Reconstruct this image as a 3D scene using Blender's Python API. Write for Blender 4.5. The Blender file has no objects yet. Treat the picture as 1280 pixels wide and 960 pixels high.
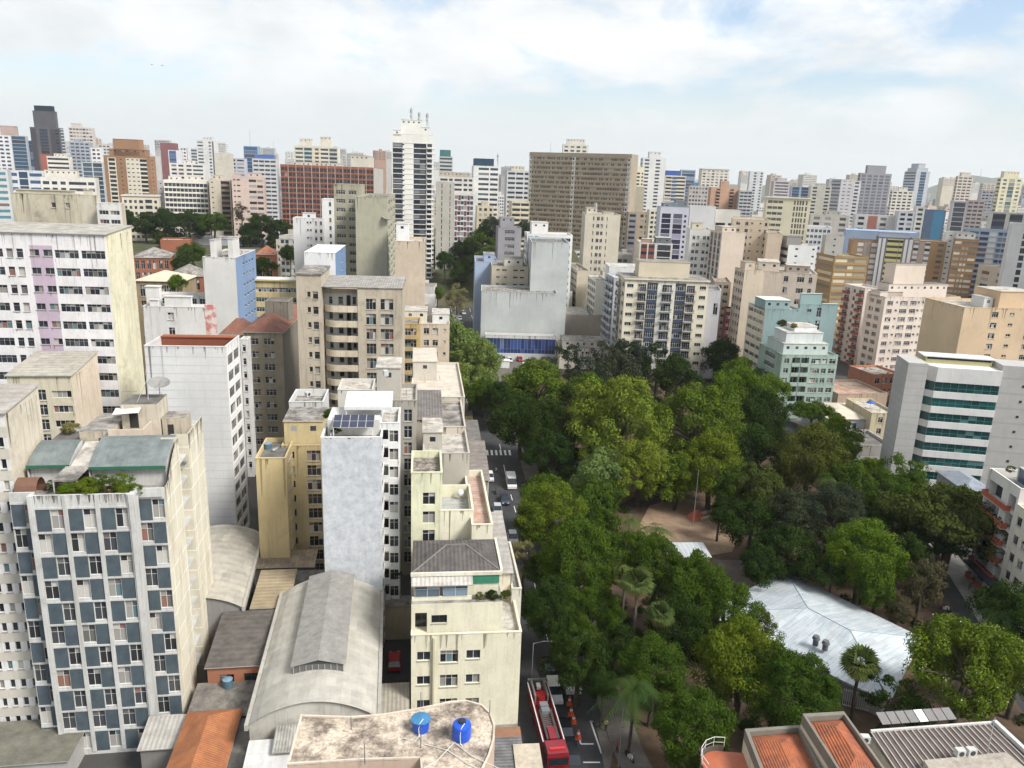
import bpy, math, random
from mathutils import Vector, Matrix
random.seed(7)
SC = bpy.context.scene
COL = SC.collection
# ------------------------------------------------------------------ camera
F, PITCH, ROLL, H = 962.0, math.radians(14.9), math.radians(2.1), 65.0
CAM = Vector((0, 0, H))
cd = bpy.data.cameras.new("camera")
cam = bpy.data.objects.new("camera", cd); COL.objects.link(cam); SC.camera = cam
cd.sensor_width = 36; cd.lens = F / 1280 * 36; cd.clip_start = 0.5; cd.clip_end = 60000
cam.matrix_world = Matrix.Translation(CAM) @ Matrix.Rotation(math.pi/2 - PITCH, 4, 'X') @ Matrix.Rotation(ROLL, 4, 'Z')
MW = cam.matrix_world.to_3x3()
# ------------------------------------------------------------------ light
SKY_OFF = 3.1
SUN_EL, SUN_AZ = 46.0, 122.0            # azimuth measured from the view direction towards the right
wd = bpy.data.worlds.new("World"); SC.world = wd; wd.use_nodes = True
nt = wd.node_tree; nt.nodes.clear()
def N(t, ty, **kw):
    n = t.nodes.new(ty)
    for k, v in kw.items():
        if k.startswith('i_'): n.inputs[k[2:].replace('_', ' ')].default_value = v
        else: setattr(n, k, v)
    return n
out = N(nt, 'ShaderNodeOutputWorld'); bg = N(nt, 'ShaderNodeBackground'); bg.inputs[1].default_value = 0.05
sky = N(nt, 'ShaderNodeTexSky'); sky.sky_type = 'NISHITA'; sky.sun_disc = False
sky.sun_elevation = math.radians(SUN_EL); sky.sun_rotation = math.radians(SUN_AZ); sky.dust_density = 2.0; sky.air_density = 1.0
tc = N(nt, 'ShaderNodeTexCoord'); sep = N(nt, 'ShaderNodeSeparateXYZ'); nt.links.new(tc.outputs['Generated'], sep.inputs[0])
mp = N(nt, 'ShaderNodeMapping'); mp.inputs['Scale'].default_value = (1.0, 1.0, 2.3); mp.inputs['Location'].default_value = (SKY_OFF, 0.4, 0.3); mp.inputs['Rotation'].default_value = (0, 0.16, 0)
nt.links.new(tc.outputs['Generated'], mp.inputs[0])
n1 = N(nt, 'ShaderNodeTexNoise'); n1.inputs['Scale'].default_value = 5.2; n1.inputs['Detail'].default_value = 9; n1.inputs['Roughness'].default_value = 0.58; n1.inputs['Distortion'].default_value = 0.35
nt.links.new(mp.outputs[0], n1.inputs['Vector'])
r1 = N(nt, 'ShaderNodeValToRGB'); r1.color_ramp.elements[0].position = 0.36; r1.color_ramp.elements[1].position = 0.52
nt.links.new(n1.outputs['Fac'], r1.inputs[0])
# a thin even veil over the whole sky, thickest at the horizon
veil = N(nt, 'ShaderNodeMapRange'); veil.inputs['From Min'].default_value = 0.05; veil.inputs['From Max'].default_value = 0.12; veil.inputs['To Min'].default_value = 0.98; veil.inputs['To Max'].default_value = 0.06
nt.links.new(sep.outputs['Z'], veil.inputs['Value'])
mx = N(nt, 'ShaderNodeMath', operation='MAXIMUM'); nt.links.new(r1.outputs[0], mx.inputs[0]); nt.links.new(veil.outputs[0], mx.inputs[1])
n2 = N(nt, 'ShaderNodeTexNoise'); n2.inputs['Scale'].default_value = 6.0; n2.inputs['Detail'].default_value = 8; n2.inputs['Roughness'].default_value = 0.6
nt.links.new(mp.outputs[0], n2.inputs['Vector'])
cr = N(nt, 'ShaderNodeValToRGB'); cr.color_ramp.elements[0].position = 0.38; cr.color_ramp.elements[1].position = 0.62
CLOUD = 5.5
cr.color_ramp.elements[0].color = (0.87, 0.905, 0.925, 1); cr.color_ramp.elements[1].color = (1.08, 1.10, 1.11, 1)
nt.links.new(n2.outputs['Fac'], cr.inputs[0])
# veil near the horizon is an even pale grey
hm = N(nt, 'ShaderNodeMapRange'); hm.inputs['From Min'].default_value = 0.03; hm.inputs['From Max'].default_value = 0.16; hm.inputs['To Min'].default_value = 1.0; hm.inputs['To Max'].default_value = 0.0
nt.links.new(sep.outputs['Z'], hm.inputs['Value'])
hz = N(nt, 'ShaderNodeMixRGB'); nt.links.new(hm.outputs[0], hz.inputs[0]); nt.links.new(cr.outputs[0], hz.inputs[1]); hz.inputs[2].default_value = (0.83, 0.87, 0.885, 1)
sc_ = N(nt, 'ShaderNodeVectorMath', operation='SCALE'); sc_.inputs['Scale'].default_value = CLOUD; nt.links.new(hz.outputs[0], sc_.inputs[0])
mixc = N(nt, 'ShaderNodeMixRGB'); nt.links.new(mx.outputs[0], mixc.inputs[0]); skb = N(nt, 'ShaderNodeVectorMath', operation='SCALE'); skb.inputs['Scale'].default_value = 1.15; nt.links.new(sky.outputs[0], skb.inputs[0]); nt.links.new(skb.outputs[0], mixc.inputs[1]); nt.links.new(sc_.outputs[0], mixc.inputs[2])
nt.links.new(mixc.outputs[0], bg.inputs[0]); nt.links.new(bg.outputs[0], out.inputs[0])
sl = bpy.data.lights.new("sun", 'SUN'); sl.energy = 1.5; sl.angle = math.radians(18); sl.color = (1, 0.97, 0.92)
so = bpy.data.objects.new("sun", sl); COL.objects.link(so)
_e, _a = math.radians(SUN_EL), math.radians(SUN_AZ)
so.rotation_euler = Vector((math.sin(_a)*math.cos(_e), math.cos(_a)*math.cos(_e), math.sin(_e))).to_track_quat('Z', 'Y').to_euler()
VS = SC.view_settings
SC.display_settings.display_device = 'sRGB'; VS.view_transform = 'Standard'; VS.look = 'None'; VS.gamma = 1; VS.exposure = 1.85; VS.use_curve_mapping = False
SC.cycles.use_denoising = True; SC.cycles.max_bounces = 6; SC.cycles.diffuse_bounces = 3; SC.cycles.glossy_bounces = 2; SC.cycles.transmission_bounces = 2; SC.cycles.volume_bounces = 1
SC.cycles.use_adaptive_sampling = True; SC.cycles.adaptive_threshold = 0.02
SC.cycles.sample_clamp_indirect = 6
# ------------------------------------------------------------------ pixel helpers (photo pixels, 1280x960)
def ray(px, py): return MW @ Vector(((px-640)/F, -(py-480)/F, -1))
def at_z(px, py, z=0.0):
    d = ray(px, py); return CAM + d*((z-H)/d.z)
def at_Y(px, py, Y):
    d = ray(px, py); return CAM + d*(Y/d.y)
def proj(p):
    q = MW.transposed() @ (Vector(p)-CAM); return (640+F*q.x/-q.z, 480-F*q.y/-q.z, -q.z)
def reach(O, dvec, px, default):
    """how far along dvec from O until the picture column px is reached"""
    a = MW.transposed() @ (O-CAM); b = MW.transposed() @ dvec
    k = (px-640)/F
    den = b.x + k*b.z
    if abs(den) < 1e-6: return default
    t = -(a.x + k*a.z)/den
    return t if 0.5 < t < 400 else default
# ------------------------------------------------------------------ mesh builder
class MB:
    def __init__(s): s.v = []; s.f = []; s.m = []
    def poly(s, pts, m=0):
        n = len(s.v); s.v.extend(tuple(p) for p in pts); s.f.append(tuple(range(n, n+len(pts)))); s.m.append(m)
    def quad(s, a, b, c, d, m=0): s.poly((a, b, c, d), m)
    def box(s, x0, y0, z0, x1, y1, z1, m=0, mt=None, bottom=True):
        mt = m if mt is None else mt
        s.quad((x0,y0,z0),(x1,y0,z0),(x1,y0,z1),(x0,y0,z1),m); s.quad((x1,y0,z0),(x1,y1,z0),(x1,y1,z1),(x1,y0,z1),m)
        s.quad((x1,y1,z0),(x0,y1,z0),(x0,y1,z1),(x1,y1,z1),m); s.quad((x0,y1,z0),(x0,y0,z0),(x0,y0,z1),(x0,y1,z1),m)
        s.quad((x0,y0,z1),(x1,y0,z1),(x1,y1,z1),(x0,y1,z1),mt)
        if bottom: s.quad((x0,y1,z0),(x1,y1,z0),(x1,y0,z0),(x0,y0,z0),m)
    def prism(s, pts, z0, z1, m=0, mt=None, bottom=False):
        mt = m if mt is None else mt; n = len(pts)
        for i in range(n):
            a, b = pts[i], pts[(i+1) % n]
            s.quad((a[0],a[1],z0),(b[0],b[1],z0),(b[0],b[1],z1),(a[0],a[1],z1),m)
        s.poly([(p[0],p[1],z1) for p in pts], mt)
        if bottom: s.poly([(p[0],p[1],z0) for p in reversed(pts)], m)
    def cyl(s, cx, cy, z0, z1, r0, r1=None, n=16, m=0, cap=True):
        r1 = r0 if r1 is None else r1
        A = [(cx+r0*math.cos(2*math.pi*i/n), cy+r0*math.sin(2*math.pi*i/n), z0) for i in range(n)]
        B = [(cx+r1*math.cos(2*math.pi*i/n), cy+r1*math.sin(2*math.pi*i/n), z1) for i in range(n)]
        b = len(s.v); s.v += A+B
        for i in range(n): s.f.append((b+i, b+(i+1) % n, b+n+(i+1) % n, b+n+i)); s.m.append(m)
        if cap: s.f.append(tuple(range(b+n, b+2*n))); s.m.append(m)
    def tube(s, pts, r, n=6, m=0, taper=None):
        pts = [Vector(p) for p in pts]; rings = []
        for i, p in enumerate(pts):
            t = (pts[min(i+1, len(pts)-1)]-pts[max(i-1, 0)]).normalized()
            a = t.orthogonal().normalized(); b = t.cross(a)
            rr = r if taper is None else r+(taper-r)*i/(len(pts)-1)
            st = len(s.v)
            for k in range(n):
                c = 2*math.pi*k/n; s.v.append(tuple(p+a*rr*math.cos(c)+b*rr*math.sin(c)))
            rings.append((st, a))
        for i in range(len(rings)-1):
            A, B = rings[i][0], rings[i+1][0]
            # align rings
            best, off = 1e9, 0
            for o in range(n):
                d = (Vector(s.v[A])-Vector(s.v[B+o])).length
                if d < best: best, off = d, o
            for k in range(n): s.f.append((A+k, A+(k+1) % n, B+(k+1+off) % n, B+(k+off) % n)); s.m.append(m)
        s.f.append(tuple(rings[-1][0]+k for k in range(n))); s.m.append(m)
    def bar(s, a, b, r, m=0): s.tube([a, b], r, 4, m)
    def append(s, o, M, mm=None):
        n = len(s.v); s.v += [tuple(M @ Vector(p)) for p in o.v]
        s.f += [tuple(i+n for i in f) for f in o.f]; s.m += [x if mm is None else mm[x] for x in o.m]
    def mesh(s, name, mats, smooth=False):
        me = bpy.data.meshes.new(name); me.from_pydata(s.v, [], s.f)
        for m in mats: me.materials.append(m)
        me.polygons.foreach_set('material_index', s.m)
        if smooth: me.polygons.foreach_set('use_smooth', [True]*len(s.f))
        me.update(); return me
    def build(s, name, mats, parent=None, smooth=False, loc=None, rz=0):
        if not isinstance(mats, (list, tuple)): mats = [mats]
        return link(name, s.mesh(name, mats, smooth), parent, loc, rz)
def link(name, me, parent=None, loc=None, rz=0):
    o = bpy.data.objects.new(name, me); COL.objects.link(o)
    if parent is not None: o.parent = parent
    if loc is not None: o.location = loc
    if rz: o.rotation_euler = (0, 0, rz)
    return o
def tag(o, label=None, cat=None, group=None, kind=None):
    if label: o['label'] = label
    if cat: o['category'] = cat
    if group: o['group'] = group
    if kind: o['kind'] = kind
    return o
def empty(name, label, cat, loc, rz=0, group=None):
    o = bpy.data.objects.new(name, None); COL.objects.link(o); o.location = loc; o.rotation_euler = (0, 0, rz); o.empty_display_size = .5
    return tag(o, label, cat, group)
def copy_tree(o, parent=None):
    kids = [c for c in KIDS(o)]
    c = o.copy(); COL.objects.link(c)
    if parent is not None: c.parent = parent
    for ch in kids: copy_tree(ch, c)
    return c
def KIDS(o): return [x for x in o.children]
# ------------------------------------------------------------------ materials
MATS = {}
def new_mat(name):
    m = bpy.data.materials.new(name); m.use_nodes = True; t = m.node_tree
    b = t.nodes['Principled BSDF']; return m, t, b
def mixn(t, fac, a, b, mode='MIX'):
    n = t.nodes.new('ShaderNodeMixRGB'); n.blend_type = mode
    for i, x in ((0, fac), (1, a), (2, b)):
        if hasattr(x, 'is_output'): t.links.new(x, n.inputs[i])
        else: n.inputs[i].default_value = x if i == 0 else (*x[:3], 1)
    return n.outputs[0]
def noise(t, vec, scale, detail=4, rough=.55, stretch=None, loc=(0, 0, 0)):
    mpn = t.nodes.new('ShaderNodeMapping'); t.links.new(vec, mpn.inputs[0])
    mpn.inputs['Scale'].default_value = stretch or (1, 1, 1); mpn.inputs['Location'].default_value = loc
    n = t.nodes.new('ShaderNodeTexNoise'); n.inputs['Scale'].default_value = scale; n.inputs['Detail'].default_value = detail; n.inputs['Roughness'].default_value = rough
    t.links.new(mpn.outputs[0], n.inputs['Vector']); return n.outputs['Fac']
def ramp(t, x, p0, p1, c0=(0, 0, 0), c1=(1, 1, 1)):
    r = t.nodes.new('ShaderNodeValToRGB'); r.color_ramp.elements[0].position = p0; r.color_ramp.elements[1].position = p1
    r.color_ramp.elements[0].color = (*c0, 1); r.color_ramp.elements[1].color = (*c1, 1); t.links.new(x, r.inputs[0]); return r.outputs[0]
def geo(t, o='Position'):
    g = t.nodes.new('ShaderNodeNewGeometry'); return g.outputs[o]
def wallm(c, dirt=.35, tint=(.16, .145, .115), rough=.85, lines=0):
    """painted render with rain streaks and patchy ageing"""
    k = ('wall', c, dirt, tint, rough, lines)
    if k in MATS: return MATS[k]
    m, t, b = new_mat('painted_wall'); p = geo(t)
    base = mixn(t, ramp(t, noise(t, p, .11, 3), .35, .7), c, tuple(x*.86 for x in c))
    st = ramp(t, noise(t, p, 1.0, 5, .65, (1.3, 1.3, .10)), .50, .78)
    pa = ramp(t, noise(t, p, .35, 6, .7, None, (31, 7, 3)), .50, .75)
    mm = t.nodes.new('ShaderNodeMath'); mm.operation = 'MULTIPLY'; mm.inputs[1].default_value = dirt; 
    ad = t.nodes.new('ShaderNodeMath'); ad.operation = 'MAXIMUM'; t.links.new(st, ad.inputs[0]); t.links.new(pa, ad.inputs[1]); t.links.new(ad.outputs[0], mm.inputs[0])
    col = mixn(t, mm.outputs[0], base, tint)
    col = mixn(t, ramp(t, noise(t, p, 3.5, 4), .3, .75), col, (.93, .93, .93), 'MULTIPLY')
    s2 = ramp(t, noise(t, p, 1.0, 4, .6, (4.2, 4.2, .22), (3, 9, 1)), .56, .74, (0, 0, 0), (min(.75, dirt*1.3),)*3); col = mixn(t, s2, col, tuple(x*.45+y*.35 for x, y in zip(c, tint)))
    vo = t.nodes.new('ShaderNodeTexVoronoi'); vo.inputs['Scale'].default_value = .42; t.links.new(p, vo.inputs['Vector']); sv_ = t.nodes.new('ShaderNodeSeparateXYZ'); t.links.new(vo.outputs['Color'], sv_.inputs[0])
    col = mixn(t, ramp(t, sv_.outputs[0], .0, 1.0, (0, 0, 0), (min(.5, dirt),)*3), col, (.86, .85, .83), 'MULTIPLY')
    if lines:
        w = t.nodes.new('ShaderNodeTexWave'); w.wave_type = 'BANDS'; w.bands_direction = 'Z'; w.inputs['Scale'].default_value = .314/lines; w.inputs['Distortion'].default_value = 0
        t.links.new(p, w.inputs['Vector']); l = ramp(t, w.outputs['Fac'], 0.0, .06, (1, 1, 1), (0, 0, 0)); col = mixn(t, l, col, tuple(x*.75 for x in c))
    t.links.new(col, b.inputs['Base Color']); b.inputs['Roughness'].default_value = rough; b.inputs['Specular IOR Level'].default_value = .25
    MATS[k] = m; return m
def roofm(c, c2, scale=.6, rough=.95, p0=.35, p1=.68):
    k = ('roof', c, c2, scale)
    if k in MATS: return MATS[k]
    m, t, b = new_mat('weathered_roof'); p = geo(t)
    a = ramp(t, noise(t, p, scale, 8, .68), p0, p1)
    col = mixn(t, a, c, c2)
    col = mixn(t, ramp(t, noise(t, p, scale*5, 5, .7), .3, .75), col, (.80, .79, .77), 'MULTIPLY')
    t.links.new(col, b.inputs['Base Color']); b.inputs['Roughness'].default_value = rough; b.inputs['Specular IOR Level'].default_value = .2
    MATS[k] = m; return m
def ribm(c, c2, period=.9, axis='X', rough=.8, dirt=.6, depth=.4, seed=0, metal=0):
    """corrugated sheet or tile rows, along the object's own axis, with stains and odd replaced sheets"""
    k = ('rib', c, c2, period, axis, seed)
    if k in MATS: return MATS[k]
    m, t, b = new_mat('ribbed_roof'); p = geo(t)
    tcn = t.nodes.new('ShaderNodeTexCoord'); ob = tcn.outputs['Object']
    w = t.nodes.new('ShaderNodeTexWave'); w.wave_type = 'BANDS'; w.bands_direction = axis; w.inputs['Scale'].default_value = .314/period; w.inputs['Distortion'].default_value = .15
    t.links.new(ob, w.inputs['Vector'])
    a = ramp(t, noise(t, p, .7, 9, .74, None, (seed*9.1, 3, 5)), .40, .64)
    col = mixn(t, a, c, c2)
    br = t.nodes.new('ShaderNodeTexBrick'); br.inputs['Scale'].default_value = 1; br.inputs['Brick Width'].default_value = 1.1; br.inputs['Row Height'].default_value = 2.3
    br.inputs['Color1'].default_value = (.86, .86, .86, 1); br.inputs['Color2'].default_value = (1.1, 1.1, 1.1, 1); br.inputs['Mortar'].default_value = (.75, .75, .75, 1); br.inputs['Mortar Size'].default_value = .015
    t.links.new(ob, br.inputs['Vector'])
    col = mixn(t, .8, col, br.outputs['Color'], 'MULTIPLY')
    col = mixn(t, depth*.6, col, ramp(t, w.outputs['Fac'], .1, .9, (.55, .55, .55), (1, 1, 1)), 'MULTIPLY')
    t.links.new(col, b.inputs['Base Color']); b.inputs['Roughness'].default_value = rough; b.inputs['Metallic'].default_value = metal
    bp = t.nodes.new('ShaderNodeBump'); bp.inputs['Strength'].default_value = .6; bp.inputs['Distance'].default_value = .08; t.links.new(w.outputs['Fac'], bp.inputs['Height']); t.links.new(bp.outputs[0], b.inputs['Normal'])
    MATS[k] = m; return m
def plain(c, rough=.6, metal=0, spec=.4, name='paint'):
    k = ('plain', c, rough, metal, name)
    if k in MATS: return MATS[k]
    m, t, b = new_mat(name); p = geo(t)
    col = mixn(t, ramp(t, noise(t, p, 1.7, 4), .3, .7), c, tuple(x*.82 for x in c))
    t.links.new(col, b.inputs['Base Color']); b.inputs['Roughness'].default_value = rough; b.inputs['Metallic'].default_value = metal; b.inputs['Specular IOR Level'].default_value = spec
    MATS[k] = m; return m
def glassm(dark=(.025, .03, .036), light=(.42, .40, .36), frac=.62, name='window_glass', rough=.12):
    """window panes: most dark, some with blinds or curtains behind; varies pane by pane and window by window"""
    k = ('glass', dark, light, frac)
    if k in MATS: return MATS[k]
    m, t, b = new_mat(name)
    oi = t.nodes.new('ShaderNodeObjectInfo'); ri = geo(t, 'Random Per Island')
    ad = t.nodes.new('ShaderNodeMath'); ad.operation = 'MULTIPLY_ADD'; ad.inputs[1].default_value = .45; t.links.new(ri, ad.inputs[0]); t.links.new(oi.outputs['Random'], ad.inputs[2])
    fr = t.nodes.new('ShaderNodeMath'); fr.operation = 'FRACT'; t.links.new(ad.outputs[0], fr.inputs[0])
    r = t.nodes.new('ShaderNodeValToRGB'); r.color_ramp.interpolation = 'CONSTANT'; t.links.new(fr.outputs[0], r.inputs[0])
    e = r.color_ramp.elements; e[0].position = 0; e[0].color = (*dark, 1); e[1].position = frac; e[1].color = (*(x*.28 for x in light), 1)
    x = e.new(frac*.45); x.color = (*(v*1.9 for v in dark), 1)
    if frac < .75: x = e.new(frac+(1-frac)*.2); x.color = (light[0]*.5, light[1]*.27, light[2]*.22, 1); x = e.new(frac+(1-frac)*.3); x.color = (light[0]*.25, light[1]*.42, light[2]*.5, 1)
    x = e.new(frac+(1-frac)*.4); x.color = (*(v*.6 for v in light), 1)
    x = e.new(frac+(1-frac)*.75); x.color = (*light, 1)
    t.links.new(r.outputs[0], b.inputs['Base Color']); b.inputs['Roughness'].default_value = rough; b.inputs['Specular IOR Level'].default_value = .5
    MATS[k] = m; return m
GLASS = glassm((.016, .019, .023), (.44, .42, .38), .68)
GLASSF = glassm((.022, .026, .034), (.30, .30, .29), .72)
GREEN_GLASS = glassm((.006, .045, .045), (.08, .17, .16), .85)
BLUE_GLASS = glassm((.02, .045, .085), (.17, .22, .32), .75)
WHITE_FR = plain((.72, .72, .70)); ALU = plain((.45, .46, .47), .45, .4); DARK_FR = plain((.05, .05, .055), .5)
CONC = wallm((.42, .40, .36), .5); METAL = plain((.35, .36, .37), .45, .6); RAIL = plain((.12, .12, .13), .5)
ROOF_GREY = roofm((.36, .34, .31), (.13, .12, .11), .6, .95, .38, .60); ROOF_PALE = roofm((.56, .53, .47), (.27, .25, .225), .6, .95, .40, .62); ROOF_DARK = roofm((.10, .095, .09), (.21, .20, .18))
ROOF_WHITE = roofm((.70, .69, .66), (.5, .49, .46)); 
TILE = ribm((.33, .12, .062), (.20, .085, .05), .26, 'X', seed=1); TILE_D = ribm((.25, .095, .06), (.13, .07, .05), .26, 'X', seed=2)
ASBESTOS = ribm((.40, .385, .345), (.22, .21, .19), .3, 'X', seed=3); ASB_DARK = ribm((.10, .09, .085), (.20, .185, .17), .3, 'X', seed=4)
INTERIOR = plain((.03, .028, .026), .9)
def stainm():
    m = bpy.data.materials.new('runoff_stain'); m.use_nodes = True; t = m.node_tree; t.nodes.clear()
    o = t.nodes.new('ShaderNodeOutputMaterial'); d = t.nodes.new('ShaderNodeBsdfDiffuse'); d.inputs[0].default_value = (.11, .095, .075, 1); tr = t.nodes.new('ShaderNodeBsdfTransparent'); mx = t.nodes.new('ShaderNodeMixShader')
    r = ramp(t, geo(t, 'Random Per Island'), 0, 1, (.12,)*3, (.5,)*3); t.links.new(r, mx.inputs[0]); t.links.new(tr.outputs[0], mx.inputs[1]); t.links.new(d.outputs[0], mx.inputs[2]); t.links.new(mx.outputs[0], o.inputs[0]); return m
STAIN = stainm()
# ------------------------------------------------------------------ windows, balconies, facades
def win_geo(w, h, kind='w'):
    """canonical window: centred on x, base at z=0, outward is -y; slots 0 frame, 1 glass, 2 sill"""
    mb = MB(); f = .055 if w < 3 else .07; x0, x1 = -w/2, w/2
    mb.quad((x0, 0, 0), (x1, 0, 0), (x1, 0, f), (x0, 0, f), 0); mb.quad((x0, 0, h-f), (x1, 0, h-f), (x1, 0, h), (x0, 0, h), 0)
    n = max(1, round(w/(.75 if kind != 'g' else 1.3))); cell = w/n
    for i in range(n+1):
        a = max(x0, x0+i*cell-f/2); b = min(x1, x0+i*cell+f/2); mb.quad((a, 0, f), (b, 0, f), (b, 0, h-f), (a, 0, h-f), 0)
    split = [f, h-f] if h < 1.25 else ([f, h*.68, h-f] if kind != 'd' else [f, h-f])
    if kind == 'g' and h > 2: split = [f, h*.3, h-f]
    for i in range(n):
        for a, b in zip(split, split[1:]):
            mb.quad((x0+i*cell, .05, a), (x0+(i+1)*cell, .05, a), (x0+(i+1)*cell, .05, b), (x0+i*cell, .05, b), 1)
    for s in split[1:-1]: mb.quad((x0, -.005, s-.02), (x1, -.005, s-.02), (x1, -.005, s+.02), (x0, -.005, s+.02), 0)
    if kind in 'wWsh': mb.box(x0-.06, -.26, -.08, x1+.06, -.005, -.005, 2)
    return mb
WIN_CACHE = {}
def win_mesh(w, h, kind, fr, gl, sill):
    k = (round(w, 2), round(h, 2), kind, fr.name, gl.name, sill.name)
    if k not in WIN_CACHE: WIN_CACHE[k] = win_geo(w, h, kind).mesh('window', [fr, gl, sill])
    return WIN_CACHE[k]
def balc_geo(w, dep=1.1, style='solid', hh=1.0):
    """balcony: slab (slot 0), parapet (slot 1), rail (slot 2)"""
    mb = MB(); x0, x1 = -w/2, w/2
    mb.box(x0, -dep, -.14, x1, -.004, 0, 0)
    if style == 'solid':
        mb.box(x0, -dep, .002, x1, -dep+.12, hh, 1); mb.box(x0, -dep+.122, .002, x0+.12, -.004, hh, 1); mb.box(x1-.12, -dep+.122, .002, x1, -.004, hh, 1)
    else:
        mb.box(x0, -dep, .002, x1, -dep+.08, .18, 0)
        for z in (.45, .7, hh): mb.box(x0, -dep, z-.03, x1, -dep+.05, z+.03, 2); mb.box(x0, -dep+.052, z-.03, x0+.05, -.004, z+.03, 2); mb.box(x1-.05, -dep+.052, z-.03, x1, -.004, z+.03, 2)
        n = max(2, int(w/.35))
        for i in range(n+1):
            x = x0+.03+(w-.06)*i/n; mb.box(x-.022, -dep+.004, .182, x+.022, -dep+.045, hh-.032, 2)
    return mb
HTS = {'P': (.13, .93), 'w': (.30, .80), 'W': (.14, .86), 's': (.52, .76), 'r': (.32, .78), 'g': (.06, .94), 'd': (.02, .90), 'b': (.02, .80), 'v': (.15, .88), 'R': (.22, .86), 'h': (.42, .78)}
def parse(pat):
    import re
    while '*(' in pat:
        mt = re.search(r'(\d+)\*\(([^()]*)\)', pat); pat = pat[:mt.start()]+' '.join([mt.group(2)]*int(mt.group(1)))+pat[mt.end():]
    res = []
    for tkn in pat.split():
        mi = 0
        if ':' in tkn: tkn, mi = tkn.split(':'); mi = int(mi)
        if tkn[0].isalpha(): res.append((tkn[0], float(tkn[1:] or 1), mi))
        else: res.append(('', float(tkn), mi))
    return res
def facade(mb, org, dr, w, z0, z1, fh, pat, baked, wins, balcs, rec=.16, head=.5, band=None, fins=None, ground=0, zcut=None, alt=None, gm=3, bandp=.12, stain=None):
    """one wall: columns of openings repeated on every floor, real reveals; openings get window objects (or glass in the mesh when far off)"""
    dr = Vector((dr[0], dr[1], 0)); nn = Vector((dr.y, -dr.x, 0)); org = Vector((org[0], org[1], 0))
    rz = math.atan2(dr.y, dr.x)
    def P(x, z, o=0.0): return tuple(org+dr*x+nn*o+Vector((0, 0, z)))
    def Q(xa, xb, za, zb, m, o=0.0):
        if xb-xa > 1e-4 and zb-za > 1e-4: mb.quad(P(xa, za, o), P(xb, za, o), P(xb, zb, o), P(xa, zb, o), m)
    floors = []; z = z1-head
    zmin = z0+ground
    while z-fh > zmin-.2: floors.append((z-fh, z)); z -= fh
    zl = z
    pats = [parse(pat)] + ([parse(alt)] if alt else [])
    if len(pats) == 1:
        cols_sets = [(pats[0], floors)]
    else:
        cols_sets = None
    Q(0, w, z1-head, z1, 0)
    if zl > z0: Q(0, w, z0, zl, 0)
    def one(cols, fl):
        tot = sum(c[1] for c in cols); k = w/tot; x = 0
        for ty, cw, mi in cols:
            xa, xb = x, x+cw*k; x = xb
            if not ty or not fl:
                if fl: Q(xa, xb, fl[-1][0], fl[0][1], mi)
                continue
            lo, hi = HTS[ty]
            for (za, zb) in fl:
                a, b = za+(zb-za)*lo, za+(zb-za)*hi
                Q(xa, xb, za, a, mi); Q(xa, xb, b, zb, mi)
                r = 1.3 if ty == 'd' else rec
                if baked:
                    r2 = -.12 if ty != 'd' else -.8
                    mb.quad(P(xa, a, r2), P(xb, a, r2), P(xb, b, r2), P(xa, b, r2), gm)
                    mb.quad(P(xa, b, r2), P(xb, b, r2), P(xb, b), P(xa, b), mi); mb.quad(P(xa, a), P(xb, a), P(xb, a, r2), P(xa, a, r2), mi)
                    mb.quad(P(xa, a), P(xa, a, r2), P(xa, b, r2), P(xa, b), mi); mb.quad(P(xb, a, r2), P(xb, a), P(xb, b), P(xb, b, r2), mi)
                    if ty in 'bd':
                        sb = MB(); sb.box(0, 0, 0, 1, 1, 1, 0); d = .9 if ty == 'b' else .06
                        for q in ((xa-.1 if ty == 'b' else xa, xb+.1 if ty == 'b' else xb, za-.06, za+(zb-za)*.32),):
                            A, B, C2, D = q
                            mb.quad(P(A, C2, d), P(B, C2, d), P(B, D, d), P(A, D, d), 2); mb.quad(P(A, D, d), P(B, D, d), P(B, D, d-.15), P(A, D, d-.15), 2)
                            mb.quad(P(A, C2, 0.003), P(A, C2, d), P(A, D, d), P(A, D, 0.003), 2); mb.quad(P(B, C2, d), P(B, C2, .003), P(B, D, .003), P(B, D, d), 2)
                            mb.quad(P(A, C2, .003), P(B, C2, .003), P(B, C2, d), P(A, C2, d), 2)
                    continue
                mb.quad(P(xa, b, -r), P(xb, b, -r), P(xb, b), P(xa, b), mi); mb.quad(P(xa, a), P(xb, a), P(xb, a, -r), P(xa, a, -r), mi)
                mb.quad(P(xa, a), P(xa, a, -r), P(xa, b, -r), P(xa, b), mi); mb.quad(P(xb, a, -r), P(xb, a), P(xb, b), P(xb, b, -r), mi)
                c = org+dr*((xa+xb)/2)-nn*r
                wins.append(((c.x, c.y, a), rz, xb-xa, b-a, ty))
                if ty in 'bd':
                    c = org+dr*((xa+xb)/2)+nn*(0 if ty == 'b' else 0)
                    balcs.append(((c.x, c.y, za+.02), rz, xb-xa+(.5 if ty == 'b' else 0), ty))
    if cols_sets: one(*cols_sets[0])
    else:
        for i, f in enumerate(floors): one(pats[i % 2], [f])
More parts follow.
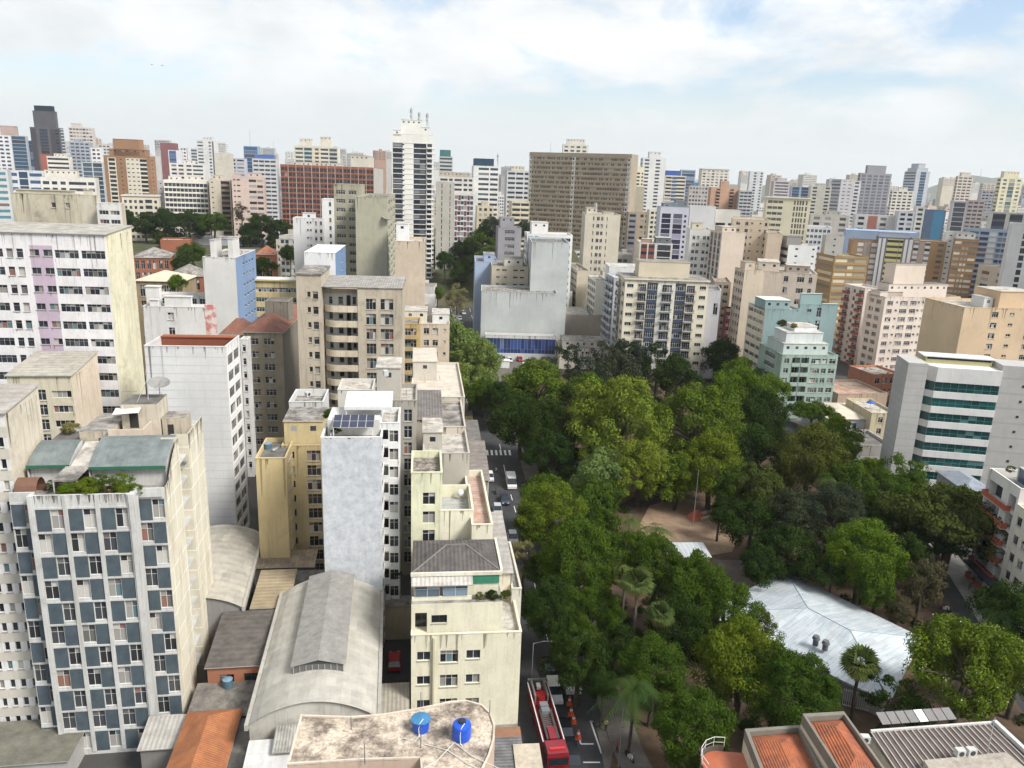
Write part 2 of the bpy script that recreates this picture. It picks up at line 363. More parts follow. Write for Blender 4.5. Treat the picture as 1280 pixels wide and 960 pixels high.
    if stain is not None:
        RS_ = random.Random(int(w*977+z1*131))
        def drip(x, z, ln, wd):
            x = min(max(x, .06), w-.06); ln = min(ln, z-z0-.1)
            if ln > .15: mb.poly([P(x-wd*.25, z-ln, .004), P(x+wd*.1, z-ln*.9, .004), P(x+wd*.5, z, .004), P(x-wd*.5, z, .004)], stain)
        for i in range(int(w/.8)): drip(RS_.uniform(0, w), z1-RS_.uniform(0, .02)-.13, RS_.choice([.5, .8, 1.2, 1.8, 3.5, 6])*RS_.uniform(.5, 1.2), RS_.uniform(.08, .4))
        if len(pats) == 1 and (not band or bandp < .05):
            tot = sum(c[1] for c in pats[0]); x = 0
            for ty, cw, mi in pats[0]:
                xa, xb = x, x+cw*w/tot; x = xb
                if ty and ty in 'wWsrhR':
                    for za, zb in floors:
                        if RS_.random() < .55: drip(RS_.choice([xa, xb, RS_.uniform(xa, xb)]), za+(zb-za)*HTS[ty][0]-.09, RS_.uniform(.3, .85), RS_.uniform(.08, .25))
    if band:
        bh, bm = band
        for za, zb in floors+([(zl-fh, zl)] if zl > z0+.5 else []):
            A, B = zb-bh/2, zb+bh/2; o = bandp
            mb.quad(P(0, A, o), P(w, A, o), P(w, B, o), P(0, B, o), bm); mb.quad(P(0, B, o), P(w, B, o), P(w, B, .002), P(0, B, .002), bm)
            mb.quad(P(0, A, .002), P(w, A, .002), P(w, A, o), P(0, A, o), bm); mb.quad(P(0, A, .002), P(0, A, o), P(0, B, o), P(0, B, .002), bm); mb.quad(P(w, A, o), P(w, A, .002), P(w, B, .002), P(w, B, o), bm)
    if fins:
        n, fw, fm = fins; o = bandp+.06
        for i in range(n+1):
            x = i*w/n; a, b = max(0, x-fw/2), min(w, x+fw/2); A, B = zl, z1-.02
            mb.quad(P(a, A, o), P(b, A, o), P(b, B, o), P(a, B, o), fm); mb.quad(P(a, A, .001), P(a, A, o), P(a, B, o), P(a, B, .001), fm); mb.quad(P(b, A, o), P(b, A, .001), P(b, B, .001), P(b, B, o), fm); mb.quad(P(a, B, o), P(b, B, o), P(b, B, .001), P(a, B, .001), fm)
def flat_roof(root, x0, y0, x1, y1, z, par, rm, wm, t=.22, name='roof'):
    mb = MB(); a, b, c, d = x0+t, y0+t, x1-t, y1-t; zr = z-par
    mb.quad((a, b, zr), (c, b, zr), (c, d, zr), (a, d, zr), 0)
    for p, q in (((a, b), (c, b)), ((c, b), (c, d)), ((c, d), (a, d)), ((a, d), (a, b))):
        mb.quad((q[0], q[1], zr), (p[0], p[1], zr), (p[0], p[1], z), (q[0], q[1], z), 1)
    e = .05
    o = [(x0-e, y0-e), (x1+e, y0-e), (x1+e, y1+e), (x0-e, y1+e)]; i = [(a, b), (c, b), (c, d), (a, d)]
    for k in range(4):
        k2 = (k+1) % 4; mb.quad((*o[k], z+.003), (*o[k2], z+.003), (*i[k2], z+.003), (*i[k], z+.003), 1)
        mb.quad((*o[k], z-.12), (*o[k2], z-.12), (*o[k2], z+.003), (*o[k], z+.003), 1)
    if c-a > 4 and d-b > 4 and abs(par) < 2:
        RR = random.Random(int((c-a)*101+(d-b)*37+z))
        for i in range(int(min(9, (c-a)*(d-b)/14))):
            x, y, k = RR.uniform(a+.6, c-1.2), RR.uniform(b+.6, d-1.2), RR.random(); zz0 = zr+.004+i*.0006
            if k < .35: s_ = RR.uniform(.25, .6); mb.box(x, y, zz0, x+s_, y+s_, zr+RR.uniform(.3, .9), 1, 0)
            elif k < .6: mb.tube([(x, y, zr+.08), (min(c-.3, x+RR.uniform(1, 5)), y+RR.uniform(-.2, .2), zr+.08)], .05, 5, 1)
            elif k < .8: mb.tube([(x, y, zr+.09), (x+RR.uniform(-.2, .2), min(d-.3, y+RR.uniform(1, 5)), zr+.09)], .05, 5, 1)
            else: mb.cyl(x, y, zr, zr+RR.uniform(.5, 1.3), .09, .09, 7, 1)
    return mb.build(name, [rm, wm], root)
def hip_roof(root, x0, y0, x1, y1, z, rise, rm, ov=.4, name='roof', ridge=None, thick=.18, fas=None):
    a, b, c, d = x0-ov, y0-ov, x1+ov, y1+ov; mb = MB(); W, D = c-a, d-b
    m = min(W, D)/2 if ridge is None else ridge
    if W >= D: r0, r1 = (a+m, (b+d)/2, z+rise), (c-m, (b+d)/2, z+rise)
    else: r0, r1 = ((a+c)/2, b+m, z+rise), ((a+c)/2, d-m, z+rise)
    A, B, C2, D2 = (a, b, z), (c, b, z), (c, d, z), (a, d, z)
    if W >= D: mb.quad(A, B, r1, r0); mb.poly((B, C2, r1)); mb.quad(C2, D2, r0, r1); mb.poly((D2, A, r0))
    else: mb.poly((A, B, r0)); mb.quad(B, C2, r1, r0); mb.poly((C2, D2, r1)); mb.quad(D2, A, r0, r1)
    mb.box(a, b, z-thick, c, d, z-.004, 1)
    return mb.build(name, [rm, fas or CONC], root)
def shed_roof(root, x0, y0, x1, y1, za, zb, rm, axis='y', t=.12, name='roof', fas=None):
    """single slope: height za at the low coordinate, zb at the high one"""
    mb = MB()
    z = (lambda x, y: za+(zb-za)*((y-y0)/(y1-y0) if axis == 'y' else (x-x0)/(x1-x0)))
    P = [(x0, y0), (x1, y0), (x1, y1), (x0, y1)]
    mb.poly([(x, y, z(x, y)) for x, y in P], 0); mb.poly([(x, y, z(x, y)-t) for x, y in reversed(P)], 1)
    for i in range(4):
        p, q = P[i], P[(i+1) % 4]; mb.quad((*p, z(*p)-t), (*q, z(*q)-t), (*q, z(*q)), (*p, z(*p)), 1)
    return mb.build(name, [rm, fas or CONC], root)
BOXES = []      # picture columns already taken by placed buildings: (x0, x1, top, Y)
def footprint(c, Y, side, xf, xs, az, w, d):
    O = at_Y(c[0], c[1], Y); a = math.radians(az)
    u = Vector((math.cos(a), math.sin(a), 0)); v = Vector((-math.sin(a), math.cos(a), 0))
    if side == 'R':
        w = w or reach(O, -u, xf, 18); d = d or (reach(O, v, xs, 14) if xs is not None else 14)
        A = O-u*w
    else:
        w = w or reach(O, u, xf, 18); d = d or (reach(O, v, xs, 14) if xs is not None else 14)
        A = O
    return A, u, v, w, d, O.z
LOG = []
def place_wins(root, wins, balcs, fr, gl, sill, bm, bstyle, limit=100):
    wins.sort(key=lambda q: -q[0][2])
    for i, (loc, rz, w, h, ty) in enumerate(wins[:limit]):
        link('window', win_mesh(w, h, ty, fr, gl, sill), root, loc, rz)
    if len(wins) > limit:
        mb = MB()
        for loc, rz, w, h, ty in wins[limit:]: mb.append(win_geo(w, h, ty), Matrix.Translation(loc) @ Matrix.Rotation(rz, 4, 'Z'))
        tag(mb.build('window', [fr, gl, sill], root), kind='stuff')
    cache = {}
    for i, (loc, rz, w, ty) in enumerate(balcs[:limit]):
        k = (round(w, 2), ty)
        if k not in cache: cache[k] = balc_geo(w, 1.05 if ty == 'b' else .14, bstyle if ty == 'b' else 'solid' if bstyle == 'solid' else 'rail').mesh('balcony', bm)
        link('balcony', cache[k], root, loc, rz)
    if len(balcs) > limit:
        mb = MB()
        for loc, rz, w, ty in balcs[limit:]: mb.append(balc_geo(w, 1.05 if ty == 'b' else .14, bstyle), Matrix.Translation(loc) @ Matrix.Rotation(rz, 4, 'Z'))
        tag(mb.build('balcony', bm, root), kind='stuff')
def tower(label, c, Y, side, xf, xs=None, front='', sidep='', wall=(.6, .57, .5), acc=None, acc2=None, az=6, w=None, d=None, zb=0.0, fh=3.0, roof='flat', roofm_=None, par=.7,
          top=(), fr=None, gl=None, baked=None, name='apartment_building', cat='building', group=None, head=.6, band=None, fins=None, sband=None, dirt=.3, bstyle='solid', alt=None, back=False, base=None, rise=2.5, bandp=.12, smat=None, clutter=True, fpx=None, lines=0, sdirt=None):
    if d and xs is not None and az in (6, 7, 14) and Y > 240:      # turn the block until its side wall shows as narrow as in the photo
        st = -2 if side == 'L' else 2
        for _ in range(22):
            O = at_Y(c[0], c[1], Y); a = math.radians(az); q = proj(O+Vector((-math.sin(a), math.cos(a), 0))*d)[0]
            if (side == 'L' and q >= xs-1.5) or (side == 'R' and q <= xs+1.5): break
            az += st
    A, u, v, w, d, z = footprint(c, Y, side, xf, xs, az, w, d)
    if fpx:                                     # storey height from its size in the photo
        q = proj(A+u*(w/2)); fh = fpx*q[2]/(F*math.cos(PITCH)-(q[1]-480)*math.sin(PITCH))
    h = z-zb
    loc = A+u*(w/2)+v*(d/2); loc.z = zb
    root = empty(name, label, cat, loc, math.radians(az), group)
    if baked is None: baked = Y > 300
    wm = wallm(wall, dirt, lines=lines) if not hasattr(wall, 'node_tree') else wall
    am = wm if acc is None else (acc if hasattr(acc, 'node_tree') else wallm(acc, dirt*.7))
    am2 = am if acc2 is None else (acc2 if hasattr(acc2, 'node_tree') else wallm(acc2, dirt*.7))
    gl = gl or (GLASSF if baked else GLASS); fr = fr or WHITE_FR
    mb = MB(); wins = []; balcs = []; x0, y0, x1, y1 = -w/2, -d/2, w/2, d/2
    kw = dict(fh=fh, head=head, baked=baked, wins=wins, balcs=balcs, gm=3, stain=5 if Y < 300 else None)
    sp = sidep
    facade(mb, (x0, y0), (1, 0), w, 0, h, pat=front or '1', band=band, fins=fins, alt=alt, bandp=bandp, **kw)
    # a second mesh for a side wall painted differently is avoided: material slots do it
    sm = 4 if smat is not None else 0
    def shift(n0):
        if sm:
            for i in range(n0, len(mb.m)):
                if mb.m[i] == 0: mb.m[i] = 4
    n0 = len(mb.m); facade(mb, (x1, y0), (0, 1), d, 0, h, pat=(sp if side == 'R' else '1') or '1', band=sband if side == 'R' else None, bandp=bandp, **kw)
    if side == 'R': shift(n0)
    n0 = len(mb.m); facade(mb, (x0, y1), (0, -1), d, 0, h, pat=(sp if side == 'L' else '1') or '1', band=sband if side == 'L' else None, bandp=bandp, **kw)
    if side == 'L': shift(n0)
    mb.quad((x1, y1, 0), (x0, y1, 0), (x0, y1, h), (x1, y1, h), 0)
    if roof == 'shed':
        e = h+rise-.1; mb.poly([(x1, y0, h), (x1, y1, h), (x1, y1, e)], sm); mb.poly([(x1, y0, h), (x1, y1, e), (x1, y0, h+.08)], sm); mb.poly([(x0, y1, h), (x0, y0, h), (x0, y0, h+.08), (x0, y1, e)], 0); mb.quad((x0, y0, h), (x1, y0, h), (x1, y0, h+.05), (x0, y0, h+.05), 0)
    smm = wm if smat is None else (smat if hasattr(smat, 'node_tree') else wallm(smat, dirt if sdirt is None else sdirt))
    mb.build('wall', [wm, am, am2, gl, smm, STAIN], root)
    place_wins(root, wins, balcs, fr, gl, CONC, [CONC, am2, RAIL], bstyle)
    rm = roofm_ or random.choice([ROOF_GREY, ROOF_GREY, ROOF_PALE, ROOF_DARK])
    if roof == 'flat': flat_roof(root, x0, y0, x1, y1, h, par, rm, wm)
    elif roof == 'hip': hip_roof(root, x0, y0, x1, y1, h, rise, rm)
    elif roof == 'shed': shed_roof(root, x0-.2, y0-.3, x1+.2, y1+.2, h+.15, h+rise, rm)
    elif roof == 'slab':
        m2 = MB(); m2.box(x0-.5, y0-.5, .002+h, x1+.5, y1+.5, h+.45, 1, 0); m2.build('roof', [rm, wm], root)
    zr = h-(par if roof == 'flat' else -.45 if roof == 'slab' else -rise*.4)
    for t in top:
        tu, tv, tw, td, th = t[:5]; cm = wm if len(t) < 6 or t[5] is None else wallm(t[5], dirt)
        X0, Y0 = x0+tu*w, y0+tv*d; X1, Y1 = X0+tw*w, Y0+td*d
        m2 = MB(); m2.box(X0, Y0, zr+.004, X1, Y1, zr+th, 0, 1, bottom=False); m2.box(X0-.15, Y0-.15, zr+th+.002, X1+.15, Y1+.15, zr+th+.18, 0, 1)
        nwin = int((X1-X0)/2.6)
        if th > 2.2 and nwin and (len(t) < 7):
            for i in range(nwin):
                cx = X0+(i+.5)*(X1-X0)/nwin; m2.quad((cx-.45, Y0-.006, zr+th-1.5), (cx+.45, Y0-.006, zr+th-1.5), (cx+.45, Y0-.006, zr+th-.7), (cx-.45, Y0-.006, zr+th-.7), 2)
        m2.build('roof_house', [cm, rm, GLASSF], root)
    P = [proj(A), proj(A+u*w), proj(A+v*d), proj(A+u*w+v*d)]
    BOXES.append((min(p[0] for p in P), max(p[0] for p in P), min(p[1] for p in P), Y, max(proj(A-Vector((0, 0, h)))[1], proj(A+u*w-Vector((0, 0, h)))[1])))
    LOG.append((label[:40], round(Y), round(w, 1), round(d, 1), round(h, 1), round(fh, 2), len(wins), [round(x) for x in BOXES[-1][:3]]))
    return root, w, d, h
# ------------------------------------------------------------------ ground, streets, park floor
def sheet(name, pts, z, mat, kind='structure'):
    mb = MB(); mb.poly([(p[0], p[1], z) for p in pts]); o = mb.build(name, mat); return tag(o, kind=kind)
ASPH = roofm((.040, .041, .045), (.062, .062, .065), .3, .9); PAVE = roofm((.26, .25, .23), (.17, .165, .155), .5, .9); SOIL = roofm((.12, .078, .05), (.06, .045, .032), .25, .95, .4, .62)
GRND = roofm((.075, .073, .07), (.05, .049, .048), .08, .95); MARK = plain((.62, .62, .60), .7); SANDM = roofm((.33, .235, .16), (.22, .15, .10), .4, .95)
sheet('ground', [(-7900, -300), (7900, -300), (7900, 8000), (-7900, 8000)], -.01, GRND)
AV = [(at_z(738, 1010), 5.2), (at_z(711, 945), 5.4), (at_z(690, 860), 5.4), (at_z(652, 690), 5.3), (at_z(628, 600), 5.2), (at_z(606, 480), 5), (at_z(590, 405), 5.2), (at_z(578, 362), 5.6), (at_z(570, 338), 5.6)]
def strip(path, off0, off1, z, name, mat, th=None):
    mb = MB(); P = [p for p, _ in path]; L = []
    for i, p in enumerate(P):
        t = (P[min(i+1, len(P)-1)]-P[max(i-1, 0)]).normalized(); n = Vector((t.y, -t.x, 0)); w = path[i][1]
        a = p+n*(off0*w if abs(off0) <= 1 else math.copysign(w, off0)+off0-math.copysign(1, off0)); b = p+n*(off1*w if abs(off1) <= 1 else math.copysign(w, off1)+off1-math.copysign(1, off1)); L.append((a, b))
    for (a, b), (c, d) in zip(L, L[1:]):
        mb.quad((a.x, a.y, z), (b.x, b.y, z), (d.x, d.y, z), (c.x, c.y, z))
        if th: mb.quad((a.x, a.y, z-th), (a.x, a.y, z), (c.x, c.y, z), (c.x, c.y, z-th)); mb.quad((b.x, b.y, z), (b.x, b.y, z-th), (d.x, d.y, z-th), (d.x, d.y, z))
    return tag(mb.build(name, mat), kind='structure')
strip(AV, -1, 1, .002, 'road', ASPH)
strip(AV, 1.001, 4.6, .13, 'pavement', roofm((.17, .155, .14), (.11, .10, .09), .5, .9), .13)
strip(AV, -4.5, -1.001, .13, 'pavement', PAVE, .13)
park = [at_z(758, 985), at_z(768, 930), at_z(720, 800), at_z(680, 680), at_z(658, 600), at_z(640, 500), at_z(640, 462), at_z(905, 470), at_z(985, 560), at_z(1060, 590), at_z(1165, 650), at_z(1170, 725), at_z(1215, 800), at_z(1285, 900), at_z(1285, 985)]
sheet('park_soil', park, .02, SOIL)
sheet('playground_sand', [at_z(x, y) for x, y in ((800, 655), (812, 632), (850, 622), (905, 632), (930, 655), (915, 690), (850, 700), (808, 690))], .03, SANDM)
sheet('park_path', [at_z(x, y) for x, y in ((700, 650), (720, 600), (800, 560), (990, 560), (985, 585), (830, 600), (760, 640), (735, 660))], .026, roofm((.27, .19, .14), (.2, .13, .09), .3))
sheet('park_path', [at_z(x, y) for x, y in ((890, 700), (930, 700), (1000, 735), (985, 790), (930, 740))], .032, roofm((.15, .125, .105), (.09, .075, .065), .5))
# street on the right, with its pavement
RS = [(at_z(1268, 900), 3.6), (at_z(1202, 790), 3.6), (at_z(1158, 715), 3.6), (at_z(1085, 600), 3.6), (at_z(1020, 545), 3.6), (at_z(975, 528), 3.6)]
strip(RS, -1, 1, .006, 'road', ASPH)
strip(RS, 1.001, 5.2, .13, 'pavement', roofm((.34, .32, .29), (.24, .225, .2), .8), .13)
# cross street at the top of the park, car park, crosswalk and lane marks
sheet('car_park', [at_z(x, y) for x, y in ((625, 470), (690, 470), (705, 440), (628, 440))], .009, roofm((.16, .145, .135), (.11, .1, .095), .4))
mb = MB(); c0 = at_z(620, 565)
for i in range(7):
    p = at_z(603+i*5.6, 566); q = at_z(603+i*5.6+2.6, 566); mb.quad((p.x, p.y-1.7, .011), (q.x, p.y-1.7, .011), (q.x-.3, p.y+1.9, .011), (p.x-.3, p.y+1.9, .011))
tag(mb.build('crosswalk', MARK), kind='structure')
mb = MB()
for i in range(40):
    t = i/40; k = t*(len(AV)-2); j = int(k); p = AV[j][0].lerp(AV[j+1][0], k-j); q = AV[j][0].lerp(AV[j+1][0], min(1, k-j+.09)); n = Vector((1, .1, 0))
    if i > 11:
        mb.quad((p.x+.9, p.y, .012), (p.x+1.05, p.y, .012), (q.x+1.05, q.y, .012), (q.x+.9, q.y, .012))
def pxline(a, b, w=.14):
    p, q = at_z(*a), at_z(*b); d = (q-p).normalized(); n = Vector((-d.y, d.x, 0))*w/2
    mb.quad((p.x-n.x, p.y-n.y, .013), (q.x-n.x, q.y-n.y, .013), (q.x+n.x, q.y+n.y, .013), (p.x+n.x, p.y+n.y, .013))
for a, b in (((738, 901), (752, 942)), ((726, 930), (742, 930)), ((724, 922), (726, 930)), ((729, 953), (750, 953)), ((737, 902), (741, 902))): pxline(a, b, .2)
tag(mb.build('road_marking', MARK), kind='structure')
sheet('pavement', [at_z(x, y) for x, y in ((752, 942), (760, 985), (800, 985), (775, 900), (745, 905))], .018, roofm((.17, .15, .13), (.10, .09, .08), .5, .9))
# rising ground under the school garden on the left
mb = MB(); nx, ny = 16, 14
def mound(x, y):
    f = lambda t: max(0, min(1, t)); s_ = lambda t: t*t*(3-2*t)
    return 25*s_(f((y-345)/60))*s_(f((520-y)/40))*s_(f((x+330)/50))*s_(f((-88-x)/25))-.02
for i in range(nx):
    for j in range(ny):
        q = [(-335+255*(i+a)/nx, 340+185*(j+b)/ny) for a, b in ((0, 0), (1, 0), (1, 1), (0, 1))]; mb.quad(*[(x, y, mound(x, y)) for x, y in q])
TERR = roofm((.05, .065, .03), (.11, .09, .06), .06)
tag(mb.build('terrain', TERR), kind='structure')
mb = MB()
def mound2(x, y):
    f = lambda t: max(0, min(1, t)); s_ = lambda t: t*t*(3-2*t)
    return 24*s_(f((y-400)/70))*s_(f((600-y)/50))*s_(f((x+72)/14))*s_(f((50-x)/16))-.02
for i in range(14):
    for j in range(16):
        q = [(-75+130*(i+a)/14, 395+210*(j+b)/16) for a, b in ((0, 0), (1, 0), (1, 1), (0, 1))]; mb.quad(*[(x, y, mound2(x, y)) for x, y in q])
tag(mb.build('terrain', TERR), kind='structure')
# ------------------------------------------------------------------ the chequered tower at the left
SLAT = MATS['slat'] = None
def slatm():
    m, t, b = new_mat('slatted_panel'); p = geo(t); tcn = t.nodes.new('ShaderNodeTexCoord')
    w = t.nodes.new('ShaderNodeTexWave'); w.wave_type = 'BANDS'; w.bands_direction = 'X'; w.inputs['Scale'].default_value = .314/.13; t.links.new(tcn.outputs['Object'], w.inputs['Vector'])
    col = mixn(t, ramp(t, noise(t, p, .9, 4), .3, .7), (.082, .112, .13), (.052, .073, .088)); col = mixn(t, ramp(t, w.outputs['Fac'], .05, .3, (.45, .45, .45), (1, 1, 1)), (0, 0, 0), col) if False else mixn(t, .5, col, ramp(t, w.outputs['Fac'], .05, .35, (.4, .4, .4), (1, 1, 1)), 'MULTIPLY')
    t.links.new(col, b.inputs['Base Color']); b.inputs['Roughness'].default_value = .6; return m
SLATM = slatm()
def chequer_tower():
    Yc = 75.0; C = at_Y(200, 616, Yc); az = 9.0; a = math.radians(az)
    u = Vector((math.cos(a), math.sin(a), 0)); v = Vector((-math.sin(a), math.cos(a), 0))
    W = reach(C, -u, 5, 18); D = reach(C, v, 254, 20); D = min(D, 24)
    root = empty('apartment_tower', 'weathered white tower with slate blue panels alternating with windows like a chequerboard', 'building', Vector(((C-u*W).x, (C-u*W).y, 0)), a)
    Hh = C.z; fh = 2.72
    white = wallm((.56, .56, .54), .5); cream = wallm((.66, .62, .51), .45, lines=0)
    def gridwall():
        m, t, b = new_mat('jointed_render'); tcn = t.nodes.new('ShaderNodeTexCoord'); p = geo(t)
        br = t.nodes.new('ShaderNodeTexBrick'); br.offset = 0; br.inputs['Scale'].default_value = 1; br.inputs['Brick Width'].default_value = 2.6; br.inputs['Row Height'].default_value = 2.72; br.inputs['Mortar Size'].default_value = .07; br.inputs['Mortar Smooth'].default_value = .3
        br.inputs['Color1'].default_value = (.62, .575, .455, 1); br.inputs['Color2'].default_value = (.58, .54, .43, 1); br.inputs['Mortar'].default_value = (.80, .77, .68, 1)
        sx = t.nodes.new('ShaderNodeSeparateXYZ'); t.links.new(tcn.outputs['Object'], sx.inputs[0]); cx = t.nodes.new('ShaderNodeCombineXYZ'); t.links.new(sx.outputs['Y'], cx.inputs[0]); t.links.new(sx.outputs['Z'], cx.inputs[1]); t.links.new(cx.outputs[0], br.inputs['Vector'])
        col = mixn(t, ramp(t, noise(t, p, .5, 7, .7, (1, 1, .35)), .48, .78, (0, 0, 0), (.7, .7, .7)), br.outputs['Color'], (.30, .25, .18))
        t.links.new(col, b.inputs['Base Color']); b.inputs['Roughness'].default_value = .9; return m
    gw = gridwall()
    mb = MB(); wins = []; bal = []
    kw = dict(z0=0, z1=Hh, fh=fh, baked=False, wins=wins, balcs=bal, band=(.2, 4), bandp=.06)
    k = W/18.0
    x = [0, 3.0*k, 14.3*k, W]
    A = '.14 1.9:1 .04 P1.72 .18'; B = '.18 P1.72 .04 1.9:1 .14'
    facade(mb, (x[1], 0), (1, 0), x[2]-x[1], head=1.45, pat=f'{A} {A} {A}', alt=f'{B} {B} {B}', fins=(3, .42, 4), **kw)
    facade(mb, (0, .9), (1, 0), x[1], head=1.2, pat='.06 1.55:1 P1.2 .3', alt='.06 P1.4 1.3:1 .3', **kw)
    facade(mb, (x[2], 1.3), (1, 0), x[3]-x[2], head=1.1, pat='.5 1.6:1 .03 P1.5 .08', alt='.5 P1.5 .03 1.6:1 .08', **kw)
    mb.quad((x[1], .9, 0), (x[1], 0, 0), (x[1], 0, Hh), (x[1], .9, Hh), 4); mb.quad((x[2], 0, 0), (x[2], 1.3, 0), (x[2], 1.3, Hh), (x[2], 0, Hh), 4)
    mb.box(x[2]-.02, -.25, 0, x[2]+.55, 1.1, Hh, 4); mb.box(x[1]-.35, -.2, 0, x[1]+.02, .7, Hh, 4)
    # right side: two cream jointed walls with a stair slot between
    d1, d2 = D*.42, D*.62
    g = 5
    def arch(y):  # parapet rising over the barrel roof
        return Hh+min(3.4, 3.4*math.sin(min(1, max(0, (y-3)/(d1-3)))*math.pi/2)) if y > 2.4 else Hh
    ys = [1.3]+[2.4+(d1-2.4)*i/8 for i in range(9)]
    for ya, yb in zip(ys, ys[1:]): mb.quad((W, ya, 0), (W, yb, 0), (W, yb, arch(yb)), (W, ya, arch(ya)), g)
    ytop = Hh+2.5
    mb.quad((W, d1, 0), (W-1.9, d1, 0), (W-1.9, d1, arch(d1)), (W, d1, arch(d1)), g)
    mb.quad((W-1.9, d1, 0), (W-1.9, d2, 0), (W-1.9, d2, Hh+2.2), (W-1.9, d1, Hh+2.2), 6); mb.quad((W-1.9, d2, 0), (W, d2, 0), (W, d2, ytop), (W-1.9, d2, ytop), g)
    mb.quad((W, d2, 0), (W, D, 0), (W, D, ytop-.1), (W, d2, ytop+.1), g)
    z = Hh
    while z > 3:
        mb.box(W-1.88, d1+.02, z-.25, W-.25, d2-.02, z-.02, 4); z -= fh
    for p in (ys[1:],):
        for ya, yb in zip(p, p[1:]): mb.quad((W-.25, ya, arch(ya)-.9), (W, ya, arch(ya)), (W, yb, arch(yb)), (W-.25, yb, arch(yb)-.9), 4)
    mb.box(W-.25, d2+.01, Hh, W-.003, D, ytop-.3, g)
    mb.quad((0, D, 0), (0, .9, 0), (0, .9, Hh), (0, D, Hh), 4); mb.quad((W, D, 0), (0, D, 0), (0, D, Hh+1.2), (W, D, Hh+1.2), 4)
    RD = random.Random(4)
    for i in range(70):
        y = RD.choice([RD.uniform(1.4, d1-.1), RD.uniform(d2+.1, D-.1)]); zt_ = arch(y)-.03 if y < d1 else ytop-.12; ln, wd = RD.choice([.6, 1, 1.8, 3.2])*RD.uniform(.6, 1.2), RD.uniform(.1, .5)
        mb.poly([(W+.004, y-wd*.5, zt_), (W+.004, y-wd*.2, zt_-ln), (W+.004, y+wd*.15, zt_-ln*.85), (W+.004, y+wd*.5, zt_)], 7)
    for i in range(40):
        x_ = RD.uniform(x[1]+.2, x[2]-.2); ln, wd = RD.uniform(.3, 1.2), RD.uniform(.1, .4); mb.poly([(x_-wd*.5, -.004, Hh-.02), (x_-wd*.2, -.004, Hh-ln), (x_+wd*.2, -.004, Hh-ln*.9), (x_+wd*.5, -.004, Hh-.02)], 7)
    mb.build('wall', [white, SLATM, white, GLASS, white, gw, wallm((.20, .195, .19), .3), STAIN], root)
    place_wins(root, wins, bal, WHITE_FR, glassm((.03, .032, .035), (.50, .48, .44), .55), CONC, [CONC, white, RAIL], 'rail')
    # terrace and roof parts
    mb = MB(); mb.quad((.2, 1.1, Hh-1.0), (W-.2, 1.1, Hh-1.0), (W-.2, D-.2, Hh-1.0), (.2, D-.2, Hh-1.0), 0)
    for q in ((x[1], 0, x[2], .22), (0, .9, x[1], 1.1), (x[2], 1.3, W, 1.52)): mb.quad((q[0], q[3], Hh+.003), (q[0], q[1], Hh+.003), (q[2], q[1], Hh+.003), (q[2], q[3], Hh+.003), 1); mb.quad((q[2], q[3], Hh-1), (q[0], q[3], Hh-1), (q[0], q[3], Hh), (q[2], q[3], Hh), 1)
    mb.build('roof', [ROOF_GREY, white], root)
    GR = ribm((.165, .19, .185), (.105, .125, .125), 1.9, 'X', seed=7, dirt=.3, depth=.15); GREEN = plain((.03, .13, .07))
    def curved(name, xa, xb, ya, yb, za, zb, n=8):
        m2 = MB()
        f = lambda t: za+(zb-za)*math.sin(t*math.pi/2)
        for i in range(n):
            t0, t1 = i/n, (i+1)/n; m2.quad((xa, ya+(yb-ya)*t0, f(t0)), (xb, ya+(yb-ya)*t0, f(t0)), (xb, ya+(yb-ya)*t1, f(t1)), (xa, ya+(yb-ya)*t1, f(t1)), 0)
            for xx in (xa, xb): m2.quad((xx, ya+(yb-ya)*t0, za-1.9), (xx, ya+(yb-ya)*t1, za-1.9), (xx, ya+(yb-ya)*t1, f(t1)-.02), (xx, ya+(yb-ya)*t0, f(t0)-.02), 2)
        m2.box(xa-.05, ya-.12, za-.28, xb+.05, ya-.004, za+.06, 1); m2.box(xa+.1, ya+.5, za-2.4, xb-.1, ya+.7, za-.2, 2); m2.build(name, [GR, GREEN, white], root)
    curved('barrel_roof', x[1]+5.0*k, W-.5, 4.2, d1+1.2, Hh+1.4, Hh+3.3)
    curved('barrel_roof', .2, 5.3*k, 5.0, 9.2, Hh+1.4, Hh+2.9)
    m2 = MB(); m2.quad((5.6*k, 4.6, Hh+1.35), (7.9*k, 4.6, Hh+1.35), (7.9*k, 9.5, Hh+2.6), (5.6*k, 9.5, Hh+2.6), 0); m2.build('awning', [ROOF_PALE], root)
    m2 = MB(); m2.quad((4.6*k, 2.0, Hh+.9), (7.6*k, 2.0, Hh+.9), (8.2*k, 4.4, Hh+1.5), (5.2*k, 4.4, Hh+1.5), 0); m2.quad((4.6*k, 2.0, Hh+.7), (7.6*k, 2.0, Hh+.7), (7.6*k, 2.0, Hh+.9), (4.6*k, 2.0, Hh+.9), 0)
    for xx in (4.7*k, 7.5*k): m2.box(xx-.05, 2.0, Hh-1, xx+.05, 2.1, Hh+.75, 1)
    m2.build('awning', [ROOF_GREY, white], root)
    m2 = MB(); n = 8
    for i in range(n):
        t0, t1 = math.pi*i/n, math.pi*(i+1)/n; cx, r = 1.6*k, 1.25*k
        m2.quad((.35*k, 1.3+1.3-1.3*math.cos(t0), Hh-1+2.0*math.sin(t0)), (2.9*k, 1.3+1.3-1.3*math.cos(t0), Hh-1+2.0*math.sin(t0)), (2.9*k, 2.6-1.3*math.cos(t1), Hh-1+2.0*math.sin(t1)), (.35*k, 2.6-1.3*math.cos(t1), Hh-1+2.0*math.sin(t1)), 0)
    m2.build('canopy', [plain((.16, .08, .05))], root)
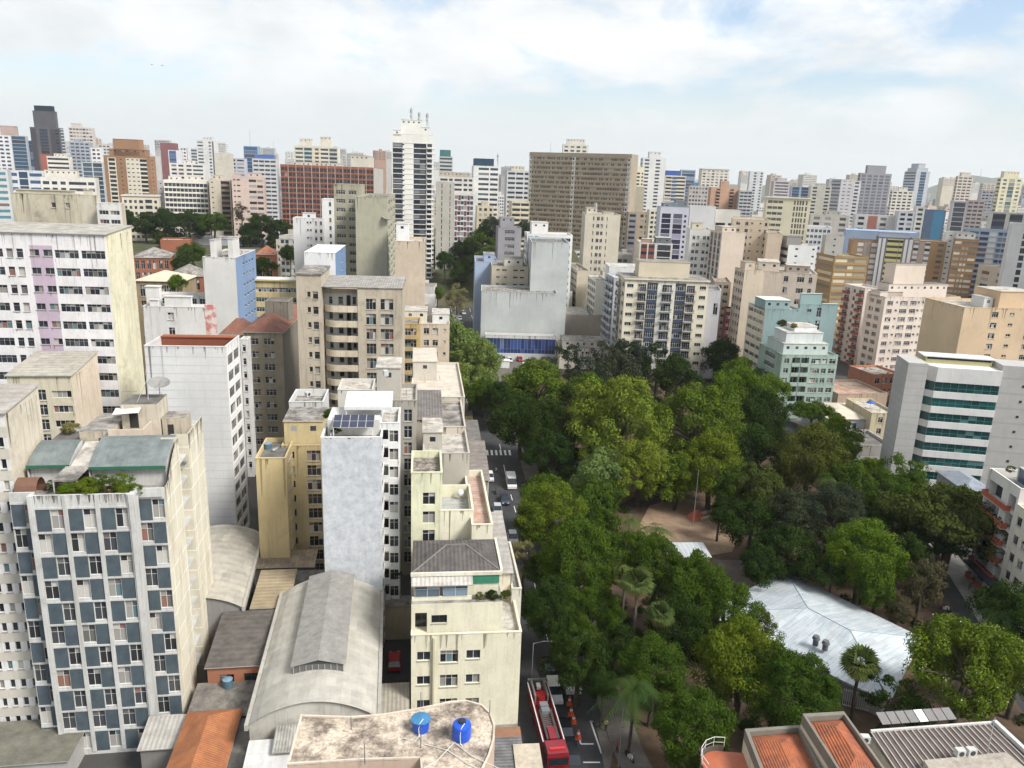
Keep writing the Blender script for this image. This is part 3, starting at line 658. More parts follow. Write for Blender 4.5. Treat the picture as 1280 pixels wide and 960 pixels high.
    # roof-top masonry behind
    def blk(xa, ya, xb, yb, za, zb, c, rm, name='roof_house', hole=None, openz=None):
        m2 = MB(); m2.box(xa, ya, za, xb, yb, zb, 0, 1)
        if openz: m2.box(xa+.25, ya+.25, zb-.9, xb-.25, yb-.25, zb+.006, 0, 1)
        if hole: m2.quad((hole[0], ya-.01, hole[1]), (hole[2], ya-.01, hole[1]), (hole[2], ya-.01, hole[3]), (hole[0], ya-.01, hole[3]), 2)
        return m2.build(name, [c, rm, INTERIOR], root)
    pink = wallm((.60, .50, .40), .35); st = wallm((.50, .44, .35), .95); z0 = Hh-.98
    blk(.4, 9.8, 4.8*k, 14, z0, Hh+2.3, st, ROOF_DARK); blk(4.82*k, 9.6, 8.6*k, 16, z0, Hh+3.7, st, ROOF_GREY, hole=(7.2*k, Hh+1.7, 8.3*k, Hh+2.9))
    blk(8.62*k, 9.2, 13.2*k, 12.5, z0, Hh+2.9, pink, ROOF_PALE); 
    m2 = MB(); m2.box(8.62*k, 9.2, Hh+2.904, 13.2*k, 9.4, Hh+4.0, 0); m2.box(13.0*k, 9.404, Hh+2.904, 13.2*k, 12.5, Hh+4.0, 0); m2.build('parapet', [pink], root)
    blk(9.2*k, 12.6, 14.0*k, 17.0, z0, Hh+6.0, wallm((.58, .52, .42), .8), ROOF_DARK, hole=(10.2*k, Hh+3.1, 11.4*k, Hh+5.1))
    m2 = MB(); m2.quad((8.4*k, 11.5, Hh+5.1), (11.9*k, 11.5, Hh+5.3), (11.9*k, 12.9, Hh+5.7), (8.4*k, 12.9, Hh+5.5), 0); m2.build('awning', [ROOF_WHITE], root)
    blk(14.2*k, 13.5, W-.6, 16.4, z0, Hh+4.0, st, ROOF_GREY, hole=(W-2.6, Hh+1.6, W-1.9, Hh+3.2)); blk(15.5*k, D-4.2, W-.3, D-.3, z0, Hh+1.9, white, ROOF_PALE)
    return root, u, v, W, D, Hh, C-u*W
CT = chequer_tower()
def ct_pt(x, y, z): return CT[6]*1.0+CT[1]*x+CT[2]*y+Vector((0, 0, z-CT[6].z))
# white neighbour with beige bands, half hidden at the left
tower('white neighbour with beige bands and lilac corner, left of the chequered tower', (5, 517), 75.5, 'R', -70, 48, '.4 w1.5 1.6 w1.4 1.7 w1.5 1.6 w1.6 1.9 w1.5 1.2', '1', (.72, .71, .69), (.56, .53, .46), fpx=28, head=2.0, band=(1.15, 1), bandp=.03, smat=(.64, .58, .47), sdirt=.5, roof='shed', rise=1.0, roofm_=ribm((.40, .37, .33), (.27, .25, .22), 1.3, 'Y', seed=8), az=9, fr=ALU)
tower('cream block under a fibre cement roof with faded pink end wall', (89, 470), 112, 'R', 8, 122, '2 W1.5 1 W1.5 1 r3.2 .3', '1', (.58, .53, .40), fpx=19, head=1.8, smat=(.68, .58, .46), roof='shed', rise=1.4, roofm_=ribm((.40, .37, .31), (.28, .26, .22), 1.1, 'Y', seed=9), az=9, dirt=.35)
# ------------------------------------------------------------------ low roofs below
def barrel(label, O, az, w, d, eave, crown, rm, wm, n=14, gable=True, name='warehouse'):
    """O: near left eave corner on the ground"""
    root = empty(name, label, 'warehouse', Vector((O[0], O[1], 0)), math.radians(az)); mb = MB()
    prof = [(w*i/n, eave+(crown-eave)*math.sin(math.pi*i/n)**.8) for i in range(n+1)]
    for (xa, za), (xb, zb) in zip(prof, prof[1:]): mb.quad((xa, -.3, za), (xb, -.3, zb), (xb, d+.3, zb), (xa, d+.3, za), 0)
    mb.build('roof', [rm], root, smooth=False)
    m2 = MB()
    for y, s in ((0, 1), (d, -1)):
        pts = [(0, y, 0)]+[(x, y, z-.03) for x, z in prof][::1]+[(w, y, 0)]
        m2.poly([(w, y, 0)]+[(x, y, z-.03) for x, z in reversed(prof)]+[(0, y, 0)] if s > 0 else pts, 0)
    m2.quad((0, d, 0), (0, 0, 0), (0, 0, eave), (0, d, eave)); m2.quad((w, 0, 0), (w, d, 0), (w, d, eave), (w, 0, eave))
    m2.build('wall', [wm], root)
    m3 = MB()
    for xx in (-.42, w+.02): m3.box(xx, -.4, eave-.55, xx+.4, d+.4, eave+.12, 0)
    m3.build('gutter', [CONC], root)
    return root
BR_ROOF = ribm((.42, .40, .345), (.33, .315, .28), 2.2, 'Y', seed=11, depth=.1)
hall = barrel('big pale vaulted warehouse roof with raised ridge skylight', (-26.2, 68.4), 9, 13.2, 26.0, 9.0, 11.4, BR_ROOF, wallm((.50, .48, .43), .5))
m2 = MB(); xa, xm, xb, ya, yb, zz_ = 4.0, 6.7, 9.4, 4.9, 25.2, 11.05
m2.quad((xa-.3, ya, zz_+1.0), (xm, ya, zz_+1.75), (xm, yb, zz_+1.75), (xa-.3, yb, zz_+1.0), 0); m2.quad((xm, ya, zz_+1.75), (xb+.3, ya, zz_+1.0), (xb+.3, yb, zz_+1.0), (xm, yb, zz_+1.75), 0)
m2.quad((xa, ya+.3, zz_-.5), (xb, ya+.3, zz_-.5), (xb, ya+.3, zz_+1.05), (xa, ya+.3, zz_+1.05), 1); m2.poly([(xa, ya+.3, zz_+1.05), (xb, ya+.3, zz_+1.05), (xm, ya+.3, zz_+1.7)], 1)
m2.quad((xa, yb, zz_-.5), (xa, ya+.3, zz_-.5), (xa, ya+.3, zz_+.98), (xa, yb, zz_+.98), 1); m2.quad((xb, ya+.3, zz_-.5), (xb, yb, zz_-.5), (xb, yb, zz_+.98), (xb, ya+.3, zz_+.98), 1)
for i in range(9):
    x = xa+i*(xb-xa)/8; m2.box(x-.04, ya+.22, zz_-.45, x+.04, ya+.29, zz_+1.0, 2)
m2.build('skylight', [roofm((.30, .29, .27), (.19, .185, .175), .9), glassm((.05, .055, .055), (.2, .2, .19), .85), ALU], hall)
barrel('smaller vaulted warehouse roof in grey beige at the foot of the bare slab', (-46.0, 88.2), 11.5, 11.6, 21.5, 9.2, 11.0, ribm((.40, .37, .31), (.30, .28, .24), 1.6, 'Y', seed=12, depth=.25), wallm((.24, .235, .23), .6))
def low(label, P0, az, w, d, h0, h1, rm, wc, axis='y', wpat='1', cat='building', name='house', hip=False, tilt=0):
    root = empty(name, label, cat, Vector((P0[0], P0[1], 0)), math.radians(az)); mb = MB(); wins = []; bl = []; wm = wallm(wc, .4)
    lo = min(h0, h1)
    facade(mb, (0, 0), (1, 0), w, 0, lo-.05, fh=3.0, head=.5, baked=False, wins=wins, balcs=bl, pat=wpat)
    mb.quad((w, 0, 0), (w, d, 0), (w, d, lo), (w, 0, lo)); mb.quad((0, d, 0), (0, 0, 0), (0, 0, lo), (0, d, lo)); mb.quad((w, d, 0), (0, d, 0), (0, d, lo), (w, d, lo))
    if not hip and abs(h1-h0) > .02:
        if axis == 'y': mb.poly([(w, 0, lo), (w, d, lo), (w, d if h1 > h0 else 0, max(h0, h1)-.14)]); mb.poly([(0, d, lo), (0, 0, lo), (0, d if h1 > h0 else 0, max(h0, h1)-.14)])
        if axis == 'y': mb.quad((0, 0 if h0 > h1 else d, lo), (w, 0 if h0 > h1 else d, lo), (w, 0 if h0 > h1 else d, max(h0, h1)-.14), (0, 0 if h0 > h1 else d, max(h0, h1)-.14))
        else: mb.poly([(0, 0, lo), (w, 0, lo), (w if h1 > h0 else 0, 0, max(h0, h1)-.14)])
    mb.build('wall', [wm], root); place_wins(root, wins, bl, DARK_FR, GLASS, CONC, [CONC, wm, RAIL], 'rail')
    if hip: hip_roof(root, 0, 0, w, d, h0, h1-h0, rm)
    else: shed_roof(root, -.25, -.3, w+.25, d+.3, h0, h1, rm, axis)
    return root
low('terracotta walled house with dark stained sheet roof beside the vaulted warehouse', (-35.1, 79.6), 9, 7.0, 10.2, 7.6, 8.6, ribm((.075, .066, .06), (.14, .125, .11), 1.0, 'Y', seed=13, depth=.3), (.36, .15, .085), wpat='1.4 r1.7 1.2 r1.7 1.2')
low('tan ribbed shed roof between the two vaulted warehouses', (-33.7, 91.5), 9, 4.6, 9.0, 8.4, 8.9, ribm((.34, .27, .17), (.25, .2, .13), .8, 'Y', seed=14), (.25, .22, .19), name='shed')
low('rusty tan sheet roof at the foot of the yellow apartment block', (-38.0, 103.4), 7, 9.2, 3.4, 7.8, 8.6, ribm((.30, .24, .165), (.16, .12, .085), .7, 'X', seed=15), (.12, .11, .1), name='shed')
low('dark lean-to roof in the shade between sheds', (-30.0, 96.5), 8, 4.4, 6.6, 7.2, 7.6, ROOF_DARK, (.2, .17, .15), name='shed')
low('clay red tiled hip roof at the foot of the chequered tower', (-32.6, 60.0), 9, 5.2, 14.0, 5.6, 7.2, ribm((.40, .15, .055), (.27, .10, .045), .3, 'Y', seed=16), (.35, .3, .24), hip=True)
low('blackened yard roof with patched sheets next to the clay tiled roof', (-35.2, 74.0), 9, 8.2, 5.4, 5.0, 5.3, roofm((.10, .095, .09), (.24, .22, .19), .9), (.22, .2, .18), name='shed')
low('long blackened lean-to beside the clay tiled roof', (-26.8, 60), 9, 1.9, 14, 5.2, 5.0, ROOF_DARK, (.2, .18, .16), name='shed')
low('bright white sheet roof in front of the vaulted warehouse', (-24.2, 58.5), 9, 9.2, 8.6, 7.4, 7.9, ribm((.60, .60, .58), (.50, .49, .47), 1.1, 'X', seed=17, depth=.2), (.4, .39, .37), name='shed')
low('grey ribbed lean-to against the front gable of the vaulted warehouse', (-22.6, 65.4), 9, 4.4, 2.8, 8.4, 8.9, ASBESTOS, (.3, .3, .29), name='shed')
low('mouldy dark flat roof at the foot of the banded white neighbour', (at_z(75, 962, 3).x-9.6, at_z(75, 962, 3).y), 9, 9.6, 6.5, 3.0, 3.1, roofm((.11, .105, .09), (.2, .19, .15), .5), (.4, .4, .38), name='shed')
low('striped canvas canopy at the foot of the chequered tower', (-38.7, 69.8), 9, 4.2, 4.0, 4.2, 4.9, ribm((.42, .40, .36), (.3, .28, .25), .5, 'X', seed=18), (.2, .19, .18), name='canopy', cat='canopy')
low('narrow corrugated roof in the alley beside the cream building', (at_z(478, 890, 4).x, at_z(478, 890, 4).y), 8, 2.9, 4.6, 4.0, 4.3, ribm((.36, .33, .27), (.26, .24, .2), .5, 'X', seed=19), (.3, .26, .2), name='shed')
_q = at_z(477, 800, 0); _w = at_z(515, 800, 0).x-_q.x; low('beige yard wall closing the alley behind the small red car', (_q.x, _q.y), 7, _w, 2.0, at_Y(495, 757, _q.y).z, at_Y(495, 757, _q.y).z+.1, ROOF_GREY, (.50, .42, .30), name='yard_block', cat='yard wall')
# yellow apartment block
tower('mustard yellow blank wing with dark flat roof and laundry deck', (357, 572), 106, 'R', 319, 363, '1', '.5 s.8 .6', (.60, .48, .26), fpx=19, zb=0, dirt=.3, az=8, roofm_=ROOF_DARK, d=9)
tower('mustard yellow apartment block with barred windows beside silver wall', (405, 556), 113, 'R', 352, 407, '.5 w1.1 1.6 W1.8 .5', '1', (.56, .45, .245), fpx=18.5, dirt=.35, az=8, fr=plain((.5, .42, .3)), top=((.05, .1, .92, .8, 4.2, (.60, .49, .27)),), roofm_=ROOF_GREY, d=9)
# silver wall tower
def silver_m():
    m, t, b = new_mat('silver_paint'); p = geo(t)
    n3 = t.nodes.new('ShaderNodeTexNoise'); n3.inputs['Scale'].default_value = .9; n3.inputs['Detail'].default_value = 5; t.links.new(p, n3.inputs['Vector'])
    ad = t.nodes.new('ShaderNodeVectorMath'); ad.operation = 'MULTIPLY_ADD'; t.links.new(n3.outputs['Color'], ad.inputs[0]); ad.inputs[1].default_value = (1.3, 1.3, 1.3); t.links.new(p, ad.inputs[2])
    vo = t.nodes.new('ShaderNodeTexVoronoi'); vo.feature = 'DISTANCE_TO_EDGE'; vo.inputs['Scale'].default_value = 1.15; t.links.new(ad.outputs[0], vo.inputs['Vector'])
    col = mixn(t, ramp(t, noise(t, p, .9, 9, .72), .36, .62), (.36, .385, .42), (.53, .55, .575))
    col = mixn(t, ramp(t, vo.outputs['Distance'], .0, .06, (.30, .30, .30), (0, 0, 0)), col, (.64, .655, .67))
    col = mixn(t, ramp(t, noise(t, p, 1, 5, .6, (2.2, 2.2, .12)), .52, .75, (0, 0, 0), (.4, .4, .4)), col, (.34, .35, .37))
    t.links.new(col, b.inputs['Base Color']); b.inputs['Roughness'].default_value = .7; return m
silver = silver_m()
sv = tower('slim tower with mottled silver blank wall, white balconies and solar panels on top', (477, 546), 96, 'R', 401, None, '1', '.3 d1.9:2 .2 W1.6 .3', (.72, .72, .71), None, (.72, .72, .71), fpx=23, az=7, head=.7, roofm_=ROOF_PALE, par=1.0, d=9.5)
m2 = MB(); w_, d_ = sv[1], sv[2]; m2.quad((-w_/2+.02, -d_/2-.02, 0), (w_/2-.02, -d_/2-.02, 0), (w_/2-.02, -d_/2-.02, sv[3]-.3), (-w_/2+.02, -d_/2-.02, sv[3]-.3)); m2.build('cladding', [silver], sv[0])
m2 = MB(); zt = sv[3]
m2.box(-w_/2+.5, -d_/2+3.2, zt-.9, w_/2-.4, d_/2-.3, zt+1.3, 0, 1); m2.build('roof_house', [wallm((.6, .59, .56), .3), ROOF_WHITE], sv[0])
m2 = MB()
for i in range(5):
    for j in range(2):
        xa = -w_/2+1.4+i*1.08; ya = -d_/2+1.0+j*1.5; za = zt+1.0+j*.42; m2.quad((xa, ya, za), (xa+1.02, ya, za), (xa+1.02, ya+1.44, za+.4), (xa, ya+1.44, za+.4), 0); m2.quad((xa-.03, ya-.03, za-.03), (xa+1.05, ya-.03, za-.03), (xa+1.05, ya+1.47, za+.38), (xa-.03, ya+1.47, za+.38), 1)
for x in (-w_/2+1.5, -w_/2+6.6): m2.box(x-.05, -d_/2+1.1, zt-.9, x+.05, -d_/2+1.2, zt+.95, 1)
m2.build('solar_panel', [plain((.035, .04, .07), .2, 0, .6), WHITE_FR], sv[0])
m2 = MB(); m2.quad((-w_/2+2.6, -d_/2+5, zt+2.6), (w_/2+1.2, -d_/2+5, zt+2.6), (w_/2+1.2, -d_/2+9.5, zt+3.6), (-w_/2+2.6, -d_/2+9.5, zt+3.6), 0); m2.box(-w_/2+2.6, -d_/2+4.9, zt+2.2, w_/2+1.2, -d_/2+5, zt+2.6, 0)
for x in (-w_/2+2.8, w_/2+1): m2.box(x-.06, -d_/2+5.1, zt-.9, x+.06, -d_/2+5.2, zt+2.5, 0)
m2.build('canopy', [plain((.62, .62, .61))], sv[0])
tower('narrow white wing of stacked balconies against the silver wall tower', (499, 528), 99.5, 'R', 474, None, '.1 d1.2:0 .15 R1.3 .15', '1', (.72, .72, .71), None, (.72, .72, .71), fpx=23, az=7, d=7, head=.8, roofm_=ROOF_PALE, dirt=.15)
tower('taupe grey apartment block with bright barred windows beside silver tower', (521, 500), 117, 'R', 468, None, '8 W2.2 1.3', '1', (.36, .335, .29), fpx=21, az=7, d=10, head=1.2, dirt=.15, roofm_=ROOF_PALE, top=((.05, .1, .56, .7, 5.6, (.46, .43, .38)),))
tower('low white block with long parapet behind the roof garden of the silver tower', (404, 502), 126, 'R', 361, 412, '1', '1', (.62, .62, .61), d=8, dirt=.2, az=7, roofm_=ROOF_GREY, par=1.2)
tower('pale block with flat roof tucked below the gallery balconies', (466, 487), 136, 'R', 422, 470, '1', '1', (.60, .58, .53), d=8, az=7, roofm_=ROOF_PALE)
# ------------------------------------------------------------------ the row along the avenue, from the near cream building back
CR = (.77, .735, .57)
def row(label, c, Y, xf, d, h=None, pat='1', wall=CR, zb=0, az=7, **k):
    return tower(label, c, Y, 'R', xf, None, pat, '1', wall, d=d, zb=zb, az=az, **k)
cb = row('cream rendered building with barred windows facing the camera over the alley', (652, 789), 81, 514, 17, pat='.7 h1.6 .9 .3 w2.2 1.0 h1.7 .6 4.4', head=1.6, fpx=31, dirt=.3, roofm_=ROOF_PALE, par=.6)
root, W_, D_, H_ = cb
m2 = MB(); m2.box(-W_/2+2.55, -.35-D_/2, 0, -W_/2+2.75, -D_/2-.004, H_-.4, 0); m2.build('downpipe', [wallm((.62, .57, .42), .4)], root)
up = MB(); wins = []; bl = []; U0, U1 = -W_/2, W_/2-2.3; uh = 4.1
facade(up, (U0, -D_/2+.9), (1, 0), U1-U0, H_-.55, H_+uh-.6, fh=3.0, head=.9, baked=False, wins=wins, balcs=bl, pat='.5 d1.6 .6 h2.1 7.5')
up.quad((U1, -D_/2+.9, H_-.55), (U1, D_/2-.4, H_-.55), (U1, D_/2-.4, H_+uh-.6), (U1, -D_/2+.9, H_+uh-.6)); up.quad((U0, -D_/2+.9, H_+uh-.6), (U1, -D_/2+.9, H_+uh-.6), (U1, D_/2-.4, H_+uh-.6), (U0, D_/2-.4, H_+uh-.6), 1); up.quad((U0, D_/2-.4, H_-.55), (U0, -D_/2+.9, H_-.55), (U0, -D_/2+.9, H_+uh-.6), (U0, D_/2-.4, H_+uh-.6))
up.build('upper_storey', [wallm(CR, .3), ROOF_GREY], root); place_wins(root, wins, [], DARK_FR, GLASS, CONC, [CONC, CONC, RAIL], 'rail')
zt = H_+uh-.6
m2 = MB(); m2.box(U0+.2, -D_/2+2.6, zt+.004, U1-.4, -D_/2+8, zt+2.3, 0); m2.build('penthouse', [wallm(CR, .3)], root)
for i, (a, b) in enumerate(((.4, 3.3), (3.7, 6.6))):
    w2 = link('window', win_mesh(b-a, 1.5, 'g', WHITE_FR, glassm((.10, .14, .17), (.4, .42, .44), .5), CONC), root, (U0+(a+b)/2, -D_/2+1.5, zt+.5))
m2 = MB(); m2.box(U0+.05, -D_/2+1.55, zt+.004, U0+7.1, -D_/2+1.7, zt+.5, 0); m2.box(U0+.05, -D_/2+1.55, zt+2.0, U0+7.1, -D_/2+1.7, zt+2.2, 0); m2.build('porch', [wallm(CR, .2)], root)
shed_roof(root, U0, -D_/2+1.1, U0+7.2, -D_/2+3.4, zt+2.2, zt+3.0, ribm((.46, .44, .40), (.34, .32, .29), .5, 'X', seed=21), name='awning')
m2 = MB(); m2.box(U0+7.2, -D_/2+2.45, zt+1.6, U1-.3, -D_/2+2.59, zt+3.0, 0); m2.build('fascia', [plain((.045, .22, .13))], root)
hr = MB(); P = [(U0+.1, -D_/2+2.6), (U1-.2, -D_/2+2.6), (U1-.2, -D_/2+11), (U0+.1, -D_/2+11)]
DKR = ribm((.062, .054, .050), (.12, .105, .095), .5, 'X', seed=22, depth=.4)
zr = zt+3.1; r0 = (U0+4.2, -D_/2+6.6, zr+1.5); r1 = (U1-4.2, -D_/2+6.6, zr+1.5); Z = lambda p: (p[0], p[1], zr)
hr.quad(Z(P[0]), Z(P[1]), r1, r0); hr.poly([Z(P[1]), Z(P[2]), r1]); hr.quad(Z(P[2]), Z(P[3]), r0, r1); hr.poly([Z(P[3]), Z(P[0]), r0])
hr.box(P[0][0]-.2, P[0][1]-.3, zr-.35, P[1][0]+.2, P[0][1]-.02, zr+.08, 1); hr.box(P[1][0]+.02, P[1][1], zr-.35, P[1][0]+.3, P[2][1], zr+.2, 1)
hr.build('roof', [DKR, wallm((.70, .67, .56), .4)], root)
for a, b in ((r0, r1), (r0, Z(P[0])), (r1, Z(P[1]))):
    m2 = MB(); m2.bar((a[0], a[1], a[2]+.05), (b[0], b[1], b[2]+.05), .09); m2.build('ridge_cap', [plain((.2, .19, .175))], root)
# the row behind it
row('cream block with green stained party wall and slatted roof deck', (553, 590), 97.5, 514, 8.5, fpx=24, pat='1.5 R1.6 .9', wall=(.70, .70, .50), dirt=.45, roofm_=roofm((.32, .29, .25), (.12, .1, .09), 1.4, .95, .42, .58), par=1.0, head=2.6)
m2 = MB(); 
row('cream stair block with sunken roof patio', (592, 637), 98.0, 550, 9.0, wall=CR, dirt=.25, roofm_=roofm((.40, .41, .41), (.3, .3, .3), 1), par=1.9)
row('long cream terrace with tiled walkway and white parapets over the avenue', (616, 655), 96, 590, 20, wall=(.72, .68, .54), dirt=.3, roofm_=ribm((.36, .2, .15), (.46, .38, .32), .9, 'Y', seed=23), par=1.0)
row('cream terrace strip with grey sheet roof along the avenue edge', (640, 716), 89, 615, 15, wall=(.70, .65, .52), dirt=.35, roof='shed', rise=1.6, roofm_=ribm((.27, .255, .24), (.40, .37, .33), 1.4, 'Y', seed=24))
row('low white canopy edge above the avenue pavement', (652, 735), 88, 640, 13, wall=(.6, .58, .5), roofm_=ROOF_GREY, par=.4)
row('grey beige block with pale roof terrace and steel ladder', (587, 566), 113, 529, 12, wall=(.47, .44, .38), dirt=.15, roofm_=ROOF_PALE, par=.7, top=((.0, .35, .42, .6, 2.6),))
row('corrugated dark roofed loft with broken white sheets', (552, 524), 127, 521, 13, wall=(.40, .36, .31), roof='shed', rise=1.6, roofm_=ribm((.12, .108, .1), (.2, .18, .165), .5, 'X', seed=25), az=7)
row('grey roofed block with pale terrace ledge above striped crossing', (582, 533), 124, 552, 16, wall=(.52, .47, .40), dirt=.2, roofm_=ROOF_GREY, par=.5)
row('curved dark awning roofs stepping down to the avenue', (611, 600), 118, 588, 12, wall=(.50, .47, .40), roof='shed', rise=2.6, roofm_=ribm((.15, .13, .115), (.24, .21, .19), 1.2, 'Y', seed=26))
row('dark sheet roofed shop fronts by the striped crossing', (603, 566), 134, 583, 16, wall=(.55, .54, .52), roof='shed', rise=1.2, roofm_=ROOF_DARK)
row('large pale flat roofed corner block at the end of the row', (581, 496), 150, 514, 30, wall=(.60, .56, .48), dirt=.3, roofm_=roofm((.60, .55, .47), (.44, .40, .34), .4), par=.6, top=((.02, .5, .48, .45, 4.2, (.56, .52, .46)),))
tower('pinkish low shops and flats by the avenue beyond the gallery building', (562, 405), 215, 'R', 505, None, '.4 w1 .6 w1.4 1 w1.2 .8 w1.2 1.2 s.6 .8', '1', (.62, .53, .42), d=16, fh=3.4, dirt=.35, baked=False, roofm_=ROOF_PALE, top=((.0, .3, .5, .5, 3.4, (.66, .6, .5)), (.62, .3, .38, .6, 2.6, (.72, .71, .68))))
tower('ochre yellow narrow front with balconies beside the gallery building', (525, 405), 200, 'R', 500, None, '.3 b2 .5', '1', (.52, .38, .16), d=10, fh=3.2, dirt=.3, roofm_=ROOF_GREY)
# ------------------------------------------------------------------ concrete building with curved galleries
def gallery_building():
    Yc = 152; C = at_Y(503, 361, Yc); a = math.radians(6); u = Vector((math.cos(a), math.sin(a), 0)); v = Vector((-math.sin(a), math.cos(a), 0))
    W = reach(C, -u, 402, 16); Wt = reach(C, -u, 371, 21)
    root = empty('apartment_building', 'weathered concrete apartment building with curved open galleries and stair tower', 'building', Vector((C.x, C.y, 0)), a)
    Hh = C.z; fh = 3.02; wm = wallm((.48, .42, .33), .55, tint=(.13, .115, .09)); wh = wallm((.54, .56, .56), .3)
    xg = -W*.56; mb = MB(); wins = []; bl = []
    kw = dict(fh=fh, baked=False, wins=wins, balcs=bl)
    facade(mb, (xg, 0), (1, 0), -xg, 0, Hh, head=1.7, pat='1.1 W1.3 .6 W1.7 1.2', **kw)                # right block
    facade(mb, (-W, 3.2), (1, 0), W+xg, 0, Hh, head=1.7, pat='1.2:1 w.9:1 1.5:1 w1.2:1 .9:1 d1.1:1 .5:1 w.9:1 .8:1', **dict(kw, balcs=[]))
    for i in range(len(mb.m)): pass
    mb.quad((xg, 3.2, 0), (xg, 0, 0), (xg, 0, Hh), (xg, 3.2, Hh), 0)
    Ht = Hh+2.6
    facade(mb, (-Wt, -.6), (1, 0), Wt-W, 0, Ht, head=2.8, pat='1.6 h.5 .35 w.8 .5', **kw)              # stair tower
    mb.quad((-W, -.6, 0), (-W, 3.2, 0), (-W, 3.2, Ht), (-W, -.6, Ht), 0); mb.quad((-W, 3.2, Hh), (-W, 12, Hh), (-W, 12, Ht), (-W, 3.2, Ht))
    mb.quad((0, 0, 0), (0, 12, 0), (0, 12, Hh), (0, 0, Hh)); mb.quad((-Wt, 12, 0), (-Wt, -.6, 0), (-Wt, -.6, Ht), (-Wt, 12, Ht)); mb.quad((0, 12, 0), (-Wt, 12, 0), (-Wt, 12, Hh), (0, 12, Hh)); mb.quad((-W, 12, Hh), (-Wt, 12, Hh), (-Wt, 12, Ht), (-W, 12, Ht))
    mb.build('wall', [wm, wh, wh, GLASS], root)
    place_wins(root, wins, [], plain((.42, .40, .37)), GLASS, CONC, [CONC, wm, RAIL], 'rail')
    # back wall of the galleries painted pale blue grey
    z = Hh-1.7
    def outline(r0, n=8):
        pts = [(xg-.003, .15)]
        pts += [(xg-(W+xg)*.62*i/4, .15-.25*math.sin(i/4*math.pi/2)*0) for i in range(1, 5)]
        x1, y1 = pts[-1]
        for i in range(1, n+1): t = i/n*math.pi/2; pts.append((x1-(W+xg)*.36*math.sin(t), y1+2.4*(1-math.cos(t))))
        return pts
    OL = outline(0)
    def gal(zf, name):
        m2 = MB(); pts = OL+[(OL[-1][0], 3.19), (xg-.003, 3.19)]
        m2.prism(list(reversed(pts)) if False else [(p[0], p[1]) for p in reversed(pts)], zf-.22, zf, 0, 0, True)
        for (a0, a1), (b0, b1) in zip(OL, OL[1:]):
            m2.quad((b0, b1-.06, zf-.3), (a0, a1-.06, zf-.3), (a0, a1-.06, zf+1.0), (b0, b1-.06, zf+1.0), 0); m2.quad((a0, a1+.1, zf), (b0, b1+.1, zf), (b0, b1+.1, zf+1.0), (a0, a1+.1, zf+1.0), 0); m2.quad((b0, b1-.06, zf+1.0), (a0, a1-.06, zf+1.0), (a0, a1+.1, zf+1.0), (b0, b1+.1, zf+1.0), 0)
        m2.build(name, [wallm((.58, .50, .38), .6)], root)
    n = 0
    while z > 8: z -= fh; gal(z+.05, 'gallery'); n += 1
    m2 = MB(); pts = OL+[(OL[-1][0], 3.19), (xg-.003, 3.19)]; m2.prism([(p[0], p[1]-.3) for p in reversed(pts)], Hh-.25, Hh+.05, 0, 0, True); m2.build('canopy', [wm], root)
    m2 = MB(); m2.box(-W+.02, 3.12, 0, xg-.02, 3.17, 0, 0) if False else None
    m2 = MB(); m2.quad((-W, -.2, Hh+.12), (.2, -.2, Hh+.12), (.2, 12.2, Hh+.9), (-W, 12.2, Hh+.9), 0); m2.quad((-W, -.2, Hh+.0), (.2, -.2, Hh+.0), (.2, -.2, Hh+.12), (-W, -.2, Hh+.12), 1); m2.quad((.2, -.2, Hh), (.2, 12.2, Hh), (.2, 12.2, Hh+.9), (.2, -.2, Hh+.12), 1)
    m2.quad((-Wt-.2, -.8, Ht+.05), (-W+.2, -.8, Ht+.05), (-W+.2, 12.2, Ht+.3), (-Wt-.2, 12.2, Ht+.3), 1); m2.quad((-Wt-.2, -.8, Ht-.2), (-W+.2, -.8, Ht-.2), (-W+.2, -.8, Ht+.05), (-Wt-.2, -.8, Ht+.05), 1); m2.quad((-W+.2, -.8, Ht-.2), (-W+.2, 12.2, Ht-.2), (-W+.2, 12.2, Ht+.3), (-W+.2, -.8, Ht+.05), 1)
    m2.build('roof', [ribm((.34, .32, .29), (.2, .19, .17), .5, 'X', seed=30), ROOF_GREY], root)
gallery_building()
BOXES.append((370, 503, 335, 152, 500))
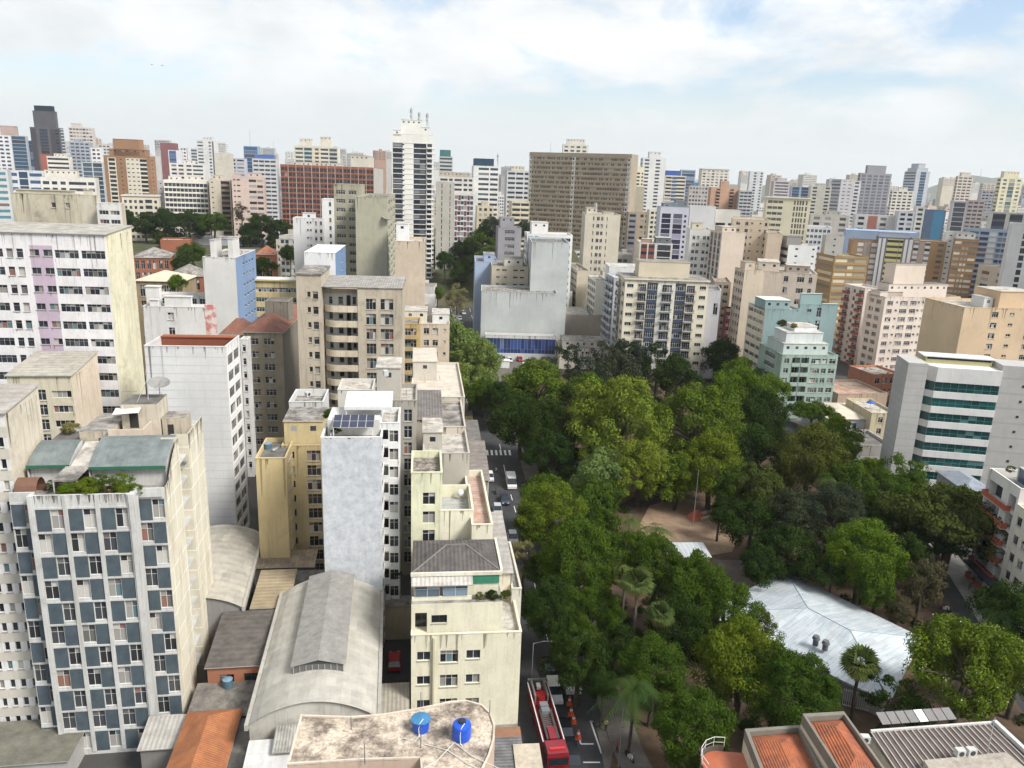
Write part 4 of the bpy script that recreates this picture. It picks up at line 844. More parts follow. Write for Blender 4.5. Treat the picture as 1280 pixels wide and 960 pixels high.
# ------------------------------------------------------------------ near roof with the two blue tanks
def near_roof():
    px = [(359, 957), (376, 895), (439, 897), (478, 894), (514, 888), (540, 883), (562, 878), (583, 876.5), (603, 882), (614, 893), (619, 908), (618, 926), (612, 946), (600, 970), (560, 990), (528, 985), (525, 949), (457, 951)]
    Z = 20.0; pts = [at_z(x, y, Z) for x, y in px]; c = sum(pts, Vector((0, 0, 0)))/len(pts)
    root = empty('building', 'nearest rooftop with stained pink screed, rounded end and two blue tanks', 'building', Vector((c.x, c.y, 0)))
    loc = [(p.x-c.x, p.y-c.y) for p in pts]; loc.reverse()
    if sum(a[0]*b[1]-b[0]*a[1] for a, b in zip(loc, loc[1:]+loc[:1])) < 0: loc.reverse()
    mb = MB(); mb.prism(loc, 0, Z-.05, 0, 0); mb.build('wall', [wallm((.56, .42, .33), .3)], root)
    mb = MB(); mb.prism(loc, Z-.046, Z, 0, 0)
    m, t, b = new_mat('stained_screed'); p = geo(t)
    col = mixn(t, ramp(t, noise(t, p, .42, 10, .74, None, (2, 5, 0)), .42, .60), (.58, .50, .40), (.16, .13, .105)); col = mixn(t, ramp(t, noise(t, p, 3.2, 8, .75), .35, .62, (.72, .69, .66), (1, 1, 1)), (0, 0, 0), col) if False else mixn(t, 1, col, ramp(t, noise(t, p, 2.6, 9, .78), .36, .56, (.52, .48, .45), (1.06, 1.05, 1.04)), 'MULTIPLY')
    w_ = t.nodes.new('ShaderNodeTexVoronoi'); w_.feature = 'DISTANCE_TO_EDGE'; w_.inputs['Scale'].default_value = .28; mpv = t.nodes.new('ShaderNodeMapping'); t.links.new(p, mpv.inputs[0]); t.links.new(mpv.outputs[0], w_.inputs['Vector'])
    col = mixn(t, ramp(t, w_.outputs['Distance'], .0, .02, (.35, .35, .35), (0, 0, 0)), col, (.12, .1, .08)); t.links.new(col, b.inputs['Base Color']); b.inputs['Roughness'].default_value = .95
    mb.build('roof', [m], root)
    # raised rim
    mb = MB(); n = len(loc)
    for i in range(n):
        a, d = Vector((*loc[i], 0)), Vector((*loc[(i+1) % n], 0)); nn = (d-a).normalized(); nn = Vector((-nn.y, nn.x, 0))*.16
        q = [(a.x, a.y), (d.x, d.y), (d.x+nn.x, d.y+nn.y), (a.x+nn.x, a.y+nn.y)]; mb.prism(q, Z+.003+i*.0007, Z+.15+i*.0011, 0, 0)
    mb.build('rim', [wallm((.64, .56, .46), .5)], root)
    mb = MB()
    for x, y, hgt in ((439, 912, 1.3), (456, 955, 1.9), (526, 935, 1.9), (526, 885, 1.6), (612, 893, 1.4)):
        q = at_z(x, y, Z); mb.cyl(q.x-c.x, q.y-c.y, Z, Z+hgt, .04, .03, 6)
    mb.build('post', [RAIL], root)
    mb = MB()
    for chain in (((505, 923), (519, 926), (525, 918)), ((530, 930), (560, 938), (585, 955), (600, 962)), ((568, 928), (545, 952), (530, 960)), ((568, 928), (590, 945), (640, 968))):
        mb.tube([at_z(x, y, Z+.12)-Vector((c.x, c.y, 0)) for x, y in chain], .035, 5)
    mb.build('pipe', [plain((.62, .60, .56))], root)
    return c
near_roof()
def tank(label, px, py, r, h, lidc, ribs):
    q = at_z(px, py, 20.005); BL = plain((.012, .085, .52), .35, 0, .5, 'blue_plastic')
    root = empty('water_tank', label, 'water tank', q); mb = MB()
    prof = [(r*.93, 0), (r, .12), (r, h*.45), (r*1.02, h*.47), (r*1.02, h*.52), (r, h*.54), (r, h*.86), (r*.93, h*.95)] if not ribs else [(r*.82, 0), (r*.86, .1), (r*.98, h*.86), (r*1.04, h*.88), (r*1.04, h*.95)]
    for (r0, z0), (r1, z1) in zip(prof, prof[1:]): mb.cyl(0, 0, z0, z1, r0, r1, 28, 0, False)
    if not ribs: mb.cyl(0, 0, h*.95, h*1.06, r*.93, r*.45, 28, 0, True)
    mb.build('tank_body', [BL], root, smooth=True)
    mb = MB()
    if ribs:
        n = 12
        for i in range(n):
            a0, a1, am = 2*math.pi*i/n, 2*math.pi*(i+1)/n, 2*math.pi*(i+.5)/n; R_ = r*1.06
            A, B_, M_ = (R_*math.cos(a0), R_*math.sin(a0), h*.95), (R_*math.cos(a1), R_*math.sin(a1), h*.95), (R_*math.cos(am), R_*math.sin(am), h*.985)
            T_ = (0, 0, h*1.12); mb.poly([A, M_, T_]); mb.poly([M_, B_, T_])
        mb.cyl(0, 0, h*.93, h*.952, r*1.06, r*1.06, 24)
    else:
        mb.cyl(0, 0, h*1.06, h*1.16, r*.42, r*.40, 20); mb.cyl(0, 0, h*1.16, h*1.19, r*.3, r*.28, 16)
    mb.build('lid', [lidc], root)
    mb = MB(); mb.tube([(r*.3, -r*.35, h*1.1), (0, -r*.9, h*1.0), (-r*.1, -r*1.06, h*.6), (-r*.05, -r*1.06, .1), (.2, -r*1.6, .06)], .035, 5); mb.build('pipe', [plain((.66, .66, .64))], root)
tank('squat blue water tank with pale ribbed lid on the nearest roof', 526, 912, .78, 1.15, plain((.05, .19, .36), .45), True)
tank('taller bright blue water tank with round black cap on the nearest roof', 577, 922, .78, 1.45, plain((.03, .03, .035), .5), False)
q = at_z(622, 960, 15.5); rt = low('dark slatted pergola roof at the right of the nearest rooftop', (q.x, q.y-1), 6, 2.3, 4.4, 15.2, 15.6, ribm((.10, .10, .10), (.2, .2, .2), .35, 'Y', seed=33, depth=.9), (.3, .25, .2), name='pergola', cat='pergola')
q = at_z(650, 962, 15.5); low('stained pale lean-to roof beside the slatted pergola', (q.x, q.y-1), 6, 1.9, 3.6, 15.3, 15.7, roofm((.52, .46, .36), (.34, .3, .24), 1.2), (.4, .35, .28), name='shed')
q = at_z(632, 925, 12); low('small brick edged yard deck behind the slatted pergola', (q.x-1.2, q.y), 6, 2.6, 1.8, 11.6, 11.7, roofm((.3, .15, .09), (.2, .12, .08), 1), (.45, .4, .3), name='shed')
# ------------------------------------------------------------------ tiled house and ribbed roof, bottom right
def tiled_house():
    Z = 12.0; RIM = wallm((.21, .195, .165), .7); CRM = wallm((.66, .60, .46), .3)
    root = empty('house', 'house with two clay tiled roofs inside mossy concrete parapets', 'house', (30, 58, 0))
    off = Vector((30, 58, 0))
    TL = ribm((.44, .125, .045), (.20, .07, .04), .24, 'X', seed=41, depth=.8)
    def wing(px, z, rise):
        P = [at_z(x, y, z)-off for x, y in px]; A, B, Dv = P[0], P[1], P[2]   # far left, far right, near right
        C2 = A+(Dv-B); mb = MB()
        pts = [(C2.x, C2.y), (Dv.x, Dv.y), (B.x, B.y), (A.x, A.y)]
        mb.prism(pts, 0, z-1.2, 0, 0)
        cen = (A+B+C2+Dv)/4
        def ins(p, k=.55): d = (cen-p); d.z = 0; return p+d.normalized()*k
        for i in range(4):
            p, q = Vector((*pts[i], 0)), Vector((*pts[(i+1) % 4], 0)); pi, qi = ins(p), ins(q)
            mb.quad((p.x, p.y, z-1.2), (q.x, q.y, z-1.2), (q.x, q.y, z), (p.x, p.y, z), 1); mb.quad((p.x, p.y, z), (q.x, q.y, z), (qi.x, qi.y, z), (pi.x, pi.y, z), 1); mb.quad((qi.x, qi.y, z-.6), (pi.x, pi.y, z-.6), (pi.x, pi.y, z), (qi.x, qi.y, z), 1)
        mb.build('wall', [CRM, RIM], root)
        I = [ins(Vector((*p, 0))) for p in pts]; r0 = (I[0]+I[1])/2; r1 = (I[2]+I[3])/2; dd = (r1-r0).normalized(); r1 = r1-dd*2.2; r0 = r0+dd*1.5
        zb, zt2 = z-.62, z-.62+rise; mb = MB()
        g = lambda p, zz: (p.x, p.y, zz)
        mb.quad(g(I[1], zb), g(I[2], zb), g(r1, zt2), g(r0, zt2)); mb.poly([g(I[2], zb), g(I[3], zb), g(r1, zt2)]); mb.quad(g(I[3], zb), g(I[0], zb), g(r0, zt2), g(r1, zt2)); mb.poly([g(I[0], zb), g(I[1], zb), g(r0, zt2)])
        mb.build('roof', [TL], root)
    wing([(931, 911), (1000, 906), (1034, 975)], Z, .9)
    wing([(1003, 892), (1055, 889), (1112, 968)], Z+1.7, 1.1)
    # balcony at the left with white rail
    mb = MB(); q = at_z(905, 962, Z-2.6)-off; n = 10
    ring = [(q.x+2.3*math.cos(math.pi*(.42+i/n*.75)), q.y+2.6*math.sin(math.pi*(.42+i/n*.75))) for i in range(n+1)]
    poly = ring+[(q.x+2.6, q.y-2.4), (q.x+2.6, q.y+2.4)]
    mb.prism(poly, Z-3.2, Z-2.6, 1, 0, True)
    for a, b in zip(ring, ring[1:]): mb.quad((*a, Z-2.6), (*b, Z-2.6), (*b, Z-1.9), (*a, Z-1.9), 1); mb.quad((*b, Z-2.7), (*a, Z-2.7), (*a, Z-1.88), (*b, Z-1.88), 1)
    mb.build('balcony', [plain((.40, .12, .06)), RIM], root)
    mb = MB()
    for a, b in zip(ring[::2], ring[2::2]): mb.bar((*a, Z-.9), (*b, Z-.9), .03); mb.bar((*a, Z-2), (*a, Z-.9), .03); mb.bar((*a, Z-1.5), (*b, Z-1.5), .02)
    mb.build('railing', [WHITE_FR], root)
tiled_house()
def ribbed_house():
    Z = 12.0; px = [(1088, 916), (1242, 905), (1330, 985), (1140, 990)]; P = [at_z(x, y, Z) for x, y in px]; c = P[0].copy(); c.z = 0
    root = empty('building', 'dark ribbed metal roof with pale seams and a concrete roof slab', 'building', c); P = [p-c for p in P]
    mb = MB(); mb.prism([(P[3].x, P[3].y), (P[2].x, P[2].y), (P[1].x, P[1].y), (P[0].x, P[0].y)], 0, Z-.5, 0, 0); mb.build('wall', [wallm((.40, .38, .34), .4)], root)
    mb = MB(); g = lambda p, z: (p.x, p.y, z); mb.quad(g(P[3], Z-.2), g(P[2], Z-.2), g(P[1], Z+.1), g(P[0], Z+.1), 0)
    mb.build('roof', [roofm((.10, .078, .07), (.15, .12, .11), .8, .6)], root)
    n = 22
    m2 = MB()
    for i in range(n+1):
        t = i/n; a, b = P[0].lerp(P[1], t), P[3].lerp(P[2], t); m2.bar((a.x, a.y, Z+.16), (b.x, b.y, Z-.14), .075)
    m2.build('roof_seam', [plain((.42, .38, .34), .5)], root)
    m2 = MB(); m2.bar(g(P[0], Z+.2), g(P[1], Z+.2), .16); m2.bar(g(P[1], Z+.3), g(P[2], Z+.1), .3); m2.build('ridge_cap', [plain((.55, .54, .52))], root)
    m2 = MB(); S = [at_z(x, y, Z+.9)-c for x, y in ((1155, 950), (1258, 940), (1330, 1000), (1190, 1010))]; m2.prism([(p.x, p.y) for p in reversed(S)], Z-.3, Z+.9, 0, 1); m2.build('roof_slab', [wallm((.42, .38, .32), .5), roofm((.46, .42, .36), (.25, .22, .19), 1.2)], root)
    for i, (x, y) in enumerate(((1096, 906), (1196, 901))):
        pass
    m2 = MB(); A, B = at_z(1104, 911, Z)-c, at_z(1198, 904, Z)-c; dv = (A-P[3]).normalized(); up_ = Vector((0, 1.5, .5))
    for i in range(8):
        a, b = A.lerp(B, i/8+.006), A.lerp(B, (i+1)/8-.006); m2.quad((a.x, a.y+.3, Z+.25), (b.x, b.y+.3, Z+.25), (b.x-.2, b.y+1.6, Z+.7), (a.x-.2, a.y+1.6, Z+.7), 1 if i == 4 else 0)
    m2.build('roof_vent_panel', [plain((.20, .19, .185), .35), WHITE_FR], root)
    return
ribbed_house()
for i, (x, y, lb) in enumerate(((1199, 944, 'air conditioner unit on the concrete slab, left one of the pair'), (1213, 943, 'air conditioner unit on the concrete slab, right one of the pair'))):
    q = at_z(x, y, 12.92); rt = empty('air_conditioner', lb, 'air conditioner', q, .1); mb = MB(); mb.box(-.42, -.3, 0, .42, .3, .7, 0); mb.build('casing', [plain((.5, .5, .48))], rt); mb = MB()
    mb.v = []; mb.poly([(.28*math.cos(2*math.pi*k/14), -.305, .35+.28*math.sin(2*math.pi*k/14)) for k in range(14)]); mb.build('fan_grille', [DARK_FR], rt)
# ------------------------------------------------------------------ white roofed hall in the park
def tent_hall():
    p1, p2, p3, p4 = [at_z(x, y, 3.2) for x, y in ((982, 714), (1153, 797), (1112, 878), (872, 766))]; r1, r2 = at_z(1010, 760, 5.6), at_z(1063, 788, 5.6)
    c = (p1+p2+p3+p4)/4; c.z = 0; root = empty('hall', 'low hall with wide faceted white metal roof among the park trees', 'hall', c)
    g = lambda p, z=None: (p.x-c.x, p.y-c.y, p.z if z is None else z)
    m, t, b = new_mat('worn_white_metal'); p = geo(t)
    mpn = t.nodes.new('ShaderNodeMapping'); mpn.inputs['Rotation'].default_value = (0, 0, -.62); t.links.new(p, mpn.inputs[0]); v2 = mpn.outputs[0]
    col = mixn(t, ramp(t, noise(t, v2, .9, 8, .72, (.3, 2.2, 1)), .42, .66), (.50, .535, .55), (.34, .385, .41)); col = mixn(t, ramp(t, noise(t, v2, .35, 6, .7, (.4, 1.6, 1), (4, 9, 0)), .52, .72, (0, 0, 0), (.5, .5, .5)), col, (.44, .40, .37))
    br = t.nodes.new('ShaderNodeTexBrick'); br.inputs['Scale'].default_value = 1; br.inputs['Brick Width'].default_value = 2.6; br.inputs['Row Height'].default_value = .9; br.inputs['Mortar Size'].default_value = .025; br.inputs['Color1'].default_value = (1.04, 1.04, 1.04, 1); br.inputs['Color2'].default_value = (.86, .88, .9, 1); br.inputs['Mortar'].default_value = (.58, .62, .66, 1); t.links.new(v2, br.inputs['Vector'])
    col = mixn(t, .9, col, br.outputs['Color'], 'MULTIPLY'); t.links.new(col, b.inputs['Base Color']); b.inputs['Roughness'].default_value = .55; b.inputs['Metallic'].default_value = .1
    mb = MB(); mb.quad(g(p1), g(r1), g(r2), g(p2)); mb.poly([g(p2), g(r2), g(p3)]); mb.quad(g(p3), g(r2), g(r1), g(p4)); mb.poly([g(p4), g(r1), g(p1)])
    for q0, q1 in ((p1, p2), (p2, p3), (p3, p4), (p4, p1)): mb.quad(g(q0, 2.9), g(q1, 2.9), g(q1), g(q0))
    mb.build('roof', [m], root)
    mb = MB()
    for q0, q1 in ((r1, r2), (r1, p1), (r1, p4), (r2, p2), (r2, p3)): mb.bar(g(q0, q0.z+.03), g(q1, q1.z+.03), .05)
    mb.build('ridge_seam', [plain((.34, .40, .43), .5)], root)
    mb = MB(); cc = (p1+p2+p3+p4)/4
    q = [p+(cc-p)*.07 for p in (p1, p2, p3, p4)]
    for a, b_ in zip(q, q[1:]+q[:1]): mb.quad(g(b_, 0), g(a, 0), g(a, 2.95), g(b_, 2.95))
    mb.build('wall', [wallm((.36, .35, .33), .4)], root)
    for x, y in ((1020, 800), (1032, 806)):
        w_ = at_z(x, y, 5.2); mb = MB(); mb.cyl(w_.x-c.x, w_.y-c.y, 4.4, 5.4, .38, .38, 14); mb.cyl(w_.x-c.x, w_.y-c.y, 5.4, 5.85, .55, .4, 14); mb.build('roof_vent', [plain((.13, .13, .14), .6)], root)
tent_hall()
# park hut
q = at_z(866, 690, 3.6); rt = low('small park hut with pale sheet roof under the trees', (q.x-4.4, q.y-1.6), 5, 7.2, 4.4, 3.4, 3.7, ribm((.42, .44, .46), (.34, .36, .37), .8, 'X', seed=44, depth=.2), (.25, .21, .18), name='hut', cat='hut')
# ------------------------------------------------------------------ office block with green ribbon windows
def green_office():
    Yc = 158; C = at_Y(1156, 455, Yc); az = -9; a = math.radians(az); u = Vector((math.cos(a), math.sin(a), 0)); v = Vector((-math.sin(a), math.cos(a), 0))
    W = reach(C, u, 1252, 17); root = empty('office_building', 'modern concrete office block with bands of green glass between two piers', 'office', Vector((C.x, C.y, 0)), a)
    Hh = C.z; fh = 3.28; wl = wallm((.66, .65, .63), .2); pier = wallm((.46, .45, .43), .25, lines=1.6); pier2 = wallm((.44, .43, .41), .18, lines=3.2)
    zb_ = Hh-2.2; D = 6
    mb = MB(); mb.box(-3.7, -1.6, 0, .2, 6.3, Hh+.4, 0); mb.build('pier', [pier], root)
    mb = MB(); mb.box(W+.01, -.4, 0, W+11, D, Hh+.9, 0)
    for i in range(8): mb.box(W+4.4, -.46, Hh-3.5-i*fh*1.0, W+4.9, -.402, Hh-3.0-i*fh, 1)
    mb.build('pier', [pier2, INTERIOR], root)
    mb = MB(); x0, xc, x1 = .21, 2.4, W
    n = int((zb_)/fh)
    for i in range(n+1):
        zt2 = zb_-i*fh; zs = max(0, zt2-1.45)
        if i == 0: zt2 = Hh-.3; zs = zb_-1.45+.2
        mb.prism([(x0, 1.6), (xc, -.9), (x1, -.9), (x1, D), (x0, D)], zs, zt2, 0, 0, True)
    mb.build('spandrel', [wl], root)
    for i in range(n+1):
        zb2 = max(.05, zb_-1.45-(i+1)*fh+1.45+.0); za, zc_ = zb_-(i+1)*fh+.004, zb_-i*fh-1.454
        if i == 0: zc_ = zb_-1.25-.004
        if zc_-za < .5: continue
        nb = 8; g0 = Vector((xc, -.66, 0)); g1 = Vector((x1-.02, -.66, 0))
        m2 = MB()
        for k in range(nb):
            a_, b_ = g0.lerp(g1, k/nb), g0.lerp(g1, (k+1)/nb)
            for zz0, zz1 in ((za, za+.75), (za+.75, zc_)): m2.quad((a_.x, a_.y, zz0), (b_.x, b_.y, zz0), (b_.x, b_.y, zz1), (a_.x, a_.y, zz1), 0)
            m2.box(a_.x-.03, a_.y-.05, za+.02, a_.x+.03, a_.y-.01, zc_-.02, 1)
        e = Vector((x0, 1.85, 0))
        for k in range(3):
            a_, b_ = e.lerp(g0, k/3), e.lerp(g0, (k+1)/3)
            m2.quad((a_.x, a_.y, za), (b_.x, b_.y, za), (b_.x, b_.y, zc_), (a_.x, a_.y, zc_), 0)
        m2.box(g0.x, g0.y-.06, za+.73, g1.x, g0.y-.012, za+.78, 1)
        m2.build('ribbon_window', [GREEN_GLASS, plain((.10, .22, .21), .4)], root)
    m2 = MB(); m2.box(x0+1.0, 3.2, Hh-.3, x1-.6, 5.9, Hh+1.1, 0); m2.quad((x0+1.2, 3.19, Hh+.55), (x1-.8, 3.19, Hh+.55), (x1-.8, 3.19, Hh+1.0), (x0+1.2, 3.19, Hh+1.0), 1); m2.build('roof_house', [wallm((.52, .47, .24), .1), GLASSF], root)
    m2 = MB(); m2.box(x0+.4, 2.8, Hh+1.104, x1-.1, 7, Hh+1.3, 0); m2.build('roof', [plain((.62, .63, .64))], root)
    BOXES.append((1108, 1300, 440, Yc, 620))
green_office()
# building with rust red balconies at the right edge (its park front runs towards the camera)
def red_balconies():
    A = at_Y(1239, 585, 123); az = -4; a = math.radians(az); u = Vector((math.cos(a), math.sin(a), 0)); v = Vector((-math.sin(a), math.cos(a), 0))
    # local frame: x away from the street, y along the street towards the camera is -v
    Hh = A.z; root = empty('apartment_building', 'white apartment building with rust red balcony fronts facing the park street', 'building', Vector((A.x, A.y, 0)), a)
    wm = wallm((.68, .66, .62), .25); red = plain((.36, .085, .04), .6); mb = MB(); wins = []; bl = []
    Ln, D = 9.0, 14
    facade(mb, (0, 0), (0, -1), Ln, 0, Hh, fh=3.1, head=1.5, baked=False, wins=wins, balcs=bl, pat='.35 d3.2 1.6 d1.6 .4')
    mb.quad((0, -Ln, 0), (D, -Ln, 0), (D, -Ln, Hh), (0, -Ln, Hh)); mb.quad((D, 0, 0), (0, 0, 0), (0, 0, Hh), (D, 0, Hh)); mb.quad((D, -Ln, 0), (D, 0, 0), (D, 0, Hh), (D, -Ln, Hh))
    mb.build('wall', [wm, wm, wm, GLASS], root)
    place_wins(root, wins, [], DARK_FR, glassm((.02, .025, .035), (.55, .55, .55), .7), CONC, [CONC, wm, RAIL], 'rail')
    z = Hh-1.5
    while z > 2.5:
        z -= 3.1; m2 = MB(); m2.box(-.95, -7.6, z-.1, -.004, -.4, z+.08, 1); m2.box(-.95, -7.6, z+.083, -.8, -.4, z+.95, 0); m2.box(-.796, -7.6, z+.083, -.004, -7.46, z+.95, 0); m2.box(-.796, -.54, z+.083, -.004, -.4, z+.95, 0); m2.build('balcony', [red, CONC], root)
    flat_roof(root, 0, -Ln, D, 0, Hh, 1.3, ROOF_GREY, wm)
    m2 = MB(); m2.box(2.6, -8.5, Hh-1.29, 9, -3, Hh+1.6, 0, 1); m2.quad((2.59, -8.3, Hh-.8), (2.59, -8.3, Hh+1.4), (2.59, -3.4, Hh+1.4), (2.59, -3.4, Hh-.8), 2); m2.build('penthouse', [plain((.25, .32, .36), .4), ROOF_PALE, BLUE_GLASS], root)
    m2 = MB(); m2.box(-.02, -.24, 0, -.3, 0, Hh, 0); m2.build('fin', [wm], root)
    # ground floor awning
    m2 = MB(); m2.box(-2.4, -16, 4.0, -.02, -1.5, 4.25, 0); m2.build('awning', [plain((.03, .03, .045))], root)
    h2 = Hh-2.6; r2 = empty('apartment_building', 'cream white block with small dark windows next to the rust red balconies', 'building', Vector((A.x, A.y, 0))-v*(Ln+.05), a)
    mb = MB(); wins = []; facade(mb, (0, 0), (0, -1), 15, 0, h2, fh=3.1, head=1.1, baked=False, wins=wins, balcs=[], pat='.6 w1.1 .8 w1.2 .9 w1.1 .8 w1.2 .9 w1.1 .8 w1.2 .9')
    mb.quad((0, -15, 0), (D, -15, 0), (D, -15, h2), (0, -15, h2)); mb.quad((D, 0, 0), (0, 0, 0), (0, 0, h2), (D, 0, h2)); mb.quad((D, -15, 0), (D, 0, 0), (D, 0, h2), (D, -15, h2))
    mb.build('wall', [wallm((.66, .62, .52), .2)], r2); place_wins(r2, wins, [], DARK_FR, GLASS, CONC, [CONC]*3, 'rail'); flat_roof(r2, 0, -15, D, 0, h2, .9, TILE, wallm((.66, .62, .52), .2))
red_balconies()
# low houses between the mint building and the office
tower('low white house with tall narrow windows and pale hip roof', (1036, 523), 196, 'L', 1090, 1030, '.6 w.9 .5 v.6 .3 v.6 .3 w.6 2.2', '.5 w1 .6 w1 .5', (.62, .63, .66), fpx=14, az=4, d=15, roof='hip', rise=1.4, roofm_=roofm((.62, .56, .45), (.48, .43, .35), .5), dirt=.25)
tower('yellow cream low house adjoining the tall windowed white house', (1090, 516), 194, 'L', 1122, 1089, '1.6 w1 1.4 w.8 .8', '1', (.58, .50, .34), fpx=14, az=4, d=14, roofm_=ROOF_PALE, dirt=.35)
tower('salmon painted corner house with three square windows', (1092, 468), 238, 'L', 1128, 1080, '.5 w1 .6 w1 .6 w1 1.4', '1', (.50, .21, .13), fpx=14, az=14, d=12, roofm_=ROOF_PALE, dirt=.2)
tower('dark flat roofed shed below the yellow cream house', (1062, 556), 176, 'L', 1116, 1060, '1', '1', (.45, .43, .4), d=12, az=4, roofm_=ROOF_DARK)
tower('second dark sheet roof with white edge near the office pier', (1078, 582), 168, 'L', 1112, 1076, '1', '1', (.56, .55, .53), d=6, az=4, roofm_=ROOF_DARK)
tower('patchwork of low tile and sheet roofs behind the tall windowed house', (1048, 492), 218, 'L', 1110, 1046, '1', '1', (.46, .34, .26), d=16, az=10, roofm_=roofm((.36, .17, .11), (.5, .45, .38), .25), zb=0)
tower('grey slate blue low roofs in front of the office glass', (1206, 612), 142, 'L', 1240, 1203, '1', '1', (.34, .37, .40), d=10, az=0, roof='hip', rise=1.2, roofm_=roofm((.28, .32, .37), (.2, .22, .26), .8))
# white house with terrace facing the park, blue glazed base of the pale gable
tower('old white corner house with terrace canopy at the head of the park', (700, 435), 268, 'L', 765, 696, '.6 w1 .8 v.7 .3 v.7 .3 v.7 2 w1 .8', '.5 w1 .5', (.62, .58, .50), fpx=13, dirt=.5, baked=False, d=18, roofm_=ROOF_GREY, top=((.05, .1, .4, .5, 3.2, (.5, .47, .42)), (.4, .3, .5, .5, 2.4)))
tower('broad pale grey windowless hall front above a strip of blue glass', (602, 364), 284, 'L', 697, 599, '1', '1', (.50, .52, .515), d=18, dirt=.15, az=3, roofm_=ROOF_GREY)
tower('low showroom front of blue glass with white fascia behind the car park', (607, 418), 279, 'L', 696, 604, '.3 g20 .3', '1', (.60, .60, .58), fh=6.4, head=.9, d=4, baked=False, gl=glassm((.025, .045, .13), (.12, .16, .28), .6), fr=plain((.3, .34, .45)), zb=0, dirt=.1, az=3)
# school and pale roofs far left
BRICK = (.30, .11, .06)
tower('old brick school wing with grey hip roof', (212, 322), 330, 'R', 166, 216, '.4 v.8 .5 v.8 .5 v.8 .5 v.8 .5 v.8 .5 v.8 .4', '1', BRICK, fh=5, d=18, roof='hip', rise=3.5, roofm_=ROOF_GREY, baked=False)
tower('brick school block with slate roof beside the white stack tower', (253, 345), 265, 'R', 214, 256, '.5 v.9 .6 v.9 .6 v.9 .5', '1', BRICK, fh=5, d=16, roof='hip', rise=3, roofm_=ROOF_GREY, baked=False)
tower('long blank brick wall block beneath dark trees', (238, 300), 400, 'R', 200, 240, '1', '1', BRICK, d=14, roofm_=ROOF_PALE)
tower('pale canvas roofed pavilion by the school', (228, 352), 240, 'R', 168, 233, '.6 W2 .6 W2 .6', '1', (.34, .26, .16), fh=5, d=14, roof='hip', rise=2.6, roofm_=roofm((.62, .55, .42), (.5, .44, .34), .6))
tower('brick pavilion with small red tiled pyramid roof', (343, 318), 300, 'R', 320, 346, '.5 v.8 .5 v.8 .5', '1', BRICK, fh=5, d=9, roof='hip', rise=3, roofm_=TILE, baked=False)
tower('long white sheet roof behind the school garden', (330, 300), 420, 'R', 225, 332, '1', '1', (.4, .42, .44), d=8, roof='shed', rise=1, roofm_=ROOF_WHITE)
# ------------------------------------------------------------------ middle distance
T = tower
CREAM = (.66, .59, .44); WHITE = (.72, .71, .68); OFFW = (.62, .59, .52); BEIGE = (.50, .44, .34); PINK = (.62, .53, .45); GREYC = (.42, .41, .38); PALE = (.68, .64, .56)
NAVY = (.05, .07, .11)
# --- left of the avenue
T('tall white slab with ribbon windows and one lilac stripe, blank cream gable', (131, 294), 125, 'R', -60, 164, '.3 r3.2 .3 r3.2 .5 w1 .5 w1 1 h1.4:1 .6:1 h1.4:1 .3 r3.6 .4 r3.6 .25', '1', (.76, .74, .74), (.52, .42, .50), fpx=23.2, head=1.9, smat=(.72, .68, .50), sdirt=.5, roofm_=ribm((.42, .40, .35), (.25, .23, .2), 1.2, 'Y', seed=5), roof='shed', rise=.9, fr=ALU)
T('weathered concrete block with a rust stained hatch above the lilac striped slab', (90, 243), 146, 'R', 14, 100, '6 s.7 1.5 s.7 .5', '1', (.52, .47, .36), zb=49, fh=4, dirt=.7, top=((.05, .2, .9, .6, 1.2),), group='roof blocks', name='roof_block', cat='building')
T('small white fronted block of six wide windows beside cream blank wall', (151, 254), 225, 'R', 120, 156, '.6 r2.6 .5 r2.6 .6', '1', WHITE, fpx=11.5, head=1.6, smat=BEIGE, baked=False)
T('cream blank walled block with stepped roof next to the six window block', (121, 244), 228, 'R', 100, 124, '1', '1', (.60, .55, .44), top=((.2, .2, .5, .5, 2),))
T('white painted slab tower with bare grey windowless front wall and brick red terrace', (282, 433), 117, 'R', 180, 299, '1', '.35 R1.5 .2 R1.5 .35', (.64, .64, .63), fpx=21.5, zb=4, head=1.3, smat=(.76, .75, .73), par=2.6, top=((.02, .80, .95, .17, 2.45, (.22, .075, .045), 0),), roofm_=roofm((.33, .10, .05), (.24, .09, .05)), lines=1.35, dirt=.16, fr=ALU)
T('narrow white wall block with dark square windows behind the bare slab tower', (309, 424), 150, 'R', 300, 313, '.6 w1 .6', '1', (.66, .65, .64), fpx=17, zb=3, roofm_=ROOF_PALE)
T('brown grey apartment block with small white framed windows under red tiles', (353, 415), 160, 'R', 304, 382, '.8 w1.8 1 w1.8 1 .6', '1', (.33, .29, .22), fpx=16.3, zb=3, head=.9, smat=(.21, .185, .15), roof='hip', rise=2.4, roofm_=TILE_D, dirt=.5)  # smat: shade from the neighbouring block painted into a darker flank colour
T('sooty concrete stair shaft rising behind the red tiled apartment block', (360, 377), 170, 'R', 331, 366, '1', '1', (.24, .215, .18), zb=3, dirt=.8, roofm_=ROOF_DARK, par=.3, cat='stair tower', name='stair_tower')
T('low house with red tiled hip roof between white roofs and brown grey block', (318, 418), 172, 'R', 276, 325, '.6 W1.6 .8 W1.6 .6', '1', (.62, .58, .48), zb=0, roof='hip', rise=3.2, roofm_=TILE_D)
T('white walled workshop with dark louvred roof beside lilac striped slab', (262, 384), 150, 'R', 178, 268, '4 w1 6', '1', (.7, .69, .67), zb=10, par=.5, roofm_=ROOF_WHITE, top=((.02, .5, .2, .4, 4), (.3, .35, .4, .25, 2.2), (.1, .12, .12, .18, 1.6)), dirt=.2)
